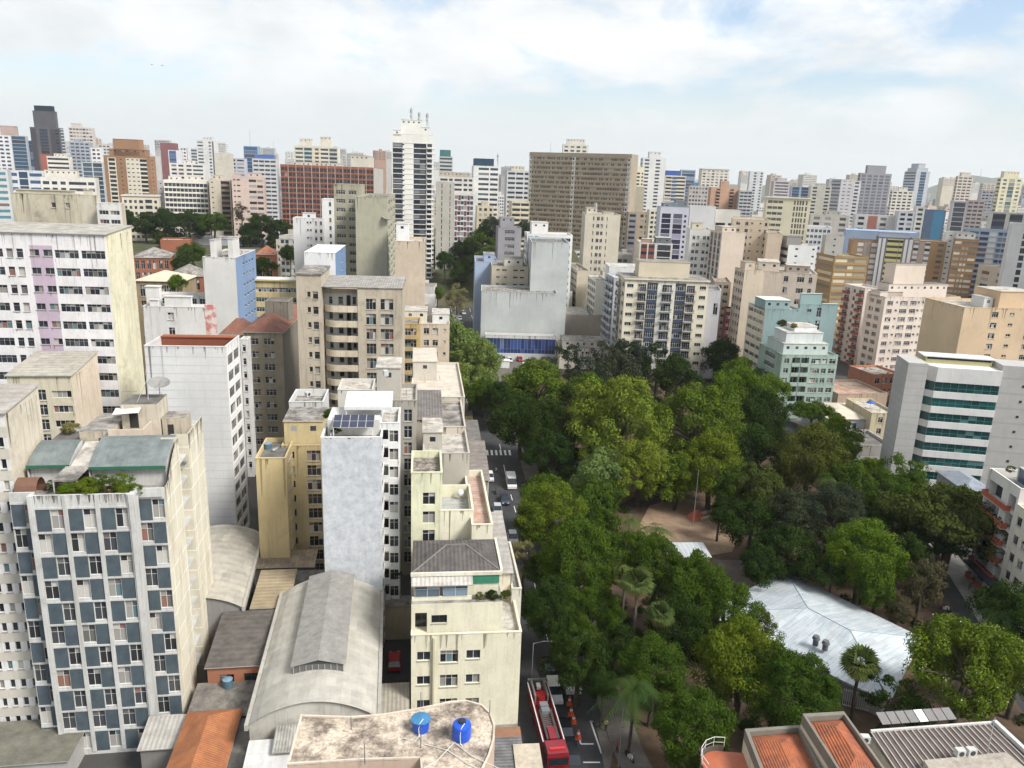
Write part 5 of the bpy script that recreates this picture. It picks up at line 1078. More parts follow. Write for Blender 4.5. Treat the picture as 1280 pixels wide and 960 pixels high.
T('long low white building with flat pale roof beyond the white workshop', (262, 369), 205, 'R', 192, 268, '.5 W1.4 .6 W1.4 .6 W1.4 .6 W1.4 .6 W1.4 .5', '1', (.68, .67, .64), zb=16, roofm_=ROOF_PALE, par=.5)
T('blank white tower with sky blue end wall of tiny windows, two roof stacks', (294, 322), 200, 'R', 253, 319, '1', '1.6 s.5 .25 s.5 .25 s.5 .25 s.5 .6', (.63, .62, .59), fpx=14, zb=2, smat=(.20, .29, .45), sdirt=.1, dirt=.12, head=1.4, top=((.24, .02, .13, .3, 4.6), (.78, .02, .15, .3, 5)), par=.4)
T('pale yellow ribbon window school block under a white roof', (374, 352), 222, 'R', 318, 378, '.2 r12 .2', '1', (.60, .48, .24), fpx=12.5, zb=4, roofm_=ROOF_WHITE, par=.3, head=1.3, roof='slab')
T('bright white box building with vivid blue end wall and crowded roof tanks', (419, 316), 215, 'R', 380, 432, '1', '3 s.7 2', (.74, .74, .74), smat=(.17, .26, .43), sdirt=.1, dirt=.1, fpx=11, zb=3, par=.3, roofm_=ROOF_WHITE)
T('clean white block with paired small dark windows on stepped roofline', (404, 273), 292, 'R', 366, 408, '5 s.7 .4 s.7 1.2 w.8 1 w.9 .5', '1', (.73, .72, .71), fpx=9.7, dirt=.1, baked=False, top=((.3, .2, .4, .3, 2.4),))
T('taller white wing with one window column beside olive building', (418, 249), 296, 'R', 402, 422, '3 w1 1.5', '1', (.74, .73, .72), fpx=10, dirt=.1, baked=False)
T('olive grey tower with two columns of wide dark windows', (449, 231), 262, 'R', 417, 456, '.5 r2.1 .8 r1.8 .7', '1', (.36, .34, .25), fpx=11.1, head=1.3, dirt=.35, gl=glassm((.03, .03, .03), (.15, .14, .12), .9), baked=False)
T('blank olive grey gable wall block with weathered top edge', (484, 247), 250, 'R', 444, 494, '1', '.4 w1 .4 w1 .4 w1 .4', (.40, .385, .29), fpx=11, dirt=.3, roofm_=ROOF_DARK)
T('pinkish beige blank wall block beneath the black striped tower', (531, 302), 238, 'R', 494, 538, '1', '.4 w1 .5 w1 .4', (.58, .48, .37), fpx=11, dirt=.28, d=18, roofm_=ROOF_PALE, top=((.0, .3, .42, .5, 5.5, (.74, .73, .72)),))
# art deco building with galleries: see the near part
T('red terracotta office slab with a long grid of pale mullions', (467, 209.5), 470, 'R', 350, 479, '24*(.14 R1)', '1', (.31, .115, .075), (.42, .37, .32), fpx=6.7, head=1.2, smat=(.44, .42, .38), band=(.22, 0), fins=(12, .35, 1), dirt=.12, gl=glassm((.03, .03, .035), (.3, .2, .16), .75), top=((.05, .3, .5, .4, 2.6, (.5, .46, .4)), (.72, .2, .2, .5, 7.5, (.52, .49, .42))), roofm_=ROOF_PALE)
T('cream and teal striped tower standing behind the red slab', (423, 184), 640, 'R', 367, 425, '.4 r2 .3 r2:1 .8:2 w1:2 .5:2 r2 .3 r2:1 .4', '1', (.68, .64, .54), (.24, .34, .36), CREAM, fpx=5.2, head=1, top=((.12, .2, .28, .5, 6), (.58, .2, .26, .5, 8)), band=(.5, 0))
T('tall black and white striped tower with antennas, balconies stacked full height', (541, 169), 430, 'R', 490, 552, '.2 R2.6:1 .3:1 s.5 .5 2.2 .1:1 R1.7:1 .12:1 R1.7:1 .12:1 .25 b1.4:1 .2', '.3 b2 .3 s.6 .4', (.76, .74, .68), NAVY, (.66, .65, .61), fpx=6.55, head=4.4, dirt=.12, band=(.36, 2), top=((.22, .1, .5, .8, 8.5), (.02, .0, .2, .4, 3), (.72, .1, .2, .5, 5)), gl=glassm((.012, .014, .02), (.2, .2, .2), .85), par=1.2)
T('grey beige windowless flank of an apartment block right of the black tower', (568, 228), 440, 'R', 545, 569, '3 v.5 4 v.4 2', '1', (.46, .44, .39), dirt=.25, fh=3.2, d=30)
T('apartment block with a chequer of maroon, white and grey panels', (592, 243), 446, 'R', 568, 593, '.2 R1 .1 .9:1 .1 R.8 .1 R1 .1 .8:1 .1 R1 .1', '1', (.62, .62, .61), (.16, .05, .07), alt='.2 .7:1 .1 R1 .1 R1 .1 .8:1 .1 R.9 .1 R1 .1', fpx=6.6, band=(.3, 0), dirt=.1, d=25)
T('wide off white block with strip windows behind the chequered block', (592, 222), 560, 'R', 549, 594, '.3 r2 .4 w1 .5 r2 .5 w1 .4 w1 .3', '1', (.66, .64, .59), fpx=6, d=30, top=((.0, .2, .9, .5, 3.6, (.5, .45, .36)),))
T('white stepped block carrying a dark glass penthouse', (624, 208), 600, 'R', 592, 626, '2 r4 .5 r3 .4', '1', (.72, .72, .70), fpx=6.4, d=30, top=((.05, .1, .75, .8, 5.8, (.02, .06, .11), 0),))
T('cream stepped houses half hidden by the avenue trees', (617, 258), 480, 'R', 596, 622, '1 w1 1 w1.2 1 w1 .6', '1', (.58, .52, .38), fh=3.2, d=14, top=((.3, .2, .4, .5, 3),))
T('yellow banded block of strip windows left of the brown slab', (662, 252), 470, 'R', 640, 664, '.2 r3 .3 r3 .2', '1', (.62, .55, .40), fpx=6.6, d=20, band=(.9, 0))
T('pale grey and blue block peeping out left of the brown slab', (662, 214), 640, 'R', 634, 664, '.3 r2 .3 r2 .4 w1 .3', '1', (.56, .57, .57), fpx=6, d=20, top=((.2, .2, .6, .5, 4, (.62, .58, .46)),))
# --- right of the avenue
T('very wide brown grid slab with pale stair strip and white edges', (662, 190), 560, 'L', 790, 659, '.9:1 w.9:1 .3:1 26*(.22 r.9:0) .3:1 w1.2:1 .9:1 32*(.22 r.9:0) .3:1 w1.2:1 1:1', '1', (.34, .285, .21), (.60, .58, .54), fpx=6.15, az=-24, head=2.4, dirt=.15, gl=glassm((.05, .042, .03), (.30, .25, .19), .5), band=(.25, 0), par=.9, d=16)
T('ornate off white tower top behind the wide brown slab', (704, 180), 700, 'L', 736, 703, '.4 4*(w1 .6)', '1', (.66, .63, .55), fpx=5, top=((.15, .2, .7, .6, 5),))
T('cream apartment tower with small dark windows beside the brown slab', (791, 208), 640, 'L', 806, 788, '.5 w.7 .7 w1.2 .7 w.6 .4', '1', (.70, .65, .48), fpx=4.5, head=4)
T('slender white stepped tower with two columns of windows', (804, 197), 655, 'L', 833, 801, '.5 w1.3 1.2 .6 w1.2 1.6', '.4 w1 .4', (.62, .62, .61), fpx=4.5, dirt=.1, top=((.28, .2, .5, .6, 5.5),))
T('olive blank wall low block at the foot of the cream tower', (787, 233), 600, 'L', 806, 785, '1', '1', (.44, .41, .31), d=14)
T('brown and grey stacked apartments right of the brown slab', (786, 265), 520, 'L', 812, 783, '.3 r2:1 .3:1 1.2 w1 .6 w.8 .4', '1', (.42, .33, .24), (.25, .26, .29), fpx=7, d=16)
T('small cream block with square windows beside a green hedge', (812, 262), 500, 'L', 825, 810, '.6 w1 .5 w1 .5', '1', (.66, .62, .5), fpx=6, d=10)
T('blue topped tower with navy stripe and cream bands', (832, 219), 690, 'L', 858, 830, '.2 r1.6 .1 1.3:1 r2.4 .2', '1', (.60, .56, .48), (.06, .1, .2), fpx=4.5, top=((.02, .1, .7, .7, 4.5, (.05, .10, .34), 0),), band=(1, 0))
T('pale blue glass topped block behind the blue topped tower', (852, 212), 900, 'L', 870, 850, '.2 g3 .2', '1', (.40, .46, .54), gl=BLUE_GLASS, fpx=4)
T('brick and grey terrace block with blue roof boxes', (862, 232), 640, 'L', 886, 860, '.3 6*(w1 .5)', '1', (.44, .40, .38), fpx=5, top=((.1, .2, .4, .4, 3, (.10, .24, .38)),))
T('white crown tower with brown overhanging roof on the skyline', (878, 211), 950, 'L', 912, 874, '.4 6*(w1 .6)', '1', (.64, .60, .52), fpx=3.6, roof='slab', roofm_=roofm((.2, .15, .13), (.15, .12, .1)))
T('salmon pink apartment block with paired balconies', (889, 234), 700, 'L', 924, 886, '1 .5 b1 1.6 1 b1 1.3', '1', (.47, .29, .20), fpx=4.1, gl=glassm((.02, .02, .02), (.3, .3, .3), .8), top=((.35, .2, .3, .5, 6),), dirt=.15)
T('pale grey lattice block next to the salmon block', (925, 238), 690, 'L', 941, 923, '.3 3*(r1.6 .3)', '1', (.52, .53, .54), fpx=4.4, d=16, band=(.8, 0))
T('slim grey white twin tower on the skyline beyond the salmon block', (938, 214), 1000, 'L', 955, 936, '1 .2 w.8 1.2 w.6 .3', '1', (.56, .58, .58), fpx=3.6)
T('blue edged block with two big grids of dark panes', (826, 258), 420, 'L', 862, 822, '.5 g2.4 .7 g2.4 .5 w.6 .6', '1', (.52, .53, .60), fpx=6.5, head=3.4, gl=glassm((.025, .02, .045), (.3, .3, .4), .9), dirt=.1, d=18, top=((.1, .1, .5, .6, 2.4, (.2, .24, .28)), (.55, .3, .3, .4, 4, (.16, .2, .22))))
T('large white blank wall block behind the low cream roofs', (863, 257), 425, 'L', 895, 862, '1', '1', (.64, .64, .64), d=14, dirt=.12)
T('white block with one row of dark shop like windows', (895, 262), 428, 'L', 926, 894, '.2 g2.4 .8 g2.6 .2', '1', (.70, .68, .62), fh=14, head=6, d=14, dirt=.12)
T('beige white block with rows of small windows in the middle distance', (732, 267), 390, 'L', 776, 729, '3.2 w.6 1 w1.2 .5 w1 1.4 w.4 .3 5', '1', (.62, .57, .46), fpx=9.2, dirt=.2, baked=False, d=22, top=((.05, .2, .3, .5, 3.4), (.55, .3, .3, .4, 1.4)))
T('red and white balconied low block with rooftop clutter', (800, 303), 400, 'L', 841, 797, '.3 r1.4:1 .3 r1.4:1 .6 g3 .4', '1', (.66, .64, .6), (.26, .08, .06), fpx=8, d=20, top=((.5, .1, .45, .5, 3.2, (.16, .18, .2)), (.1, .3, .3, .3, 2, (.4, .3, .22))))
T('white apartment block with square paired windows beside striped tower', (863, 286), 335, 'L', 890, 860, '1 w1 .4 w1 1.2 w1 .4 w.8 .6', '1', (.70, .68, .64), fpx=8.9, dirt=.12, baked=False, head=2.2, d=20, top=((.1, .2, .5, .4, 3, (.66, .6, .46)),))
T('pale pinkish slab with blank front and vertical striped side', (903, 290), 318, 'L', 932, 888, '1', '.4 v.8:1 .5 v.8:1 .5 v.8:1 .4', (.60, .51, .42), (.3, .28, .28), fpx=9, dirt=.15, roofm_=ROOF_PALE, top=((.1, .2, .6, .6, 2.6),))
T('broad beige apartment block with scattered small windows', (916, 273), 350, 'L', 962, 914, '1.2 r1.2 1.6 w1 .8 s.6 2 s.6 1 w.8 .5', '1', (.58, .48, .36), fpx=8.8, dirt=.2, baked=False, d=26, roofm_=ROOF_PALE)
T('plain beige gable next to the broad beige block', (960, 291), 330, 'L', 978, 958, '1', '1', (.63, .52, .40), d=20, dirt=.2)
T('narrow grey tower rising from the avenue trees', (623, 284), 400, 'L', 652, 621, '1 w1.4 1', '1', (.30, .29, .31), fpx=9, d=16, top=((.1, .2, .6, .6, 5.4),), dirt=.15, baked=False)
T('pale blue walled block at the avenue kerb', (594, 327), 318, 'L', 622, 592, '1', '1', (.36, .44, .60), d=26, dirt=.15, top=((.4, .3, .5, .4, 3),))
T('beige block with small windows behind the big white gable', (615, 332), 305, 'L', 661, 613, '.8 s.6 .4 s.8 1.2 s.8 .4 s.7 .8', '1', (.50, .45, .36), fpx=9, dirt=.2, baked=False, d=20, top=((.35, .2, .5, .5, 3, (.66, .63, .56)),))
T('tall blank pale grey gable wall with white upper box', (665, 302), 295, 'L', 712, 661, '1', '1', (.50, .525, .52), d=26, dirt=.16, top=(), lines=0)
T('white block with blue window strip standing behind the pale gable', (659, 292), 322, 'L', 716, 656, '.3 R1:1 .4 R1:1 6 r1.4 .5', '.4 R1 .4 R1 .4', (.72, .72, .70), (.2, .33, .5), d=14, dirt=.1, baked=False, fr=ALU, head=.8, top=((.1, .1, .36, .6, 5.2, (.74, .73, .71)),))
T('beige corner block with dark horizontal bands on its left wall', (722, 338), 330, 'L', 738, 707, '1', '.2 r3 .2', (.52, .46, .36), fpx=8.4, dirt=.25, baked=False)
T('white block with lattice of square windows beside beige corner block', (745, 350), 310, 'L', 761, 735, '1', '.3 R1 .2 R1 .2 R1 .2 R1 .3', (.70, .67, .60), fpx=8.8, dirt=.15, baked=False, smat=(.72, .7, .64))
T('white walled terrace block with stained parapet behind the navy balconies', (762, 333), 300, 'L', 804, 758, '4 w1 .5', '1', (.70, .70, .69), d=14, fh=3.4, dirt=.4)
T('grey blue apartment flank with zigzag balconies', (768, 347), 285, 'L', 782, 758, '.3 w1 .3', '.3 b1.4 .4 b1.4 .4 b1.4 .3', (.44, .47, .52), fpx=10, dirt=.15)
root, w, d, h = T('cream apartment tower with navy recesses and stacked railed balconies', (782, 349), 258, 'L', 886, 767, '.35 h1.05 .8 b1.35 .15 R1.75:1 .2 .6:2 b1.6:2 .35:2 .25 R1.75:1 .15 b1.35 .8 h1.05 .35', '.3 b1.5 .5 w1 .4', (.72, .66, .52), NAVY, (.70, .69, .66), fpx=12.1, dirt=.12, head=.8, bstyle='rail', roof='slab', roofm_=ROOF_GREY, top=((.18, .3, .62, .5, 5.2, (.60, .53, .40), 0),), az=1, gl=glassm((.02, .022, .03), (.3, .3, .3), .8), d=16)
T('plain lilac grey flank of the block right of the navy balconies', (884, 362), 262, 'L', 902, 882, '1.5 s.8 .4', '1', (.56, .55, .58), fpx=60, d=14, dirt=.15)
T('old brown stone building with cornice and ornate windows', (894, 352), 300, 'L', 914, 889, '.4 w.8 .4 w.8 .4', '.4 w.8 .4', (.46, .36, .26), fpx=9, dirt=.4, baked=False, d=24)
T('dark red narrow block with white window bands', (908, 390), 280, 'L', 918, 906, '.2 r2 .2', '1', (.15, .02, .025), (.6, .6, .6), fpx=9.5, dirt=.1, d=14, baked=False, gl=glassm((.3, .3, .3), (.5, .5, .5), .5))
T('beige slab of small windows with grey glazed top storey', (931, 337), 262, 'L', 956, 919, '1', '.3 w1 .5 w1 .5 w1 .5 w1 .3', (.58, .49, .38), fpx=10.6, dirt=.2, d=None, top=((.1, .2, .5, .5, 3),))
T('pale pinkish stepped block with roof terraces above the teal building', (948, 338), 275, 'L', 1022, 946, '6 w1 2 r1.6 1 w.8 1', '1', (.64, .55, .46), fpx=14, dirt=.2, d=20, top=((.0, .1, .36, .6, 3.6), (.5, .3, .4, .4, 2.5, (.35, .3, .25))))
T('cream ribbon window office block with teal flank', (957, 386), 236, 'L', 1002, 936, '1', '.3 r1.9 .2 r1.9 .2 r1.9 .3', (.255, .35, .35), fpx=11.1, dirt=.12, smat=(.68, .62, .48), top=((.0, .05, .7, .6, 3.2, (.255, .35, .35)),), roofm_=ROOF_WHITE)
T('teal painted windowless block with stepped roof boxes', (1000, 380), 246, 'L', 1048, 998, '1.5 s.8 1 v.8 3', '1', (.245, .34, .345), fpx=16, dirt=.12, top=((.0, .1, .55, .6, 4, (.26, .36, .36), 0), (.6, .2, .4, .6, .8)), roofm_=ROOF_WHITE)
T('mint green art deco apartments with recessed balconies and roof terrace', (978, 443), 216, 'L', 1048, 960, '.6 w1 .6 d1.7:2 .15 d1.7:2 .5 w1.9 .4 w1 .5 w1.3 .4', '.6 w1 .6', (.33, .43, .37), None, (.35, .45, .39), fpx=12.2, dirt=.3, az=6, d=16, top=((.06, .12, .80, .7, 3.4, (.50, .58, .55)), (.12, .2, .66, .5, 6.4, (.62, .66, .65), 0), (.30, .3, .40, .4, 8.0, (.74, .74, .73), 0)), roofm_=ROOF_PALE, gl=glassm((.02, .03, .03), (.42, .44, .42), .6))
T('pale pink apartment block with many little windows and stepped penthouses', (1107, 371), 268, 'L', 1201, 1084, '.5 w1 .5 s.4 .4 w1.3 .5 w1.1 .2 s.4 .4 s.35 .9 s.35 .4 s.35 .5 h1.2 .2 w1.2 .5 s.4 .6', '.8 w1 .5 w1 .8', (.70, .61, .53), fpx=10.2, dirt=.15, az=14, top=((.1, .3, .78, .6, 4.6), (.16, .35, .4, .55, 11.5, (.70, .60, .50), 0), (.0, .3, .3, .5, 2)), gl=glassm((.05, .04, .05), (.4, .36, .34), .55), head=.9)
T('pink white wing with protruding dusty red balconies', (1082, 360), 292, 'L', 1106, 1056, '.3 w1 .4', '.4 b1.6:0 1.2 w.8 1 b1.6:0 .3', (.68, .60, .54), None, (.30, .09, .07), fpx=9.6, dirt=.12, az=14, zb=0)
T('orange beige apartment block with blank left wall and paired windows', (1206, 384), 214, 'L', 1300, 1203, '5 w1.1 2 s.8 2.4 w1.1 .8', '1', (.62, .47, .31), fpx=13.4, dirt=.15, az=6, d=18, top=((.5, .1, .5, .6, 5, (.64, .47, .3), 0), (.36, .2, .12, .3, 3, (.7, .69, .67))), roofm_=ROOF_PALE)
T('cream tower with lattice grid panel and slit windows', (959, 247), 390, 'L', 1014, 957, '.3 r1.1 .1 r1.1 .1 r1.1 .3 1.4 .8 v.4 .3 v.4 .2 v.4 .2 v.4 .4 v.4 .7', '1', (.66, .62, .46), fpx=7.3, dirt=.12, d=20, roof='slab', roofm_=ROOF_PALE, gl=glassm((.06, .055, .05), (.36, .31, .24), .6))
T('grey roofed white low block with long dark window rows', (986, 306), 330, 'L', 1022, 976, '1.5 s.6 3 s.5 .5', '.2 r3 .2', (.66, .67, .66), fpx=9, dirt=.12, top=((-.05, .1, .5, .6, 4, (.27, .26, .25), 0),))
T('white framed block with a grid of deep square navy windows', (1008, 283), 390, 'L', 1040, 1006, '.25 6*(w.8 .35)', '1', (.66, .67, .72), fpx=7.2, gl=glassm((.02, .03, .07), (.1, .12, .2), .9), dirt=.08, baked=False, d=20)
T('grey concrete stair spine between ochre banded apartments', (1033, 294), 360, 'L', 1056, 1030, '2 s.5 2', '1', (.48, .47, .43), fpx=8, dirt=.2, d=12)
T('ochre and cream banded apartments with long balcony strips', (1044, 320), 345, 'L', 1086, 1022, '.2 r2 .15 r1 .15 r2 .2', '.2 r2 .2', (.34, .23, .11), fpx=8.6, dirt=.12, gl=glassm((.3, .27, .2), (.62, .58, .48), .35), band=(.3, 0))
T('brown and white panelled slab end under the light blue roof', (1066, 300), 410, 'L', 1100, 1062, '.9 R.9 .1 1:1 .1 R.9 .3', '1', (.32, .20, .105), (.33, .28, .24), fpx=6.9, gl=glassm((.45, .45, .45), (.62, .62, .6), .3), dirt=.1, d=16)
T('yellow panelled centre block with twin white piers', (1099, 296), 405, 'L', 1142, 1097, '.5:2 .25 .5:2 .3 r2:1 .1 r.6:1 .3 .5:2 .25 .6:2', '1', (.16, .15, .15), (.55, .50, .20), (.62, .62, .62), fpx=6.9, dirt=.1, d=16, top=((.0, .1, .9, .5, 3, (.36, .42, .52), 0),))
T('brown and white slab with stacked brown balconies', (1142, 300), 400, 'L', 1184, 1140, '.2 w.9:2 .1 1:1 .1 w.9:2 .5 .9 r1 .5', '1', (.31, .19, .095), (.36, .31, .27), (.6, .6, .58), fpx=6.9, dirt=.1, d=18)
T('long light blue metal roofed shed above the brown slabs', (1058, 287), 470, 'L', 1150, 1056, '1', '1', (.33, .42, .55), d=25, dirt=.15, roofm_=roofm((.34, .44, .58), (.26, .34, .46)), par=.2)
T('pale grey narrow tower with a single line of windows', (1183, 290), 395, 'L', 1196, 1181, '1 s.7 1', '1', (.62, .62, .60), fpx=6.9, d=14, dirt=.1)
T('ochre banded tower with cream windows beside pale grey narrow tower', (1194, 298), 390, 'L', 1224, 1190, '.2 r1.4 .3 w.6 .2 w.6 .2 r1.6 .2', '1', (.31, .19, .095), fpx=6.9, dirt=.1, d=16, gl=glassm((.4, .37, .3), (.66, .62, .54), .3), top=((.05, .1, .8, .7, 3.4, (.6, .6, .58)),))
T('blue and grey apartment slab at the right with pale centre strip', (1212, 286), 400, 'L', 1268, 1208, '.3 r2 .4 r2:1 .2 1.6:2 .4 r1:1 .2 r2:1 .2', '1', (.30, .36, .46), (.16, .22, .34), (.52, .53, .52), fpx=6.9, dirt=.1, d=18, band=(.6, 0))
T('pale grey tower with one dark vertical line at the right edge', (1266, 279), 330, 'L', 1320, 1262, '1 v.4:0 2', '1', (.56, .56, .55), fh=3.0, dirt=.15, d=18)
T('white and dark roofed block above the blue slab', (1238, 265), 430, 'L', 1290, 1236, '.4 R1.6:1 .5 R1.6:1 1', '1', (.56, .54, .48), (.1, .1, .13), fpx=9, d=18, dirt=.3)
# --- skyline and far left
T('black glass tower with rounded crown, tallest on the left skyline', (75, 160), 900, 'R', 37, 79, '.3:1 .8:1 .2 .5 g1.6 .5 .5:1 .5:1 g.8 .3', '.4 b1 .3 b1 .4', (.11, .11, .125), (.065, .06, .07), (.5, .5, .5), fpx=3.9, head=1.5, gl=glassm((.008, .018, .035), (.05, .06, .08), .8), dirt=.08, top=((.14, .1, .72, .8, 18, (.10, .10, .11), 0), (.2, .15, .6, .7, 23.5, (.02, .03, .05), 0)), roofm_=ROOF_DARK, sband=(.8, 2))
T('pinkish off white tower behind the black glass tower', (115, 160), 1150, 'R', 85, 117, '.4 7*(r1 .25)', '1', (.56, .50, .46), fpx=4.4, top=((.1, .2, .4, .6, 6),), d=20)
T('white tower with red hoarding at the left edge', (24, 170), 1000, 'R', -12, 25, '.5 w1 .5 w1 .5 w1 3', '1', (.66, .66, .68), fpx=5, d=22, top=((.35, .1, .6, .6, 12, (.40, .30, .27)),))
T('dark blue glass office between white tower and black tower', (32, 170), 950, 'R', 13, 34, '.1 g2 .1', '1', (.40, .42, .45), gl=glassm((.01, .03, .055), (.07, .1, .14), .8), fpx=4.6, d=22)
T('small navy block left of the black tower foot', (44, 176), 1060, 'R', 33, 46, '.1 g2 .1', '1', (.09, .14, .21), fpx=4.6, d=16, gl=BLUE_GLASS)
T('brick red block with white stepped balconies below the black tower', (62, 193), 780, 'R', 50, 64, '1', '1', (.32, .10, .07), d=20)
T('white stepped terrace apartments in front of the brick red block', (86, 196), 700, 'R', 58, 89, '.1 r3 .1', '1', (.68, .65, .58), fpx=5.5, d=16, top=((.3, .2, .5, .6, 3),))
T('grey blue gabled block right of the black tower', (112, 178), 1000, 'R', 86, 114, '.4 4*(r1 .4)', '1', (.34, .37, .42), fpx=4.4, d=20, top=((.2, .2, .4, .6, 4),))
T('white square windowed block beside the grey blue gable', (126, 185), 900, 'R', 113, 128, '.5 w1 .5 w1 .5', '1', (.7, .7, .7), fpx=5, d=16)
T('off white distant block left of the terracotta tower', (138, 181), 1150, 'R', 122, 139, '.4 3*(w1 .4)', '1', (.58, .56, .52), fpx=4, d=16)
T('grey glazed grid block in front of the terracotta tower', (128, 203), 640, 'R', 102, 130, '.2 g2 .25 g2 .2', '1', (.50, .52, .53), fpx=5.6, gl=glassm((.03, .045, .06), (.16, .18, .2), .8), d=18, band=(.5, 0))
T('white block with irregular dark windows and shadowed terrace', (119, 223), 470, 'R', 50, 122, '.4 w1.2 .5 w1 .6 w1 .6 r3.4 .3 w1.2 .3', '1', (.68, .66, .60), fpx=8, head=1.6, d=26, top=((.05, .3, .6, .5, 4.5, (.66, .62, .54)),))
T('teal roofed white row behind scaffold like railings at the left', (54, 214), 560, 'R', -10, 56, '.3 g1.2 .3 r2 .3 g1.4 .3 r2 .3', '1', (.58, .60, .60), gl=BLUE_GLASS, fpx=9, d=22, roofm_=roofm((.10, .22, .36), (.2, .3, .4)), par=.2)
T('blue and white balcony block at the far left edge', (9, 212), 380, 'R', -40, 12, '.2 r3 .2', '1', (.52, .54, .54), (.3, .42, .5), fpx=8, d=18, gl=glassm((.04, .1, .12), (.3, .4, .4), .7))
T('terracotta and cream tower with black window columns and stepped crown', (187, 196), 545, 'R', 129, 194, '.8 .2:1 R1.4:1 .2:1 .9 s.35 .9:0 .2:1 s.5:1 .5:1 s.5:1 .5:1 s.5:1 .3:1 R1.5:1 .15 .6', '.4 s.4 .8', (.31, .18, .105), (.66, .61, .50), fpx=5.4, head=1.4, dirt=.1, gl=glassm((.012, .014, .02), (.1, .1, .1), .9), top=((.12, .1, .78, .8, 5, (.31, .18, .105)), (.22, .1, .56, .8, 11.5, (.33, .19, .11), 0)))
T('cream art deco block with arched cornice at the terracotta tower foot', (198, 246), 430, 'R', 152, 200, '.5 w.7 .6 w.7 .6 w.7 .6 w1 .6 d1.8 .6 w.7 .5', '1', (.60, .55, .44), fpx=7.4, head=1.4, d=20, roof='slab', roofm_=ROOF_PALE, dirt=.2)
T('white gridded apartment slab with seven rows of windows', (259, 226), 460, 'R', 204, 262, '.2 11*(R1 .12)', '1', (.70, .67, .60), fpx=6.4, head=1.5, dirt=.1, d=14, band=(.7, 0), bandp=.25, top=((.1, .2, .25, .5, 2.5), (.5, .2, .3, .5, 3)))
T('grey flank block left of the gridded white slab', (205, 226), 468, 'R', 196, 207, '1 s.5 1', '1', (.44, .43, .43), fpx=6.4, d=12)
T('beige block with brown balcony column right of the gridded slab', (288, 225), 455, 'R', 261, 290, '.5 s.4 1.8 d2:1 .3', '1', (.56, .50, .40), (.3, .22, .15), fpx=6.4, d=16, top=((.1, .2, .5, .5, 3),))
T('faded pink apartment block with strip windows at its right', (329, 222), 450, 'R', 289, 332, '.5 s.5 .4 s.9 2.4 r2 .2 r1.6 .2', '1', (.58, .46, .40), fpx=7, d=20, dirt=.25, top=((.5, .2, .4, .5, 3), (.05, .2, .2, .5, 2)))
T('burgundy tower top on the left skyline', (219, 179), 1100, 'R', 200, 221, '1', '1', (.22, .085, .09), d=18)
T('cobalt blue and white striped tower', (225, 188), 800, 'R', 210, 227, '.2 r2:1 .2 .8 .2', '1', (.66, .66, .68), (.09, .15, .29), fpx=4.6, d=18, gl=BLUE_GLASS)
T('white tower with dark stripes beside the cobalt blue tower', (235, 184), 820, 'R', 224, 237, '.4 w.7 .3 w.7 .4 .2:1 .3', '1', (.68, .68, .69), (.1, .1, .12), fpx=4.4, d=18)
T('stepped white tower cluster with dark window column', (268, 176), 900, 'R', 245, 271, '.3 r1.4 .3 1.2 w.6 .3 .4:1 .3', '1', (.64, .64, .63), (.12, .12, .14), fpx=4.2, d=20, top=((.35, .1, .5, .8, 4),))
T('grey lattice tower behind the stepped white cluster', (251, 186), 980, 'R', 234, 253, '.2 r3 .2', '1', (.46, .47, .48), fpx=4, d=18)
T('cream blank block on the skyline right of the white cluster', (288, 192), 760, 'R', 268, 290, '1', '1', (.56, .52, .44), d=18)
T('lilac grey block with window rows near the blue roofed tower', (306, 198), 800, 'R', 287, 308, '.3 w1 .4 r1.6 .3', '1', (.48, .48, .53), fpx=4.6, d=18)
T('light blue glazed tower with cobalt band on skyline', (322, 183), 850, 'R', 304, 324, '.1 g2 .1', '1', (.24, .36, .52), gl=BLUE_GLASS, fpx=4.6, d=18)
T('low white houses row under the cobalt blue tower', (255, 205), 640, 'R', 212, 257, '.3 w1 .4 w1 .6 w1 .3 r2 .3', '1', (.68, .66, .62), fpx=5, d=18, top=((.4, .2, .3, .5, 3),))
T('blue roofed office with rows of dark windows left of red slab', (345, 199), 640, 'R', 315, 348, '.3 4*(r1.4 .2)', '1', (.56, .56, .57), fpx=5.4, d=20, roofm_=roofm((.05, .13, .36), (.08, .18, .4)), par=.1, top=((.1, .1, .8, .6, 3, (.09, .17, .38), 0),))
T('teal topped office block right of the black striped tower', (566, 196), 820, 'R', 549, 568, '.2 r3 .2', '1', (.46, .48, .47), fpx=4.6, d=18, top=((.05, .1, .8, .8, 7, (.05, .17, .17), 0),))
# --- right skyline
T('slate grey wide tower with stepped top on the right skyline', (1076, 216), 900, 'L', 1115, 1073, '.3 5*(R1 .35)', '.4 w1 .4', (.27, .27, .30), fpx=4, head=1.6, gl=glassm((.06, .06, .075), (.2, .2, .22), .8), top=((.2, .1, .6, .8, 9, (.27, .27, .3), 0),))
T('silver glass tower with lantern top on the right skyline', (1146, 214), 1100, 'L', 1163, 1131, '.2 .5 g.9 .4 .2', '.2 r3 .2', (.48, .51, .55), fpx=3.6, gl=BLUE_GLASS, top=((.1, .1, .8, .8, 5), (.25, .2, .5, .6, 11)))
T('cream white tower in front of the silver glass tower', (1116, 238), 800, 'L', 1143, 1113, '.3 4*(w1 .5)', '.3 w1 .3', (.62, .59, .52), fpx=4, top=((.3, .2, .4, .5, 4),))
T('grey and pale blue banded block left of the slate tower', (1052, 224), 850, 'L', 1068, 1040, '.4 s.5 .4 s.5 .4', '.2 r3 .2', (.50, .48, .49), fpx=4.4, gl=BLUE_GLASS)
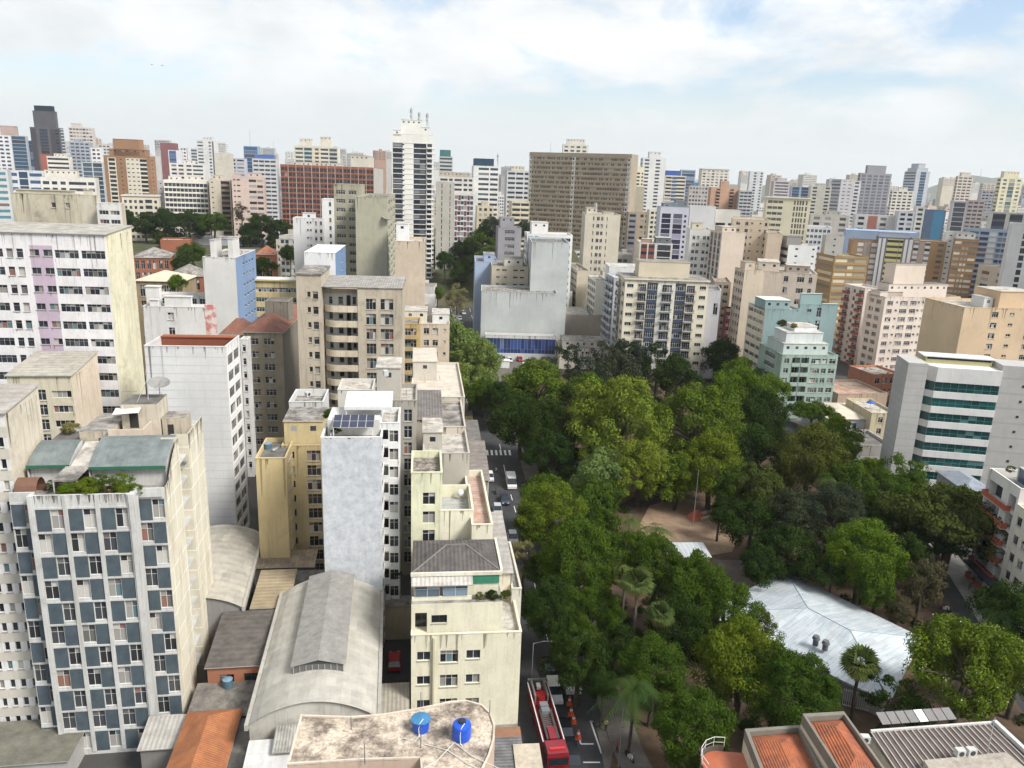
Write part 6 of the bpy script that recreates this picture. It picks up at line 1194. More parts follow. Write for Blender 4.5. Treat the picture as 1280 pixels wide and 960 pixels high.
T('white slim block between banded block and slate tower', (1068, 226), 900, 'L', 1077, 1066, '.3 w1 .5', '1', (.7, .7, .7), fpx=4.4, d=14)
T('pinkish stepped tower on the skyline above the cream lattice tower', (968, 226), 1000, 'L', 988, 964, '.3 r3 .3', '1', (.50, .46, .46), fpx=3.8, top=((.2, .1, .6, .8, 4),))
T('blue glazed group of blocks on the skyline', (990, 233), 1100, 'L', 1012, 988, '.1 g1 .3 g1 .1', '1', (.34, .42, .52), gl=BLUE_GLASS, fpx=3.8, d=20)
T('cream stepped block left of the grey and blue banded block', (1014, 232), 800, 'L', 1040, 1012, '.5 w1 2 w1 .4', '1', (.58, .56, .48), fpx=4.4, d=20, top=((.3, .2, .4, .5, 3),))
T('cream tower with crown before the distant blue hills', (1198, 220), 1000, 'L', 1217, 1195, '.3 3*(r1 .3)', '.3 r1 .3', (.58, .52, .44), fpx=3.8, top=((.2, .1, .6, .8, 5),))
T('butter yellow tower with teal glazed strip at right skyline', (1252, 222), 720, 'L', 1279, 1247, '.4 w.6 .4 g1:0 .4 w.6 .3', '.3 r2 .3', (.66, .60, .42), fpx=4.8, gl=glassm((.05, .10, .11), (.3, .33, .3), .7), top=((.1, .1, .7, .8, 6),))
T('grey blue low tower before the butter yellow tower', (1228, 238), 1000, 'L', 1247, 1226, '.3 4*(w1 .3)', '1', (.48, .47, .51), fpx=3.8, d=20)
T('white and red panelled low block in the right middle distance', (1070, 268), 560, 'L', 1124, 1068, '.5 w1 .6 1.6:1 .5 w1 2', '1', (.68, .66, .64), (.42, .17, .13), fpx=7, d=22)
T('white block with navy windows beside red panelled block', (1124, 264), 540, 'L', 1144, 1120, '.4 w1 .5 w1 .4', '1', (.60, .62, .65), fpx=6, d=20)
T('off white block with a column of windows left of the blue hoarding', (1146, 258), 545, 'L', 1157, 1143, '.4 w1 .4', '1', (.64, .62, .56), fpx=6, d=16)
T('navy block with bright azure hoarding', (1158, 262), 580, 'L', 1183, 1156, '.4 .9 1.6:1 .3', '1', (.10, .15, .24), (.06, .22, .36), d=16)
T('pale round cornered block with grey glass', (1192, 252), 640, 'L', 1209, 1190, '.2 g2 .2', '1', (.54, .54, .55), fpx=6, d=16, roof='slab')
T('dusty pink block with narrow window rows at right', (1210, 250), 660, 'L', 1232, 1208, '.3 3*(r1 .3)', '1', (.48, .40, .37), fpx=5, d=18)
T('grey weathered low roofs block left of navy gridded windows', (1014, 268), 520, 'L', 1062, 1010, '.5 w1 .8 w1 1.4 w1 .5', '1', (.56, .53, .47), fpx=7, d=22, dirt=.4, top=((.4, .2, .4, .5, 3),))
# ------------------------------------------------------------------ trees
def leafm(c, k=1.0, name='leaves'):
    m = bpy.data.materials.new(name); m.use_nodes = True; t = m.node_tree; t.nodes.clear()
    o = t.nodes.new('ShaderNodeOutputMaterial'); d = t.nodes.new('ShaderNodeBsdfDiffuse'); tr = t.nodes.new('ShaderNodeBsdfTranslucent'); mx = t.nodes.new('ShaderNodeMixShader'); mx.inputs[0].default_value = .2
    ri = geo(t, 'Random Per Island'); oi = t.nodes.new('ShaderNodeObjectInfo'); p = geo(t)
    a = mixn(t, ri, tuple(x*.78 for x in c), tuple(x*1.22 for x in c))
    a = mixn(t, ramp(t, noise(t, p, .33, 3), .35, .68, (0, 0, 0), (.65, .65, .65)), a, (c[0]*1.5, c[1]*1.25, c[2]*.9))
    a = mixn(t, ramp(t, oi.outputs['Random'], 0, 1, (0, 0, 0), (.45, .45, .45)), a, (c[0]*.55, c[1]*.75, c[2]*1.1))
    for b in (d, tr): t.links.new(a, b.inputs[0])
    t.links.new(d.outputs[0], mx.inputs[1]); t.links.new(tr.outputs[0], mx.inputs[2]); t.links.new(mx.outputs[0], o.inputs[0]); return m
LEAF = {'lime': leafm((.135, .175, .022)), 'mid': leafm((.048, .084, .011)), 'dark': leafm((.026, .047, .010)), 'olive': leafm((.062, .076, .016)), 'light': leafm((.125, .175, .045)), 'brown': leafm((.078, .068, .036)), 'grey': leafm((.04, .052, .028)), 'bright': leafm((.078, .128, .012)), 'pale': leafm((.19, .175, .07)), 'yellow': leafm((.088, .128, .014))}
BARK = roofm((.10, .08, .06), (.05, .04, .03), 2); DEADF = leafm((.24, .16, .075)); PALMF = leafm((.085, .115, .032)); PALMD = leafm((.045, .08, .022))
def crown_mesh(seed, nclump, leaves, lr, flat=1.0, shape='round', cr=(.20, .33), open_=.0, bloom=0):
    R = random.Random(seed); mb = MB(); C = []; lob = [(R.uniform(0, 6.28), R.uniform(.06, .17), k) for k in (2, 3, 5)]
    for i in range(nclump):
        for _ in range(60):
            z = R.uniform(-.55, 1.0); ph = R.uniform(0, 2*math.pi)
            if shape == 'cone': rr = (1-z)/1.6*R.uniform(.3, 1)
            elif shape == 'umbrella': z = R.uniform(.1, .75); rr = math.sqrt(R.random())*1.0; z = z*(1-.5*rr*rr)
            else: rr = math.sqrt(max(0, 1-(z if z > 0 else z*1.5)**2))*R.uniform(.55, .98)
            rr *= .92+sum(am*math.sin(k*ph+f0+z*2) for f0, am, k in lob); c = Vector((rr*math.cos(ph), rr*math.sin(ph), z*.82*flat*(1+.12*math.sin(3*ph+lob[0][0])))); r = R.uniform(*cr)
            if all((c-q).length > .62*min(r, s) for q, s in C): break
        C.append((c, r))
    for c, r in C:
        for _ in range(leaves):
            while True:
                d = Vector((R.gauss(0, 1), R.gauss(0, 1), R.gauss(.35, 1)))
                if d.length > .1: break
            d.normalize(); p = c+Vector((d.x*r, d.y*r, d.z*r*.8))*(R.uniform(.62, 1.06) if R.random() < .85 else R.uniform(1.0, 1.28))
            n = (d+Vector((R.gauss(0, .5), R.gauss(0, .5), R.gauss(.2, .5)))).normalized()
            a = n.orthogonal().normalized(); ang = R.uniform(0, 6.28); b = n.cross(a); a, b = a*math.cos(ang)+b*math.sin(ang), b*math.cos(ang)-a*math.sin(ang)
            bl_ = bloom and R.random() < bloom and d.z > .2
            s = lr*R.uniform(.6, 1.35)*(.55 if bl_ else 1); e = s*R.uniform(.5, .8)
            mb.quad(p-a*s, p-b*e-n*s*.12, p+a*s, p+b*e-n*s*.12, 1 if bl_ else 0)
    return mb, C
def trunk_mesh(seed, C, h0):
    """trunk from the ground to the crown (unit crown radius, crown centre at z=0, ground at z=-h0)"""
    R = random.Random(seed); mb = MB(); top = Vector((R.uniform(-.08, .08), R.uniform(-.08, .08), -.25))
    mb.tube([(0, 0, -h0), (R.uniform(-.05, .05), R.uniform(-.05, .05), -h0*.6), top], .085, 8, 0, .055)
    for c, r in R.sample(C, min(9, len(C))): mid = top.lerp(c, .5)+Vector((0, 0, .06)); mb.tube([top, mid, c*.96], .04, 6, 0, .012)
    return mb
TREEM = {}
def tree_protos():
    spec = {'round': (48, 300, .036, 1.0, 'round', (.18, .32)), 'round2': (58, 280, .033, .85, 'round', (.15, .30)), 'big': (125, 260, .0215, .95, 'round', (.11, .22)), 'umbrella': (100, 190, .025, .55, 'umbrella', (.09, .17)),
            'airy': (38, 130, .034, 1.1, 'round', (.12, .26)), 'cone': (40, 220, .04, 1.25, 'cone', (.2, .3)), 'bloom': (115, 250, .0225, .8, 'round', (.11, .22))}
    for k, (n, l, lr, fl, sh, cr) in spec.items():
        for s in range(2):
            mb, C = crown_mesh(hash_(k)+s*17, n, l, lr, fl, sh, cr, bloom=.03 if k == 'bloom' else 0); TREEM[(k, s)] = (mb, C)
def hash_(s): return sum(ord(c)*(i+3) for i, c in enumerate(s))
tree_protos()
CROWN_CACHE = {}; TRUNK_CACHE = {}
BLOOM = plain((.62, .60, .48))
def tree(label, px, py, rpx, leaf, form='round', zc=9.0, seed=None, vs=1.0, group=None, name='tree', Yf=None, zg=0.0):
    if py > 440 and zc > 6: zc *= .86; vs *= 1.15; rpx *= 1.10
    q = at_z(px, py, zc) if Yf is None else at_Y(px, py, Yf)
    if Yf: zg = max(mound(q.x, q.y), mound2(q.x, q.y), 0); zc = max(3, q.z-zg)
    r = rpx*proj(q)[2]/F
    s = (int(px*7+py*3) if seed is None else seed) % 2
    root = empty(name, label, 'tree', Vector((q.x, q.y, zg)), ((px*37+py*11) % 628)/100, group)
    if (form, s, leaf) not in CROWN_CACHE: CROWN_CACHE[(form, s, leaf)] = TREEM[(form, s)][0].mesh('crown', [LEAF[leaf], BLOOM])
    c = link('crown', CROWN_CACHE[(form, s, leaf)], root, (0, 0, zc)); c.scale = (r*(.9+.25*((px*13+py*7) % 10)/10), r*(1.12-.25*((px*13+py*7) % 10)/10), r*vs*(.9+.2*((px*5+py*3) % 10)/10))
    hk = round(zc/r*2)/2
    if (form, s, hk) not in TRUNK_CACHE: TRUNK_CACHE[(form, s, hk)] = trunk_mesh(hash_(form)+s, TREEM[(form, s)][1], hk).mesh('trunk', [BARK], True)
    t = link('trunk', TRUNK_CACHE[(form, s, hk)], root, (0, 0, zc)); t.scale = (r, r, zc/hk)
    return root
TR = [
 ('dark green tree between the sand and the white roofed hall', 950, 708, 26, 'dark', 'round2', 7), ('green tree at the left edge of the playground sand', 792, 690, 24, 'mid', 'round', 7), ('leafy tree under the lumpy pair beside the slide', 912, 612, 26, 'mid', 'round2', 8), ('dark tree behind the half bare brown tree', 1126, 698, 30, 'dark', 'round2', 8), ('mid green tree by the bend of the right street', 1095, 738, 26, 'mid', 'round', 6), ('dark tree left of the palms pair below the largest park tree', 742, 668, 26, 'dark', 'round', 7),
 # avenue, looking up it
 ('airy pale green street tree beside the gallery building, the leftmost of the avenue canopy', 534, 452, 26, 'light', 'round2', 9), ('feathery light green street tree in the middle of the avenue canopy', 564, 442, 40, 'light', 'round2', 9), ('light green street tree at the right of the avenue canopy, by the showroom', 600, 454, 30, 'light', 'round2', 9), ('shaded street tree below the light green avenue canopy', 588, 484, 30, 'light', 'round2', 8), ('low dark street tree by the end of the pale roofed corner block', 606, 497, 20, 'mid', 'round', 7),
 ('small dull olive tree in the avenue beside the pinkish shops', 572, 376, 19, 'pale', 'airy', 7), ('small vivid green tree beside the pinkish block, at the avenue kerb', 547, 368, 9, 'bright', 'round', 7),
 # head of the park
 ('grey green tree in front of the white corner house', 711, 459, 24, 'grey', 'airy', 9), ('tall grey green tree left of the navy balconies', 756, 452, 20, 'grey', 'airy', 12), ('taller grey green tree touching the navy balconies', 784, 448, 22, 'grey', 'round2', 13), ('dark grey tree below the navy balconies', 772, 486, 32, 'grey', 'round', 9), ('sparse dark tree against the base of the cream tower', 822, 462, 26, 'dark', 'airy', 10), ('dark tree at the right foot of the cream balconied tower', 846, 476, 22, 'dark', 'round', 9), ('round dark tree between the lilac flank and the beige slab', 903, 450, 22, 'dark', 'round', 10), ('low green tree below the ribbon window office', 925, 478, 26, 'bright', 'round2', 9),
 ('yellow olive round tree beside the car park', 672, 490, 36, 'yellow', 'round', 9), ('dark green tree at the park corner by the car park', 625, 503, 22, 'dark', 'round', 9), ('dense dark tree over the striped crossing', 652, 532, 33, 'dark', 'round2', 10), ('dense dark tree right of the striped crossing', 684, 545, 40, 'dark', 'big', 10), ('mid green tree crown under the olive round tree', 735, 500, 32, 'mid', 'round2', 9), ('dark low tree shading the park edge beside the avenue vans', 690, 578, 30, 'dark', 'round', 7),
 ('largest lime green tree with spreading crown in the centre of the park', 772, 545, 64, 'lime', 'big', 13), ('lime green bough in front of the largest park tree', 800, 590, 42, 'lime', 'big', 9), ('lime green crown left of the largest park tree', 738, 530, 36, 'lime', 'round2', 11),  ('lime green crown low on the left of the largest park tree', 752, 598, 34, 'light', 'round2', 8),
 ('great lumpy yellow green tree, right neighbour of the largest park tree', 868, 540, 58, 'yellow', 'big', 14), ('lower right lobe tree of the lumpy yellow green pair', 890, 588, 42, 'yellow', 'big', 10), ('green tree under the lumpy yellow green pair', 846, 598, 32, 'yellow', 'round2', 8),
 ('tall full green tree in front of the teal flank', 922, 505, 40, 'bright', 'big', 11), ('dark green tree right of the lumpy yellow green tree', 948, 535, 42, 'dark', 'big', 10), ('bright green tree before the mint green apartments', 962, 492, 20, 'bright', 'round', 10), ('deep shaded tree below the tall full green tree', 938, 570, 36, 'dark', 'round', 7),
 ('flat topped dark tree on a pale trunk below the mint green apartments', 1016, 517, 27, 'mid', 'umbrella', 11), ('round green tree in front of the low white houses', 1042, 555, 32, 'bright', 'round2', 9), ('brownish olive broad tree below the low white houses', 1012, 582, 44, 'olive', 'big', 10), ('small green tree by the office left pier', 1086, 602, 24, 'bright', 'round', 8), ('leafy pale stemmed tree at the foot of the office pier', 1120, 606, 30, 'bright', 'airy', 9), ('green tree in front of the office green glass', 1140, 615, 24, 'mid', 'round2', 9),
 ('wide flat umbrella shaped olive tree by the rust red balconies', 1190, 648, 72, 'olive', 'umbrella', 12), ('left wing tree beside the wide umbrella shaped olive tree', 1118, 640, 40, 'mid', 'big', 10), ('understorey tree below the wide umbrella shaped olive tree', 1178, 682, 42, 'dark', 'umbrella', 7), ('thin leaved tree in front of the cream white block', 1262, 690, 26, 'olive', 'airy', 10),
 ('greyish dark tree standing left of centre in the right grove', 992, 650, 36, 'grey', 'round2', 11), ('tallest greyish dark tree in the right grove', 1040, 648, 40, 'grey', 'big', 12), ('brown tinged tree above the playground', 945, 615, 36, 'olive', 'round2', 9), ('dark rounded tree right of the playground slide', 938, 662, 32, 'dark', 'round', 8), ('dark narrow tree beside the playground', 900, 640, 18, 'dark', 'cone', 7), ('dark tree behind the white roofed hall', 985, 694, 34, 'dark', 'round2', 8), ('deep green understorey tree in the right grove', 1062, 610, 34, 'mid', 'round2', 8), ('fresh yellow green tree above the far corner of the white roofed hall', 1078, 700, 48, 'bright', 'big', 10), ('dark low tree along the far edge of the white roofed hall', 1040, 720, 26, 'dark', 'round', 6), ('half bare brown tree beside the right street', 1152, 730, 30, 'brown', 'airy', 8), ('rusty low shrub tree under the half bare brown tree', 1122, 762, 20, 'brown', 'round', 4),
 ('big cream blossomed tree right of the white roofed hall', 1206, 838, 66, 'yellow', 'bloom', 11), ('dark leafy tree in the lower right corner', 1262, 770, 40, 'dark', 'round2', 9), ('deep green tree at the right frame edge', 1272, 840, 36, 'mid', 'round', 8), ('sparse dark tree by the white fence', 1110, 870, 32, 'dark', 'airy', 6), ('low bright shrub tree behind the ribbed roof', 1140, 892, 24, 'mid', 'airy', 4),
 # avenue side of the park, coming nearer
 ('round mid green tree beside the parked white van', 684, 624, 27, 'mid', 'round', 9), ('fresh green tree beside the avenue below the white van', 668, 658, 25, 'mid', 'round2', 8), ('golden green round tree beside the avenue', 690, 652, 42, 'yellow', 'big', 9), ('feathery pale bamboo clump beside the avenue', 655, 700, 20, 'pale', 'airy', 7), ('mid green tree below the largest park tree', 742, 632, 30, 'mid', 'round2', 8), ('dark tree between golden green tree and feather palms', 752, 672, 30, 'mid', 'round', 7), ('broad mid green tree in the middle of the lower park', 722, 705, 50, 'mid', 'big', 10), ('dull dark tree under the broad mid green tree', 684, 718, 28, 'dark', 'round', 6),
 ('dark tree overhanging the avenue in the lower park', 692, 768, 40, 'dark', 'big', 9), ('green leafy tree left of the tall fan palms', 738, 775, 38, 'mid', 'big', 9), ('deep dark tree under the tall fan palms', 722, 832, 36, 'dark', 'round2', 7), ('dark tree behind the tall fan palms', 820, 715, 40, 'mid', 'big', 10), ('dense green tree before the small park hut', 868, 745, 46, 'mid', 'big', 10), ('dense green tree left of the white roofed hall', 908, 770, 42, 'mid', 'big', 9), ('dark round tree in front of the dense park trees', 848, 792, 40, 'dark', 'big', 9), ('sparse tree poking over the left edge of the white roofed hall', 950, 790, 24, 'olive', 'airy', 8), ('dark tree right of the drooping feather palm', 818, 840, 42, 'mid', 'big', 9), ('broad domed green tree in the lower park', 925, 838, 54, 'yellow', 'big', 9), ('domed green tree behind the tiled house', 975, 868, 50, 'mid', 'big', 8), ('perfectly round dark green tree at the bottom, left of the tiled house', 866, 918, 50, 'mid', 'big', 8), ('low dark bush tree at the near edge of the white roofed hall', 1018, 848, 26, 'mid', 'airy', 5), ('low tree behind the tiled parapets', 1030, 872, 26, 'mid', 'round', 5), ('shaded tree by the avenue pavement', 754, 856, 22, 'dark', 'round', 6), ('shaded bush tree on the avenue edge near the cones', 778, 805, 30, 'dark', 'round2', 6),

 ('round dark tree beside the orange beige block', 1237, 356, 18, 'dark', 'round', 10), ('tree between pink wing and teal block', 1052, 388, 12, 'dark', 'round', 10), ('bright tree beside the pale pink block', 1199, 428, 10, 'bright', 'round', 8), ('green tree between cream block and blue edged block', 815, 296, 8, 'mid', 'round', 10), ('dark shrub tree at the foot of the ochre banded flats', 1060, 378, 10, 'dark', 'round', 8),
]
for t in TR: tree(*t)
for lb, x, y, r, lf, fm, Y in (('fresh green tree crown far up the avenue', 592, 328, 20, 'bright', 'round2', 440), ('dark tree at the foot of the tall black striped tower', 556, 328, 14, 'dark', 'round', 425), ('dark green tree high on the avenue below the chequered flats', 604, 303, 20, 'mid', 'round2', 436), ('bluish dark tree far up the avenue left of the narrow grey tower', 616, 288, 17, 'grey', 'round', 438), ('bluish dark tree far up the avenue right of the narrow grey tower', 656, 290, 17, 'grey', 'round2', 430), ('green tree between avenue lanes under the dark ones', 575, 345, 14, 'mid', 'round2', 425), ('lower fresh tree on the avenue slope', 612, 322, 15, 'light', 'round', 425), ('dark slender tree on the avenue slope beside the chequered flats', 578, 312, 13, 'dark', 'round2', 438)):
    tree(lb, x, y, r, lf, fm, Yf=Y)
for lb, x, y, r, lf, fm in (('dark tree left of the long brick wall, by the terracotta tower foot', 158, 276, 13, 'dark', 'round'), ('dark tree behind the long brick wall', 182, 283, 18, 'dark', 'round2'), ('dark spreading tree below the gridded white slab', 206, 276, 17, 'dark', 'round2'), ('dark wide tree in front of the beige brown block', 236, 284, 22, 'dark', 'round'), ('dark tree just left of the thin bare tree', 268, 280, 18, 'mid', 'round2'), ('dark tree below the faded pink block', 326, 280, 16, 'dark', 'round2'), ('dark tree left of the clean white block', 350, 292, 17, 'dark', 'round'), ('low dark tree behind the red tiled pyramid roof', 342, 308, 12, 'dark', 'round'), ('thin bare branched tree standing before the faded pink block', 302, 268, 13, 'brown', 'airy'), ('greenish tree above the brick school roofs', 212, 305, 15, 'mid', 'round2'), ('yellowish tree beside the long brick wall', 196, 300, 12, 'light', 'round'), ('dark tree right of the thin bare tree', 312, 296, 16, 'dark', 'round')):
    tree(lb, x, y, r, lf, fm, Yf=415)
for lb, x, y, r, lf, fm, Y in (('green tree behind the white stack tower', 240, 318, 17, 'mid', 'round2', 345), ('shaded tree between the brick blocks', 228, 333, 13, 'dark', 'round', 300), ('dark tree right of the brick pavilion', 330, 336, 14, 'dark', 'round', 280), ('green bush tree in front of the canvas roofed pavilion', 222, 356, 12, 'bright', 'round', 232), ('round tree behind the brick pavilion', 362, 318, 14, 'dark', 'round2', 330)):
    tree(lb, x, y, r, lf, fm, Yf=Y)
# undergrowth that fills the park floor between the trunks
def inside(p, poly):
    c = False
    for (xa, ya), (xb, yb) in zip(poly, poly[1:]+poly[:1]):
        if (ya > p[1]) != (yb > p[1]) and p[0] < (xb-xa)*(p[1]-ya)/(yb-ya)+xa: c = not c
    return c
OPEN = [[(690, 690), (700, 590), (745, 590), (745, 670)], [(780, 705), (790, 600), (940, 580), (960, 640), (930, 700)], [(840, 705), (950, 690), (1010, 740), (985, 760), (880, 740)], [(745, 970), (735, 905), (770, 890), (812, 970)], [(925, 735), (985, 712), (1155, 797), (1120, 910), (1000, 900)], [(1165, 700), (1215, 760), (1300, 900), (1180, 800)], [(725, 970), (715, 850), (745, 850), (760, 970)]]
ug = MB(); R8 = random.Random(3); PP = [(p.x, p.y) for p in park]; done = 0
while done < 520:
    x, y = R8.uniform(0, 110), R8.uniform(70, 300); q = proj((x, y, 0))
    if not inside((x, y), PP) or any(inside(q[:2], o) for o in OPEN): continue
    done += 1; r = R8.uniform(.9, 2.2)
    for _ in range(70):
        d = Vector((R8.gauss(0, 1), R8.gauss(0, 1), abs(R8.gauss(.3, 1)))).normalized(); p = Vector((x, y, 0))+d*r*R8.uniform(.5, 1); n = (d+Vector((R8.gauss(0, .4), R8.gauss(0, .4), .4))).normalized(); a = n.orthogonal().normalized()*R8.uniform(.16, .34); b = n.cross(a)*.7
        ug.quad(p-a, p-b, p+a, p+b)
tag(ug.build('undergrowth', LEAF['dark']), kind='stuff')
# ------------------------------------------------------------------ palms
def fan_palm(label, px, py, zc, r, dead=True):
    q = at_z(px, py, zc); root = empty('palm_tree', label, 'palm tree', Vector((q.x, q.y, 0)), px % 6); R = random.Random(int(px))
    mb = MB(); mb.tube([(0, 0, 0), (.1, .05, zc*.5), (0, 0, zc)], .26, 8, 0, .17); mb.build('trunk', [BARK], root, smooth=True)
    def fan(mb, az, el, L, s):
        d = Vector((math.cos(az)*math.cos(el), math.sin(az)*math.cos(el), math.sin(el))); base = Vector((0, 0, zc)); h = base+d*L*.55
        side = Vector((-math.sin(az), math.cos(az), 0)); up = side.cross(d)*-1
        mb.quad(base-side*.03, base+side*.03, h+side*.03, h-side*.03)
        n = 13
        for i in range(n):
            a = (i/(n-1)-.5)*3.5; dd = d*math.cos(a)+side*math.sin(a); drop = -.22*abs(math.sin(a))-.12
            tip = h+dd*s+Vector((0, 0, drop*s)); w = (d*-math.sin(a)+side*math.cos(a))*s*.10; m_ = h+dd*s*.5+Vector((0, 0, .04))
            mb.poly([h, m_-w, tip, m_+w])
    mb = MB()
    for i in range(36): fan(mb, R.uniform(0, 6.28), R.uniform(-.35, 1.35), r*.62, r*.5)
    mb.build('crown', [PALMF], root)
    if dead:
        mb = MB()
        for i in range(18): fan(mb, R.uniform(0, 6.28), R.uniform(-1.45, -.7), r*.5, r*.42)
        mb.build('dead_fronds', [DEADF], root)
def feather_palm(label, px, py, zc, L, mat=None, n=22):
    q = at_z(px, py, zc); root = empty('palm_tree', label, 'palm tree', Vector((q.x, q.y, 0))); R = random.Random(int(px+py)); mat = mat or PALMD
    mb = MB(); mb.tube([(0, 0, 0), (.15, 0, zc*.5), (0, 0, zc)], .22, 8, 0, .15); mb.build('trunk', [BARK], root, smooth=True); mb = MB()
    for i in range(n):
        az = i*2.4+R.uniform(-.2, .2); el = R.uniform(.15, 1.25); d = Vector((math.cos(az), math.sin(az), 0)); sd = Vector((-d.y, d.x, 0)); pts = []
        for k in range(11):
            t = k/10; pts.append(Vector((0, 0, zc))+d*L*(math.cos(el)*t+.18*t*t)+Vector((0, 0, L*(math.sin(el)*t-.95*t*t))))
        for k in range(10):
            a, b = pts[k], pts[k+1]; t = (k+.5)/10; ln = L*.26*math.sin(math.pi*min(1, t*.9+.08)); mb.quad(a-sd*.03, a+sd*.03, b+sd*.02, b-sd*.02)
            for s in (-1, 1):
                for j in (0, .5):
                    p = a.lerp(b, j); tip = p+sd*s*ln+(b-a).normalized()*ln*.55+Vector((0, 0, -ln*.45)); e = (b-a)*.22; mb.poly([p, p+e, tip])
    mb.build('crown', [mat], root)
fan_palm('tall fan palm with brown skirt of dead leaves, the taller of the near pair', 797, 728, 15, 3.0); fan_palm('shorter fan palm with yellow leaf stalks right of the tall one', 826, 768, 11, 2.5); fan_palm('fan palm half hidden behind the tall fan palm', 782, 722, 13, 2.4)
fan_palm('lone fan palm standing before the white roofed hall', 1076, 829, 8.2, 3.2)
feather_palm('feather palm with pale seed head below the largest park tree', 787, 652, 8, 3.8, PALMF); feather_palm('feather palm right of the one with pale seed head', 820, 662, 8, 3.8, PALMF); feather_palm('large drooping feather palm near the avenue pavement', 792, 862, 9, 4.6); feather_palm('broad dark feather palm in the lower right corner', 1262, 765, 9, 5.0); feather_palm('dark feather palm at the right frame edge below the broad one', 1275, 812, 7, 4.5); feather_palm('small feather palm in the middle of the right grove', 1035, 600, 9, 3.0, PALMF)
# planting on roofs and terraces
SHRUB = {}
def shrub(label, pos, r, leaf, vs=.8, parent=None, n=''):
    k = (leaf, int(r*10) % 2)
    if k not in SHRUB: SHRUB[k] = TREEM[('airy' if k[1] else 'round', k[1])][0].mesh('foliage', [LEAF[leaf], BLOOM])
    root = empty('roof_plant', label, 'plant', pos, r*9); c = link('foliage', SHRUB[k], root, (0, 0, r*.45)); c.scale = (r, r, r*vs)
    mb = MB(); mb.cyl(0, 0, 0, r*.4, .16, .2, 10); mb.build('pot', [plain((.30, .13, .08))], root)
o_, u_, v_ = CT[6], CT[1], CT[2]; kx = CT[3]/18
for i, (x, y, r, lf, lb) in enumerate(((8.9, 1.2, 1.15, 'yellow', 'golden green bush at the left of the chequered tower terrace'), (10.2, 2.2, 1.2, 'mid', 'green bush beside the golden one on the terrace'), (11.4, 1.2, 1.0, 'olive', 'olive bush in the middle of the terrace planting'), (12.6, 2.4, 1.2, 'bright', 'bright bush below the green roof on the terrace'), (13.3, .9, .8, 'yellow', 'low golden shrub at the terrace parapet'), (14.6, .9, .75, 'yellow', 'small golden shrub near the terrace chimney'), (6.3, 1.4, .8, 'bright', 'leafy plant under the little terrace awning'), (4.0, 3.0, .7, 'olive', 'thin plant by the brown canopy on the terrace'))):
    p = o_+u_*x*kx+v_*(y+.4); p.z = CT[5]-.7; shrub(lb, p, r*1.3, lf)
def rp(px, py, z): return at_z(px, py, z)
_c = bpy.data.objects.get(cb[0].name); cm = Matrix.Translation(cb[0].location) @ Matrix.Rotation(cb[0].rotation_euler.z, 4, 'Z')
for x, y, r, lf, lb in ((U0+8.1, -D_/2+1.6, .7, 'mid', 'potted plant under the green fascia, left one'), (U0+9.6, -D_/2+1.7, .8, 'dark', 'dark potted plant under the green fascia'), (U0+11, -D_/2+1.5, .75, 'bright', 'bright potted plant at the right of the green fascia')):
    shrub(lb, cm @ Vector((x, y, zt+.004)), r, lf)
for px, py, z, r, lf, lb in ((586, 530, 16, 1.3, 'pale', 'pale yellow plants spilling over the avenue terrace'), (591, 546, 14, .9, 'olive', 'dull plant under the pale yellow terrace plants'), (412, 522, 31.6, 1.0, 'mid', 'dark green plant by the solar panels'), (421, 541, 31.0, .8, 'bright', 'small plant at the silver tower parapet'), (978, 408, 31, 1.4, 'olive', 'olive shrub on the mint green roof terrace'), (992, 410, 31, 1.0, 'pale', 'dry shrub beside the olive one on the mint green roof'), (648, 650, 12, .7, 'yellow', 'yellow plant in the cream terrace corner'), (633, 745, 17, .6, 'olive', 'plant by the red pots on the cream terrace'), (88, 540, CT[5]+2.5, 1.0, 'pale', 'dry straw coloured grass clump on the stained roof'), (1262, 590, 22, .9, 'olive', 'shrub on the terrace above the rust red balconies'), (486, 718, 9, .9, 'bright', 'bright green plants in the shaded light well'), (496, 722, 9, .9, 'dark', 'dark plants in the shaded light well')):
    shrub(lb, rp(px, py, z), r, lf)
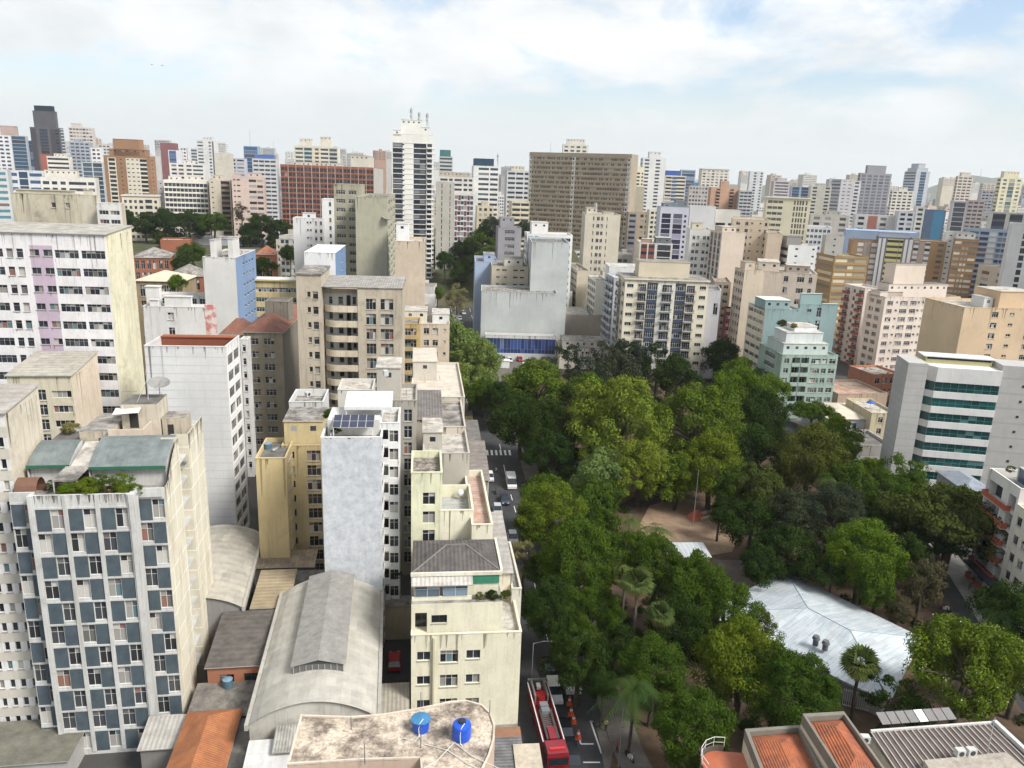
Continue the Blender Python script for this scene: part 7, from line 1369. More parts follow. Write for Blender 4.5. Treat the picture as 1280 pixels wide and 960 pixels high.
# ------------------------------------------------------------------ vehicles
TYRE = plain((.018, .018, .018), .8); RIM_ = plain((.40, .41, .42), .35, .7); CGL = plain((.015, .02, .025), .08, 0, .6); LAMP = plain((.6, .6, .55), .2); RED_L = plain((.30, .01, .01), .3)
def paint(c): return plain(c, .25, 0, .6, 'car_paint')
def car(label, px, py, az, col, kind='hatch', group=None, zz=.02):
    q = at_z(px, py, .6); q.z = zz; L, Wd, Ht = {'hatch': (4.0, 1.72, 1.5), 'sedan': (4.5, 1.78, 1.45), 'suv': (4.5, 1.86, 1.72), 'van': (5.4, 2.0, 2.3), 'truck': (6.0, 2.1, 2.6)}[kind]
    root = empty('parked_car' if group and 'parked' in group else 'car', label, 'van' if kind in ('van', 'truck') else 'car', q, math.radians(az), group)
    P = paint(col); hb = Ht*.56; x2 = Wd/2
    # side profile of the body along y (front at -y)
    if kind in ('van', 'truck'): low_ = [(-L/2, .35), (-L/2, .95), (-L/2+.7, 1.15), (L/2, 1.15), (L/2, .35)]; cab = [(-L/2+.6, 1.14), (-L/2+1.3, Ht), (L/2-.05, Ht), (L/2, 1.14)]
    elif kind == 'sedan': low_ = [(-L/2, .3), (-L/2, .66), (-L/2+1.1, hb), (L/2-.8, hb+.03), (L/2, hb-.05), (L/2, .3)]; cab = [(-L/2+1.1, hb), (-L/2+1.85, Ht), (L/2-1.45, Ht), (L/2-.7, hb)]
    else: low_ = [(-L/2, .3), (-L/2, .7), (-L/2+1.05, hb), (L/2-.1, hb+.04), (L/2, .3)]; cab = [(-L/2+1.0, hb), (-L/2+1.75, Ht), (L/2-.55, Ht), (L/2-.1, hb)]
    def ext(prof, w0, w1, zmid, m):
        mb = MB(); n = len(prof); f = lambda z: w0+(w1-w0)*max(0, min(1, (z-zmid)/(Ht-zmid)))
        for s in (-1, 1):
            pts = [(s*f(z), y, z) for y, z in prof]; mb.poly(pts if s < 0 else list(reversed(pts)), m)
        for (ya, za), (yb, zb) in zip(prof, prof[1:]+prof[:1]): mb.quad((-f(za), ya, za), (f(za), ya, za), (f(zb), yb, zb), (-f(zb), yb, zb), m)
        return mb
    ext(low_, x2, x2*.98, .5, 0).build('body', [P], root)
    mb = ext(cab, x2*.95, x2*.80, cab[0][1], 0); mb.build('cabin_glass', [CGL], root)
    mb = MB(); yA, yB = cab[1][0], cab[2][0]; xr = x2*.81; mb.box(-xr, yA-.02, Ht-.03, xr, yB+.03, Ht+.025, 0)
    for yy in ((cab[0][0]+cab[1][0])/2*0+yA, (yA+yB)/2, yB):
        for s in (-1, 1): mb.quad((s*xr, yy-.05, Ht-.02), (s*xr, yy+.05, Ht-.02), (s*x2*.96, yy+(.06 if yy != yA else -.05), hb), (s*x2*.96, yy-.06, hb)) if kind not in ('van', 'truck') else None
    if kind in ('van', 'truck'): mb.box(-x2*.985, yA+1.0, 1.1, x2*.985, yB+.06, Ht+.03, 0)
    mb.build('roof', [P], root)
    for sy in (-1, 1):
        for s in (-1, 1):
            w = MB(); n = 16; r = .33; X = s*(x2-.1)
            ring = [(r*math.cos(2*math.pi*k/n), r+r*math.sin(2*math.pi*k/n)) for k in range(n)]; yc = sy*(L/2-.8)
            for k in range(n):
                a, b = ring[k], ring[(k+1) % n]; w.quad((X-.11, yc+a[0], a[1]), (X+.11, yc+a[0], a[1]), (X+.11, yc+b[0], b[1]), (X-.11, yc+b[0], b[1]), 0)
            for e in (-.11, .11): w.poly([(X+e, yc+a, z) for a, z in ring], 0); w.poly([(X+e*1.06, yc+a*.62, r+(z-r)*.62) for a, z in ring], 1)
            w.build('wheel', [TYRE, RIM_], root)
    for s in (-1, 1):
        m2 = MB(); m2.box(s*x2*.62-.18, -L/2-.03, .6, s*x2*.62+.18, -L/2+.06, .74, 0); m2.build('headlight', [LAMP], root)
        m2 = MB(); m2.box(s*x2*.72-.12, L/2-.05, .66, s*x2*.72+.12, L/2+.03, .9, 0); m2.build('tail_light', [RED_L], root)
    return root
WHT, BLK, SIL, RED_, GRY, DBL = (.72, .72, .71), (.012, .013, .015), (.42, .43, .44), (.42, .03, .025), (.16, .165, .17), (.02, .03, .06)
car('white estate car beside the red fire engine', 692, 864, 6, WHT, 'suv'); car('black car with reflecting windscreen in front of the white estate', 707, 914, 6, BLK, 'sedan'); car('black car at the bottom edge beside the engine cab', 715, 950, 6, BLK, 'suv'); car('white lorry half under the trees beside the avenue', 713, 848, 6, WHT, 'truck'); car('black car with lit lamps behind the white estate', 687, 834, 6, BLK, 'sedan'); car('small red car with white roof in the alley', 493, 826, 188, RED_, 'hatch')
G1 = 'cars on the avenue beside the row'
car('white van parked at the park kerb of the avenue', 639, 604, 6, WHT, 'van', G1); car('dark blue car behind the white kerb van', 631, 624, 6, DBL, 'sedan', G1); car('silver car parked half under the avenue trees', 622, 637, 6, SIL, 'hatch', G1); car('white car mostly hidden by the shop awnings', 612, 596, 6, WHT, 'hatch', G1); car('pale car far under the trees by the cream terrace', 641, 672, 6, SIL, 'hatch', G1)
G2 = 'cars driving up the far avenue'
car('white car leading the far avenue traffic', 580, 391, 6, WHT, 'hatch', G2); car('white car on the left lane of the far avenue', 567, 399, 6, WHT, 'sedan', G2); car('white car in the middle of the far avenue', 575, 398, 6, WHT, 'hatch', G2); car('grey car following on the left lane of the far avenue', 569, 407, 6, GRY, 'sedan', G2); car('dark car by the lane line of the far avenue', 585, 414, 6, DBL, 'hatch', G2)
G3 = 'cars parked before the blue showroom'
for x, y, c, lb in ((629, 449, BLK, 'black parked car at the left end of the showroom row'), (637, 450, WHT, 'white parked car next to the leftmost black one'), (650, 449, RED_, 'red parked car in the back showroom row'), (655, 457, WHT, 'white parked car out in front of the showroom row'), (661, 452, WHT, 'white parked car in the middle of the showroom row'), (663, 458, RED_, 'red parked car in the front row by the white one'), (667, 450, GRY, 'grey parked car right of the red and white ones'), (680, 450, DBL, 'dark blue parked car at the right of the showroom row'), (686, 449, GRY, 'grey parked car at the right end of the showroom row')):
    car(lb, x, y, 10, c, 'hatch', G3)
q = at_z(630, 459, 0); q.z = .02; rt = empty('kiosk', 'white box shaped kiosk in the car park', 'kiosk', q, .1); mb = MB(); mb.box(-1.8, -1.4, 0, 1.8, 1.4, 2.5, 0); mb.build('body', [plain((.72, .72, .7))], rt); mb = MB(); mb.box(-2, -1.6, 2.503, 2, 1.6, 2.75, 0); mb.build('roof', [plain((.68, .68, .66))], rt)
# fire engine with ladder, cab towards the camera
def fire_engine():
    a = at_z(672, 864, 1.5); b = at_z(695, 947, 1.5); d = (a-b); d.z = 0; L = d.length+.8; az = math.atan2(-d.x, d.y); b.z = .02
    root = empty('fire_engine', 'long red fire engine with ladder deck standing in the avenue', 'fire engine', b, az); R_ = paint((.15, .008, .011)); R2 = paint((.22, .016, .026)); wht = plain((.6, .6, .6)); st = plain((.22, .22, .22), .5, .3)
    w = 1.25; mb = MB(); mb.box(-w, -1.2, .55, w, 1.3, 2.55, 0); mb.box(-w*.95, -1.05, 2.553, w*.95, 1.1, 2.95, 1); mb.build('cab', [R_, R2], root)
    mb = MB(); mb.quad((-w*.9, -1.21, 1.5), (w*.9, -1.21, 1.5), (w*.9, -1.21, 2.4), (-w*.9, -1.21, 2.4))
    for s in (-1, 1): mb.box(s*w-.01, -.9, 1.5, s*w+.01, .9, 2.35)
    mb.build('windscreen', [CGL], root)
    mb = MB(); mb.box(-.9, -.5, 2.955, .9, -.2, 3.12, 0); mb.build('light_bar', [plain((.5, .04, .04), .3)], root)
    mb = MB(); mb.box(-w, 1.4, .7, w, L-.3, 1.9, 0); mb.build('chassis_body', [R_], root)
    for s in (-1, 1):
        mb = MB(); mb.box(s*w-.2, 1.4, 1.903, s*w+.2 if s < 0 else s*w, L-.4, 2.45, 0) if s > 0 else mb.box(-w, 1.4, 1.903, -w+.2, L-.4, 2.45, 0); mb.build('side_locker', [R_], root)
        mb = MB(); mb.box(s*w-.06, 1.5, 2.453, s*w+.06, L-.3, 2.53, 0); mb.build('rail', [wht], root)
    mb = MB()
    for s in (-.62, .62): mb.box(s-.14, 1.8, 2.2, s+.14, L*.55, 2.6, 0)
    y = 2.0
    for k in range(14): mb.box(-.45, y, 2.35, .45, y+.06, 2.42, 1); y += .35
    mb.build('ladder', [plain((.07, .06, .055), .5), st], root)
    mb = MB(); mb.box(-.42, 1.6, 1.95, .42, 3.6, 2.75, 0); mb.build('deck_box', [R2], root)
    for y0 in (L*.50, L*.58): mb = MB(); mb.box(-.5, y0, 1.95, .5, y0+.85, 2.75, 0); mb.build('deck_box', [plain((.17, .18, .19), .5)], root)
    mb = MB(); mb.cyl(0, L*.78, 1.9, 2.6, .75, .7, 20); mb.build('turntable', [paint((.3, .02, .02))], root)
    mb = MB()
    for x in (-.8, .8): mb.box(x-.1, L*.72, 1.92, x+.1, L-.2, 2.9, 0)
    mb.box(-w, L-.35, 2.7, w, L-.1, 2.95, 0); mb.box(-.25, L-1.6, 2.3, .25, L-.7, 2.7, 1); mb.build('rear_frame', [st, wht], root)
    for yc in (-.2, L*.62, L*.8):
        for s in (-1, 1):
            wl = MB(); n = 16; X = s*(w-.14)
            ring = [(.5*math.cos(2*math.pi*k/n), .5+.5*math.sin(2*math.pi*k/n)) for k in range(n)]
            for k in range(n): p, q2 = ring[k], ring[(k+1) % n]; wl.quad((X-.16, yc+p[0], p[1]), (X+.16, yc+p[0], p[1]), (X+.16, yc+q2[0], q2[1]), (X-.16, yc+q2[0], q2[1]), 0)
            for e in (-.16, .16): wl.poly([(X+e, yc+p, z) for p, z in ring], 0)
            wl.build('wheel', [TYRE], root)
    for s in (-1, 1): mb = MB(); mb.box(s*.85-.15, -1.25, .8, s*.85+.15, -1.19, 1.0, 0); mb.build('headlight', [LAMP], root)
fire_engine()
def cone(label, px, py, s=1.0):
    q = at_z(px, py, .4); q.z = .02; rt = empty('traffic_cone', label, 'traffic cone', q, 0, 'orange cones beside the fire engine'); mb = MB(); mb.box(-.3*s, -.3*s, 0, .3*s, .3*s, .08, 0); mb.cyl(0, 0, .083, .95*s, .26*s, .06, 14, 0); mb.build('cone_body', [plain((.55, .09, .03))], rt); mb = MB(); mb.cyl(0, 0, .5*s, .68*s, .165*s, .125*s, 14, 0); mb.build('reflective_band', [plain((.6, .6, .58))], rt)
for i, (x, y, lb) in enumerate(((712, 877, 'orange cone farthest from the engine cab'), (714, 890, 'orange cone with white band, second beyond the black car'), (717, 900, 'orange cone just beyond the black car'), (723, 919, 'orange red cone standing nearest beside the black car'))): cone(lb, x, y, 1.25)
# ------------------------------------------------------------------ motorcycles and people
def motorcycle(label, px, py, az, col):
    q = at_z(px, py, .5); q.z = .03; rt = empty('motorcycle', label, 'motorcycle', q, math.radians(az))
    for y in (-.65, .65):
        mb = MB(); n = 14
        ring = [(.31*math.cos(2*math.pi*k/n), .31+.31*math.sin(2*math.pi*k/n)) for k in range(n)]
        for k in range(n): a, b = ring[k], ring[(k+1) % n]; mb.quad((-.07, y+a[0], a[1]), (.07, y+a[0], a[1]), (.07, y+b[0], b[1]), (-.07, y+b[0], b[1]))
        for e in (-.07, .07): mb.poly([(e, y+a, z) for a, z in ring])
        mb.build('wheel', [TYRE], rt)
    mb = MB(); mb.tube([(0, -.62, .35), (0, -.42, .85), (0, -.2, .8), (0, .2, .72), (0, .75, .8)], .12, 8, 0, .1); mb.box(-.16, -.3, .3, .16, .25, .62); mb.build('body', [paint(col)], rt, smooth=True)
    mb = MB(); mb.box(-.15, .0, .78, .15, .75, .88); mb.build('seat', [TYRE], rt)
    mb = MB(); mb.bar((-.36, -.38, 1.02), (.36, -.38, 1.02), .025); mb.bar((0, -.42, .85), (0, -.38, 1.02), .03); mb.build('handlebar', [METAL], rt)
motorcycle('white and black motorcycle parked on the avenue pavement corner', 787, 945, 25, (.5, .5, .5)); motorcycle('motorcycle riding down the avenue past the cream terrace', 620, 614, 6, (.02, .02, .025)); motorcycle('pale motorcycle ahead of the hidden white car', 620, 587, 6, (.3, .3, .3)); motorcycle('white scooter parked at the street beside the half bare tree', 1181, 760, 60, (.65, .65, .65)); motorcycle('second scooter parked below the white one', 1187, 769, 60, (.55, .55, .55))
def person(label, px, py, az, shirt, trousers, hair=(.02, .015, .01), stride=.18):
    q = at_z(px, py, .0); q.z = .135 if px > 1100 else .03
    J = {'pelvis': (0, 0, .95, .135, .10), 'waist': (0, 0, 1.12, .125, .09), 'chest': (0, -.01, 1.34, .155, .10), 'neck': (0, 0, 1.50, .055, .055), 'head': (0, -.02, 1.62, .085, .095), 'crown': (0, -.01, 1.73, .07, .08),
         'hipL': (-.09, 0, .88, .085, .085), 'kneeL': (-.10, -stride, .50, .06, .06), 'ankL': (-.10, -stride*.8, .09, .042, .042), 'toeL': (-.10, -stride*.8-.17, .04, .04, .035),
         'hipR': (.09, 0, .88, .085, .085), 'kneeR': (.10, stride*.2, .50, .06, .06), 'ankR': (.10, stride*1.1, .10, .042, .042), 'toeR': (.10, stride*1.1-.17, .04, .04, .035),
         'shL': (-.18, 0, 1.42, .06, .06), 'elL': (-.23, stride*.5, 1.14, .042, .042), 'wrL': (-.23, stride*.2-.08, .90, .032, .032), 'haL': (-.23, stride*.2-.12, .80, .04, .025),
         'shR': (.18, 0, 1.42, .06, .06), 'elR': (.23, -stride*.3, 1.14, .042, .042), 'wrR': (.22, -stride*.8-.08, .92, .032, .032), 'haR': (.22, -stride*.8-.13, .83, .04, .025)}
    E = [('pelvis', 'waist'), ('waist', 'chest'), ('chest', 'neck'), ('neck', 'head'), ('head', 'crown')]+[(a+s, b+s) for s in 'LR' for a, b in (('hip', 'knee'), ('knee', 'ank'), ('ank', 'toe'), ('sh', 'el'), ('el', 'wr'), ('wr', 'ha'))]+[('pelvis', 'hip'+s) for s in 'LR']+[('chest', 'sh'+s) for s in 'LR']
    names = list(J); me = bpy.data.meshes.new('person'); me.from_pydata([J[n][:3] for n in names], [(names.index(a), names.index(b)) for a, b in E], [])
    tmp = bpy.data.objects.new('person_rig', me); COL.objects.link(tmp); sk = tmp.modifiers.new('s', 'SKIN'); tmp.modifiers.new('u', 'SUBSURF').levels = 1
    for i, n in enumerate(names): me.skin_vertices[0].data[i].radius = J[n][3:5]; me.skin_vertices[0].data[i].use_root = n == 'pelvis'
    dg = bpy.context.evaluated_depsgraph_get(); m2 = bpy.data.meshes.new_from_object(tmp.evaluated_get(dg)); bpy.data.objects.remove(tmp)
    m2.materials.clear()
    for c in ((.42, .26, .18), shirt, trousers, hair, (.03, .03, .03)): m2.materials.append(plain(c, .8))
    for p in m2.polygons:
        z = p.center.z; ax = abs(p.center.x); p.use_smooth = True
        p.material_index = 4 if z < .11 else 2 if z < .97 and ax < .19 else 0 if (ax > .19 and z < 1.2) else 1 if z < 1.49 else 3 if (z > 1.68 or (z > 1.58 and p.center.y > .02)) else 0
    o = link('person', m2, None, q, math.radians(az)); tag(o, label, 'person')
person('person in dark clothes and pale cap walking on the pavement by the awning', 1211, 738, 150, (.04, .04, .05), (.02, .02, .03), (.6, .6, .58)); person('person in dark blue walking just behind the one with pale cap', 1215, 733, 160, (.02, .025, .05), (.02, .02, .02)); person('person in beige jacket and red cap standing at the avenue pavement', 757, 914, 200, (.50, .40, .26), (.02, .02, .025), (.45, .03, .02), .05); person('person in red top by the parked motorcycle', 771, 942, 120, (.30, .05, .05), (.03, .03, .04), (.03, .02, .02), .06)
# park play things
q = at_z(870, 648, 0); q.z = .035; rt = empty('slide', 'red and white playground slide hut on the sand', 'slide', q, .5); mb = MB(); mb.quad((-1.8, -1.2, .1), (1.8, -1.2, .1), (0.2, -.2, 1.9), (-.2, -.2, 1.9)); mb.quad((-1.8, 1.2, .1), (-1.8, -1.2, .1), (-.2, -.2, 1.9), (-.2, .2, 1.9)); mb.quad((1.8, 1.2, .1), (-1.8, 1.2, .1), (-.2, .2, 1.9), (.2, .2, 1.9)); mb.build('ramp', [plain((.42, .11, .06))], rt)
mb = MB(); mb.quad((1.8, -1.2, .1), (1.8, 1.2, .1), (.2, .2, 1.92), (.2, -.2, 1.92)); mb.box(.3, -1.25, .05, 3.6, -.9, .5); mb.box(.3, .9, .05, 3.6, 1.25, .5); mb.build('chute', [plain((.6, .52, .42))], rt)
def pole(label, px, py, z, h, r=.07, arm=0, name='street_lamp', cat='street lamp', c=None):
    q = at_z(px, py, z); rt = empty(name, label, cat, q); mb = MB(); mb.cyl(0, 0, 0, h, r, r*.6, 8); mb.build('pole', [c or METAL], rt)
    if arm: mb = MB(); mb.tube([(0, 0, h-.1), (arm*.5, 0, h+.3), (arm, 0, h+.35)], .05, 6); mb.build('arm', [c or METAL], rt); mb = MB(); mb.box(arm-.35, -.14, h+.25, arm+.35, .14, h+.4); mb.build('lamp_head', [plain((.55, .55, .54))], rt)
pole('tall thin grey lamp pole on the playground', 866, 658, .03, 12, .09); pole('pale street lamp with arm over the avenue by the terrace', 592, 585, .13, 11, .09, -2.2); pole('street lamp on the avenue pavement near the motorcycle', 773, 958, .02, 8, .07); pole('street lamp over the white estate car', 664, 862, .13, 7, .07, 2.6); pole('lamp pole at the avenue by the cream terrace', 650, 690, .13, 8, .07, 1.4)
# white fence by the lone fan palm
q0, q1 = at_z(1052, 882, .02), at_z(1098, 893, .02); rt = empty('fence', 'white steel bar fence beside the lone fan palm', 'fence', q0, math.atan2((q1-q0).y, (q1-q0).x)); ln = (q1-q0).length; mb = MB()
for i in range(int(ln/.25)): mb.box(i*.25, 0, 0, i*.25+.05, .05, 2.6)
for z in (.2, 2.4): mb.box(0, -.03, z, ln, -.002, z+.08)
mb.build('bars', [plain((.66, .67, .68))], rt)
# ------------------------------------------------------------------ antennas, dishes, small roof kit
def mast(label, px, py, Y, hpx, stays=False, lattice=False):
    q = at_Y(px, py, Y); h = hpx*proj(q)[2]/F; rt = empty('antenna', label, 'antenna', q, .3); mb = MB()
    if lattice:
        for s in ((-.5, -.5), (.5, -.5), (0, .5)): mb.bar((s[0], s[1], -.3), (s[0]*.3, s[1]*.3, h), .12)
        for k in range(5): z = h*k/5; f = 1-.7*k/5; mb.bar((-.5*f, -.5*f, z), (.5*f, -.5*f, z+h*.1), .08); mb.bar((.5*f, -.5*f, z), (0, .5*f, z+h*.1), .08)
        for a in range(4): mb.box(.5*math.cos(a*1.6)-.2, .5*math.sin(a*1.6)-.2, h*.62, .5*math.cos(a*1.6)+.2, .5*math.sin(a*1.6)+.2, h*.62+2.0)
        mb.cyl(0, 0, h*.35, h*.35+.9, .7, .7, 10)
    else: mb.cyl(0, 0, -.2, h, .05*max(1, Y/150), .03*max(1, Y/150), 6)
    if stays:
        for a in (0, 2.1, 4.2): mb.bar((0, 0, h*.6), (2*math.cos(a), 2*math.sin(a), 0), .025)
    mb.build('mast', [plain((.42, .42, .42), .5)], rt)
mast('lattice phone mast at the left of the black striped tower crown', 514, 153, 435, 18, lattice=True); mast('lattice phone mast in the middle of the black striped tower crown', 524, 155, 437, 14, lattice=True); mast('lattice phone mast at the right of the black striped tower crown', 534, 157, 440, 15, lattice=True)
_h = ct_pt(12.2*kx, 14.6, CT[5]+6.2); _p = proj(_h); mast('thin guyed antenna on the chequered tower shack', _p[0], _p[1], _h.y, 38, True); mast('thin antenna above the cream lattice balconies on the beige block', 744, 268, 395, 14, lattice=True); mast('antenna mast beside the blue roofed office', 343, 199, 645, 22); mast('slim mast on the blue glazed skyline tower', 313, 184, 855, 20); mast('slim mast behind the red slab roof', 441, 196, 480, 10); mast('mast at the right of the dark glass penthouse', 622, 206, 605, 14, lattice=True); mast('thin mast on the wide brown slab', 688, 190, 562, 12); mast('thin rod antenna on the ribbed roof slab', 1234, 940, 64, 50); mast('thin rod antenna on the white workshop roof', 266, 388, 160, 22); mast('thin rod over the gallery building roof', 486, 470, 150, 40); mast('slim mast on a far right skyline tower', 1222, 238, 1300, 26)
_h = ct_pt(13.4*kx, 15.8, CT[5]+7.0); _p = proj(_h)
for px, py, Y, r, lb in ((_p[0], _p[1], _h.y, 1.25, 'mesh satellite dish on the chequered tower shack'), (484, 276, 250, 1.7, 'white satellite dish on the olive grey gable')):
    q = at_Y(px, py, Y); rt = empty('satellite_dish', lb, 'satellite dish', q, .6); mb = MB(); n = 18
    for k in range(3):
        for i in range(n):
            f = lambda kk, ii: (r*kk/3*math.cos(2*math.pi*ii/n), r*kk/3*math.sin(2*math.pi*ii/n)*.9-.2, .5+r*.35*(kk/3)**2+.35*r*kk/3*math.sin(2*math.pi*ii/n))
            mb.quad(f(k, i), f(k, i+1), f(k+1, i+1), f(k+1, i))
    mb.build('reflector', [plain((.24, .235, .22), .6)], rt); mb = MB(); mb.cyl(0, 0, -.9, .55, .06, .05, 8); mb.bar((0, -.2, .5), (.1, -.5, r*.9), .03); mb.build('stand', [METAL], rt)
q = at_z(1087, 510, 12); rt = empty('parasol', 'blue parasol on the flat roof of the tall windowed white house', 'parasol', at_Y(1087, 512, 200)); mb = MB(); mb.cyl(0, 0, 0, 2.4, .06, .05, 8); mb.build('pole', [METAL], rt); mb = MB(); mb.cyl(0, 0, 1.9, 2.6, 1.3, .1, 8); mb.build('canopy', [plain((.03, .10, .38))], rt)
# roof clutter on the near roofs
def kit(label, px, py, z, kind):
    q = at_z(px, py, z); 
    if kind == 'ac':
        rt = empty('air_conditioner', label, 'air conditioner', q, px % 3); mb = MB(); mb.box(-.45, -.3, .1, .45, .3, .8); mb.box(-.4, -.25, 0, -.3, .25, .098); mb.box(.3, -.25, 0, .4, .25, .098); mb.build('casing', [plain((.52, .52, .5))], rt); mb = MB(); mb.poly([(.27*math.cos(2*math.pi*k/14), -.305, .45+.27*math.sin(2*math.pi*k/14)) for k in range(14)]); mb.build('fan_grille', [DARK_FR], rt)
    elif kind == 'aerial':
        rt = empty('antenna', label, 'antenna', q, px % 5); mb = MB(); mb.cyl(0, 0, 0, 3.4, .035, .03, 6); mb.bar((-.9, 0, 3.2), (.9, 0, 3.3), .025)
        for k in range(7): mb.bar((-.8+k*.26, -.35+k*.03, 3.22+k*.01), (-.8+k*.26, .35-k*.03, 3.22+k*.01), .018)
        mb.build('mast', [METAL], rt)
    elif kind == 'tank':
        rt = empty('water_tank', label, 'water tank', q); mb = MB(); mb.cyl(0, 0, 0, 1.0, .52, .56, 18); mb.build('tank_body', [plain((.08, .15, .19), .5)], rt, smooth=False); mb = MB(); mb.cyl(0, 0, 1.003, 1.12, .6, .22, 18); mb.build('lid', [plain((.16, .26, .34), .5)], rt)
    elif kind == 'dish':
        rt = empty('satellite_dish', label, 'satellite dish', q, px % 4); mb = MB()
        for k in range(3):
            for i in range(14):
                f = lambda kk, ii: (.55*kk/3*math.cos(2*math.pi*ii/14), .3-.5*kk/3*math.sin(2*math.pi*ii/14)*.5-.25*(kk/3)**2, .8+.5*kk/3*math.sin(2*math.pi*ii/14))
                mb.quad(f(k, i), f(k, i+1), f(k+1, i+1), f(k+1, i))
        mb.build('reflector', [plain((.55, .55, .54), .5)], rt); mb = MB(); mb.cyl(0, 0, 0, .8, .04, .04, 6); mb.bar((0, .3, .8), (0, -.25, 1.0), .02); mb.build('stand', [METAL], rt)
for a in (('pale air conditioner on the grey stair block of the taupe flats', 482, 470, 38.5, 'ac'), ('aerial on the pale terrace behind the gallery building roof line', 508, 495, 33.0, 'aerial'), ('aerial above the slatted deck of the green stained block', 535, 582, 24.5, 'aerial'), ('small dish on the sunken patio of the cream stair block', 575, 622, 19.2, 'dish'), ('air conditioner on the pale terrace with the steel ladder', 562, 552, 19.5, 'ac'), ('aerial on the pale terrace with the steel ladder', 578, 545, 19.5, 'aerial'), ('round grey blue water tank on the laundry deck of the mustard wing', 335, 562, 23.5, 'tank'), ('small dish on the laundry deck of the mustard wing', 345, 566, 23.5, 'dish'), ('air conditioner on the flat roof of the large pale corner block', 560, 478, 14.5, 'ac'), ('aerial at the back of the large pale corner block', 545, 468, 14.5, 'aerial'), ('round tank on the blackened yard roof', 285, 858, 5.3, 'tank'), ('air conditioner on the brown stained roof of the low white block', 385, 496, 30.0, 'ac'), ('aerial on the low white block behind the roof garden', 392, 492, 30.0, 'aerial'), ('small dish on the concrete box behind the green roofs', 182, 522, CT[5]+4.2, 'dish'), ('aerial on the concrete box behind the green roofs', 165, 522, CT[5]+4.2, 'aerial'), ('air conditioner beside the ribbed vent panels', 1080, 928, 12.0, 'ac')):
    kit(*a)
# mural on the white workshop wall
q = at_Y(265, 418, 140); rt = empty('mural_panel', 'tall narrow pink red mural panel on the white workshop', 'mural', q, math.radians(6)); mb = MB(); mb.box(-1.0, -.1, -1, 1.0, .1, 5.6)
m, t, b = new_mat('mural'); p = geo(t); t.links.new(mixn(t, ramp(t, noise(t, p, .8, 4, .6, None, (3, 1, 7)), .42, .58), (.42, .17, .15), (.58, .50, .48)), b.inputs['Base Color']); mb.build('panel', [m], rt)
# laundry deck, birds
for px, py, lb in ((190, 81, 'dark bird gliding at the left of the cloudy sky, left of two'), (203, 82, 'dark bird gliding at the left of the cloudy sky, right of two')):
    q = at_Y(px, py, 160); mb = MB(); mb.tube([(-.3, 0, 0), (0, 0, .03), (.28, 0, 0)], .05, 6, 0, .03)
    for s in (-1, 1): mb.quad((-.1, 0, .03), (.12, 0, .03), (.04, s*.32, .14), (-.1, s*.32, .13)); mb.quad((-.1, s*.32, .13), (.04, s*.32, .14), (-.12, s*.62, .05), (-.14, s*.6, .05))
    mb.v = [(x*.7, y*.7, z*.7) for x, y, z in mb.v]
    o = mb.build('bird', [plain((.03, .03, .03))], None, loc=q); tag(o, lb, 'bird')
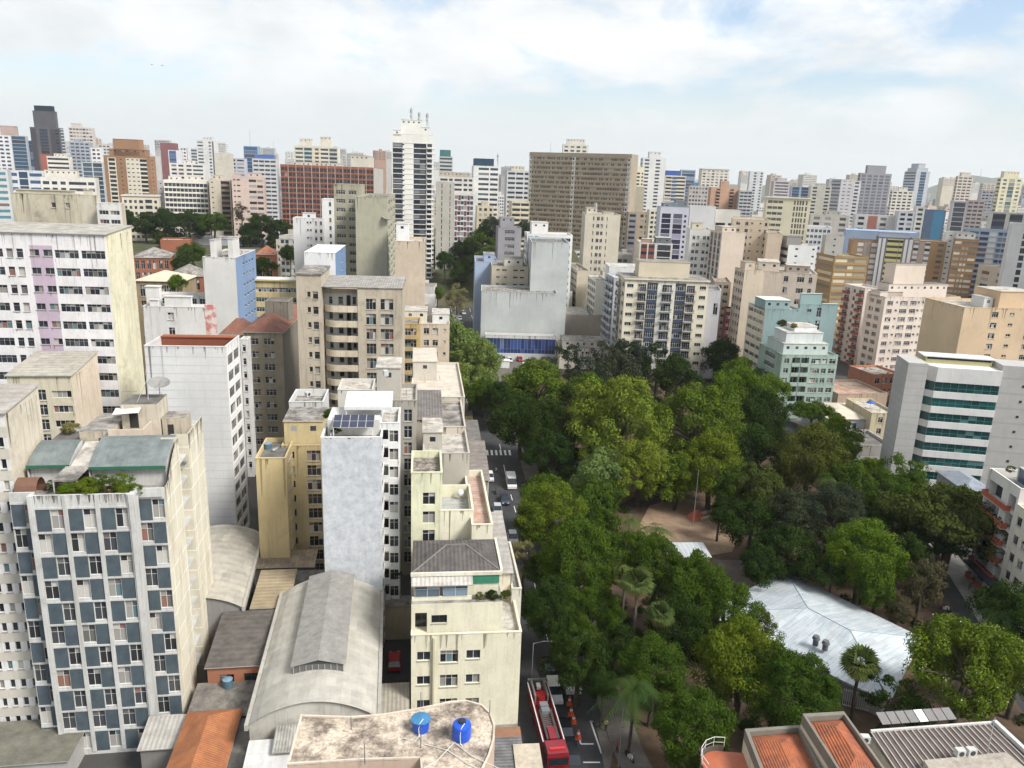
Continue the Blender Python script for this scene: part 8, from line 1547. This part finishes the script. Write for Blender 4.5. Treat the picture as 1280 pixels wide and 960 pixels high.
# ------------------------------------------------------------------ filler blocks of the distant city
R5 = random.Random(11)
FCOL = [('white', (.66, .65, .63)), ('cream', (.60, .54, .43)), ('grey', (.44, .43, .42)), ('beige', (.52, .45, .36)), ('pinkish', (.54, .43, .36)), ('off white', (.60, .58, .53)), ('bluish', (.44, .47, .51)), ('brick coloured', (.36, .22, .16))]
FWT = [5, 4, 3, 3, 2, 5, 1.2, 1]
def horizon(px): return 224+(px-640)*.0367
def taken(xa, xb, top, Y):
    for a, b, tp, y, bot in BOXES:
        if y > Y+4 and a < xb-1 and b > xa+1 and bot > top+1 and top < tp+.5*(min(bot, tp+90)-tp): return True     # would cover a placed building standing farther away
        if abs(y-Y) < 22 and a < xb and b > xa: return True
    return False
def filler(px, Y, wm, dm, top, far):
    O = at_Y(px, top, Y); h = O.z
    if h < 6: return False
    ci = R5.choices(range(len(FCOL)), FWT)[0]; cn, c = FCOL[ci]; az = R5.choice([6, 6, 6, -8, 20])
    lab, grp = (f'distant {cn} building packed into the hazy rooftops near the horizon', f'distant {cn} buildings near the horizon') if far else (f'plain {cn} block filling the crowded middle distance', f'{cn} blocks of the middle distance')
    a = math.radians(az); root = empty('high_rise' if far else 'city_building', lab, 'building', Vector((O.x, O.y, 0)), a, grp)
    mb = MB(); fh = 3.1 if not far else 3.4; ww = R5.choice([1.6, 2.2, 3.0]); n = max(2, int(wm/ww/1.5)); pat = '.5 '+f'{n}*(r1.3 .5)' if R5.random() < .6 else '.5 '+f'{max(1, n//2)}*(w1.2 .4 w1.2 1.4)'
    side = R5.choice(['1', '1', '.6 w1 1 w1 .6', '.3 r3 .3'])
    kw = dict(fh=fh, head=R5.uniform(.8, 2.4), baked=True, wins=[], balcs=[], gm=3, ground=max(0, h-R5.choice([30, 24, 40])))
    facade(mb, (0, 0), (1, 0), wm, 0, h, pat=pat, band=(.5, 0) if R5.random() < .4 else None, **kw); facade(mb, (wm, 0), (0, 1), dm, 0, h, pat=side, **kw); facade(mb, (0, dm), (0, -1), dm, 0, h, pat=side, **kw); mb.quad((wm, dm, 0), (0, dm, 0), (0, dm, h), (wm, dm, h))
    w1 = wallm(c, .25)
    mb.build('wall', [w1, w1, w1, GLASSF], root)
    mb = MB(); mb.quad((.2, .2, h-.5), (wm-.2, .2, h-.5), (wm-.2, dm-.2, h-.5), (.2, dm-.2, h-.5), 0)
    for q in ((0, 0, wm, .2), (0, dm-.2, wm, dm), (0, .2, .2, dm-.2), (wm-.2, .2, wm, dm-.2)): mb.quad((q[0], q[1], h+.002), (q[2], q[1], h+.002), (q[2], q[3], h+.002), (q[0], q[3], h+.002), 1)
    if R5.random() < .75:
        x = R5.uniform(.05, .5)*wm; mb.box(x, dm*.2, h-.49, x+wm*R5.uniform(.2, .45), dm*.7, h+R5.uniform(2, 5), 1, 0)
    if R5.random() < .35: x = R5.uniform(.5, .8)*wm; mb.box(x, dm*.3, h-.48, x+2.5, dm*.5, h+R5.uniform(1, 2.5), 1, 0)
    if R5.random() < .3: x = wm*R5.uniform(.2, .7); mb.bar((x, dm*.4, h-.4), (x, dm*.4, h+R5.uniform(6, 14)), .14 if far else .08, 1)
    mb.build('roof', [R5.choice([ROOF_GREY, ROOF_PALE, ROOF_DARK, ROOF_GREY]) if R5.random() < .85 else TILE, w1], root); return True
def band(Y0, Y1, n, dyt, wr, far, xr=(-15, 1295)):
    cnt = 0; tries = 0
    while cnt < n and tries < n*14:
        tries += 1; px = R5.uniform(*xr); Y = R5.uniform(Y0, Y1); sky_ = horizon(px)+(-14 if px < 480 else -2); top = sky_+R5.uniform(*dyt); w = R5.uniform(*wr); wpx = w*F/(Y+8)
        if taken(px-8, px+wpx+8, top, Y): continue
        if filler(px, Y, w, R5.uniform(14, 24), top, far): cnt += 1; BOXES.append((px, px+wpx, top, Y, 260 if far else 330))
    return cnt
NF = [band(1250, 2600, 170, (-20, 12), (22, 42), True), band(820, 1200, 120, (-6, 26), (16, 32), True), band(560, 800, 80, (10, 50), (18, 34), False), band(330, 540, 40, (36, 95), (13, 24), False, (640, 1290)), band(330, 540, 18, (50, 100), (14, 28), False, (-10, 480))]
# low continuous city mass between the blocks: small houses as one stuff object
mb = MB(); R6 = random.Random(5)
for i in range(2600):
    Y = R6.uniform(300, 2600)**1.0; px = R6.uniform(-40, 1320); O = at_Y(px, 300, Y); w, d, h = R6.uniform(8, 22), R6.uniform(8, 18), R6.uniform(5, 14)+(R6.random() < .25)*R6.uniform(4, 16)
    if Y < 520 and 520 < px < 680: continue
    x, y = O.x, Y; mb.box(x, y, 0, x+w, y+d, h, R6.choice([0, 0, 1, 2, 2]), R6.choice([3, 3, 4, 5]), bottom=False)
tag(mb.build('low_city_roofs', [wallm((.60, .56, .48), .3), wallm((.42, .36, .30), .3), wallm((.62, .60, .58), .2), ROOF_GREY, ROOF_PALE, TILE]), kind='stuff')
# ------------------------------------------------------------------ hills beyond the city
def hill(pts, Y, dep, col):
    mb = MB(); base = []; n = len(pts)
    P = [at_Y(x, y, Y) for x, y in pts]
    for a, b in zip(P, P[1:]):
        for k in range(4):
            t0, t1 = k/4, (k+1)/4; c0, c1 = math.cos(t0*1.57), math.cos(t1*1.57)
            mb.quad((a.x, Y-dep*(t1), a.z*c1), (b.x, Y-dep*(t1), b.z*c1), (b.x, Y-dep*t0, b.z*c0), (a.x, Y-dep*t0, a.z*c0))
        mb.quad((b.x, Y+dep, 0), (a.x, Y+dep, 0), (a.x, Y, a.z), (b.x, Y, b.z))
    return tag(mb.build('hills', [col]), kind='structure')
HM = roofm((.06, .075, .05), (.09, .10, .06), .004)
hill([(1120, 246), (1150, 240), (1168, 234), (1180, 228), (1192, 223), (1206, 220.5), (1216, 219), (1226, 221), (1236, 223), (1246, 222), (1262, 226), (1290, 232), (1340, 246)], 7000, 900, HM)
hill([(800, 232), (900, 230), (1000, 233), (1060, 236), (1130, 243)], 7600, 500, HM)
# ------------------------------------------------------------------ haze
mb = MB(); mb.box(-8000, -400, -1.2, 8000, 8150, 420, 0); hz_ = mb.build('haze', []); tag(hz_, kind='stuff')
m = bpy.data.materials.new('haze_air'); m.use_nodes = True; t = m.node_tree; t.nodes.clear(); o = t.nodes.new('ShaderNodeOutputMaterial'); pv = t.nodes.new('ShaderNodeVolumePrincipled'); pv.inputs['Color'].default_value = (.93, .97, 1.0, 1); pv.inputs['Density'].default_value = .00006; pv.inputs['Anisotropy'].default_value = .2
t.links.new(pv.outputs[0], o.inputs['Volume']); hz_.data.materials.clear(); hz_.data.materials.append(m)
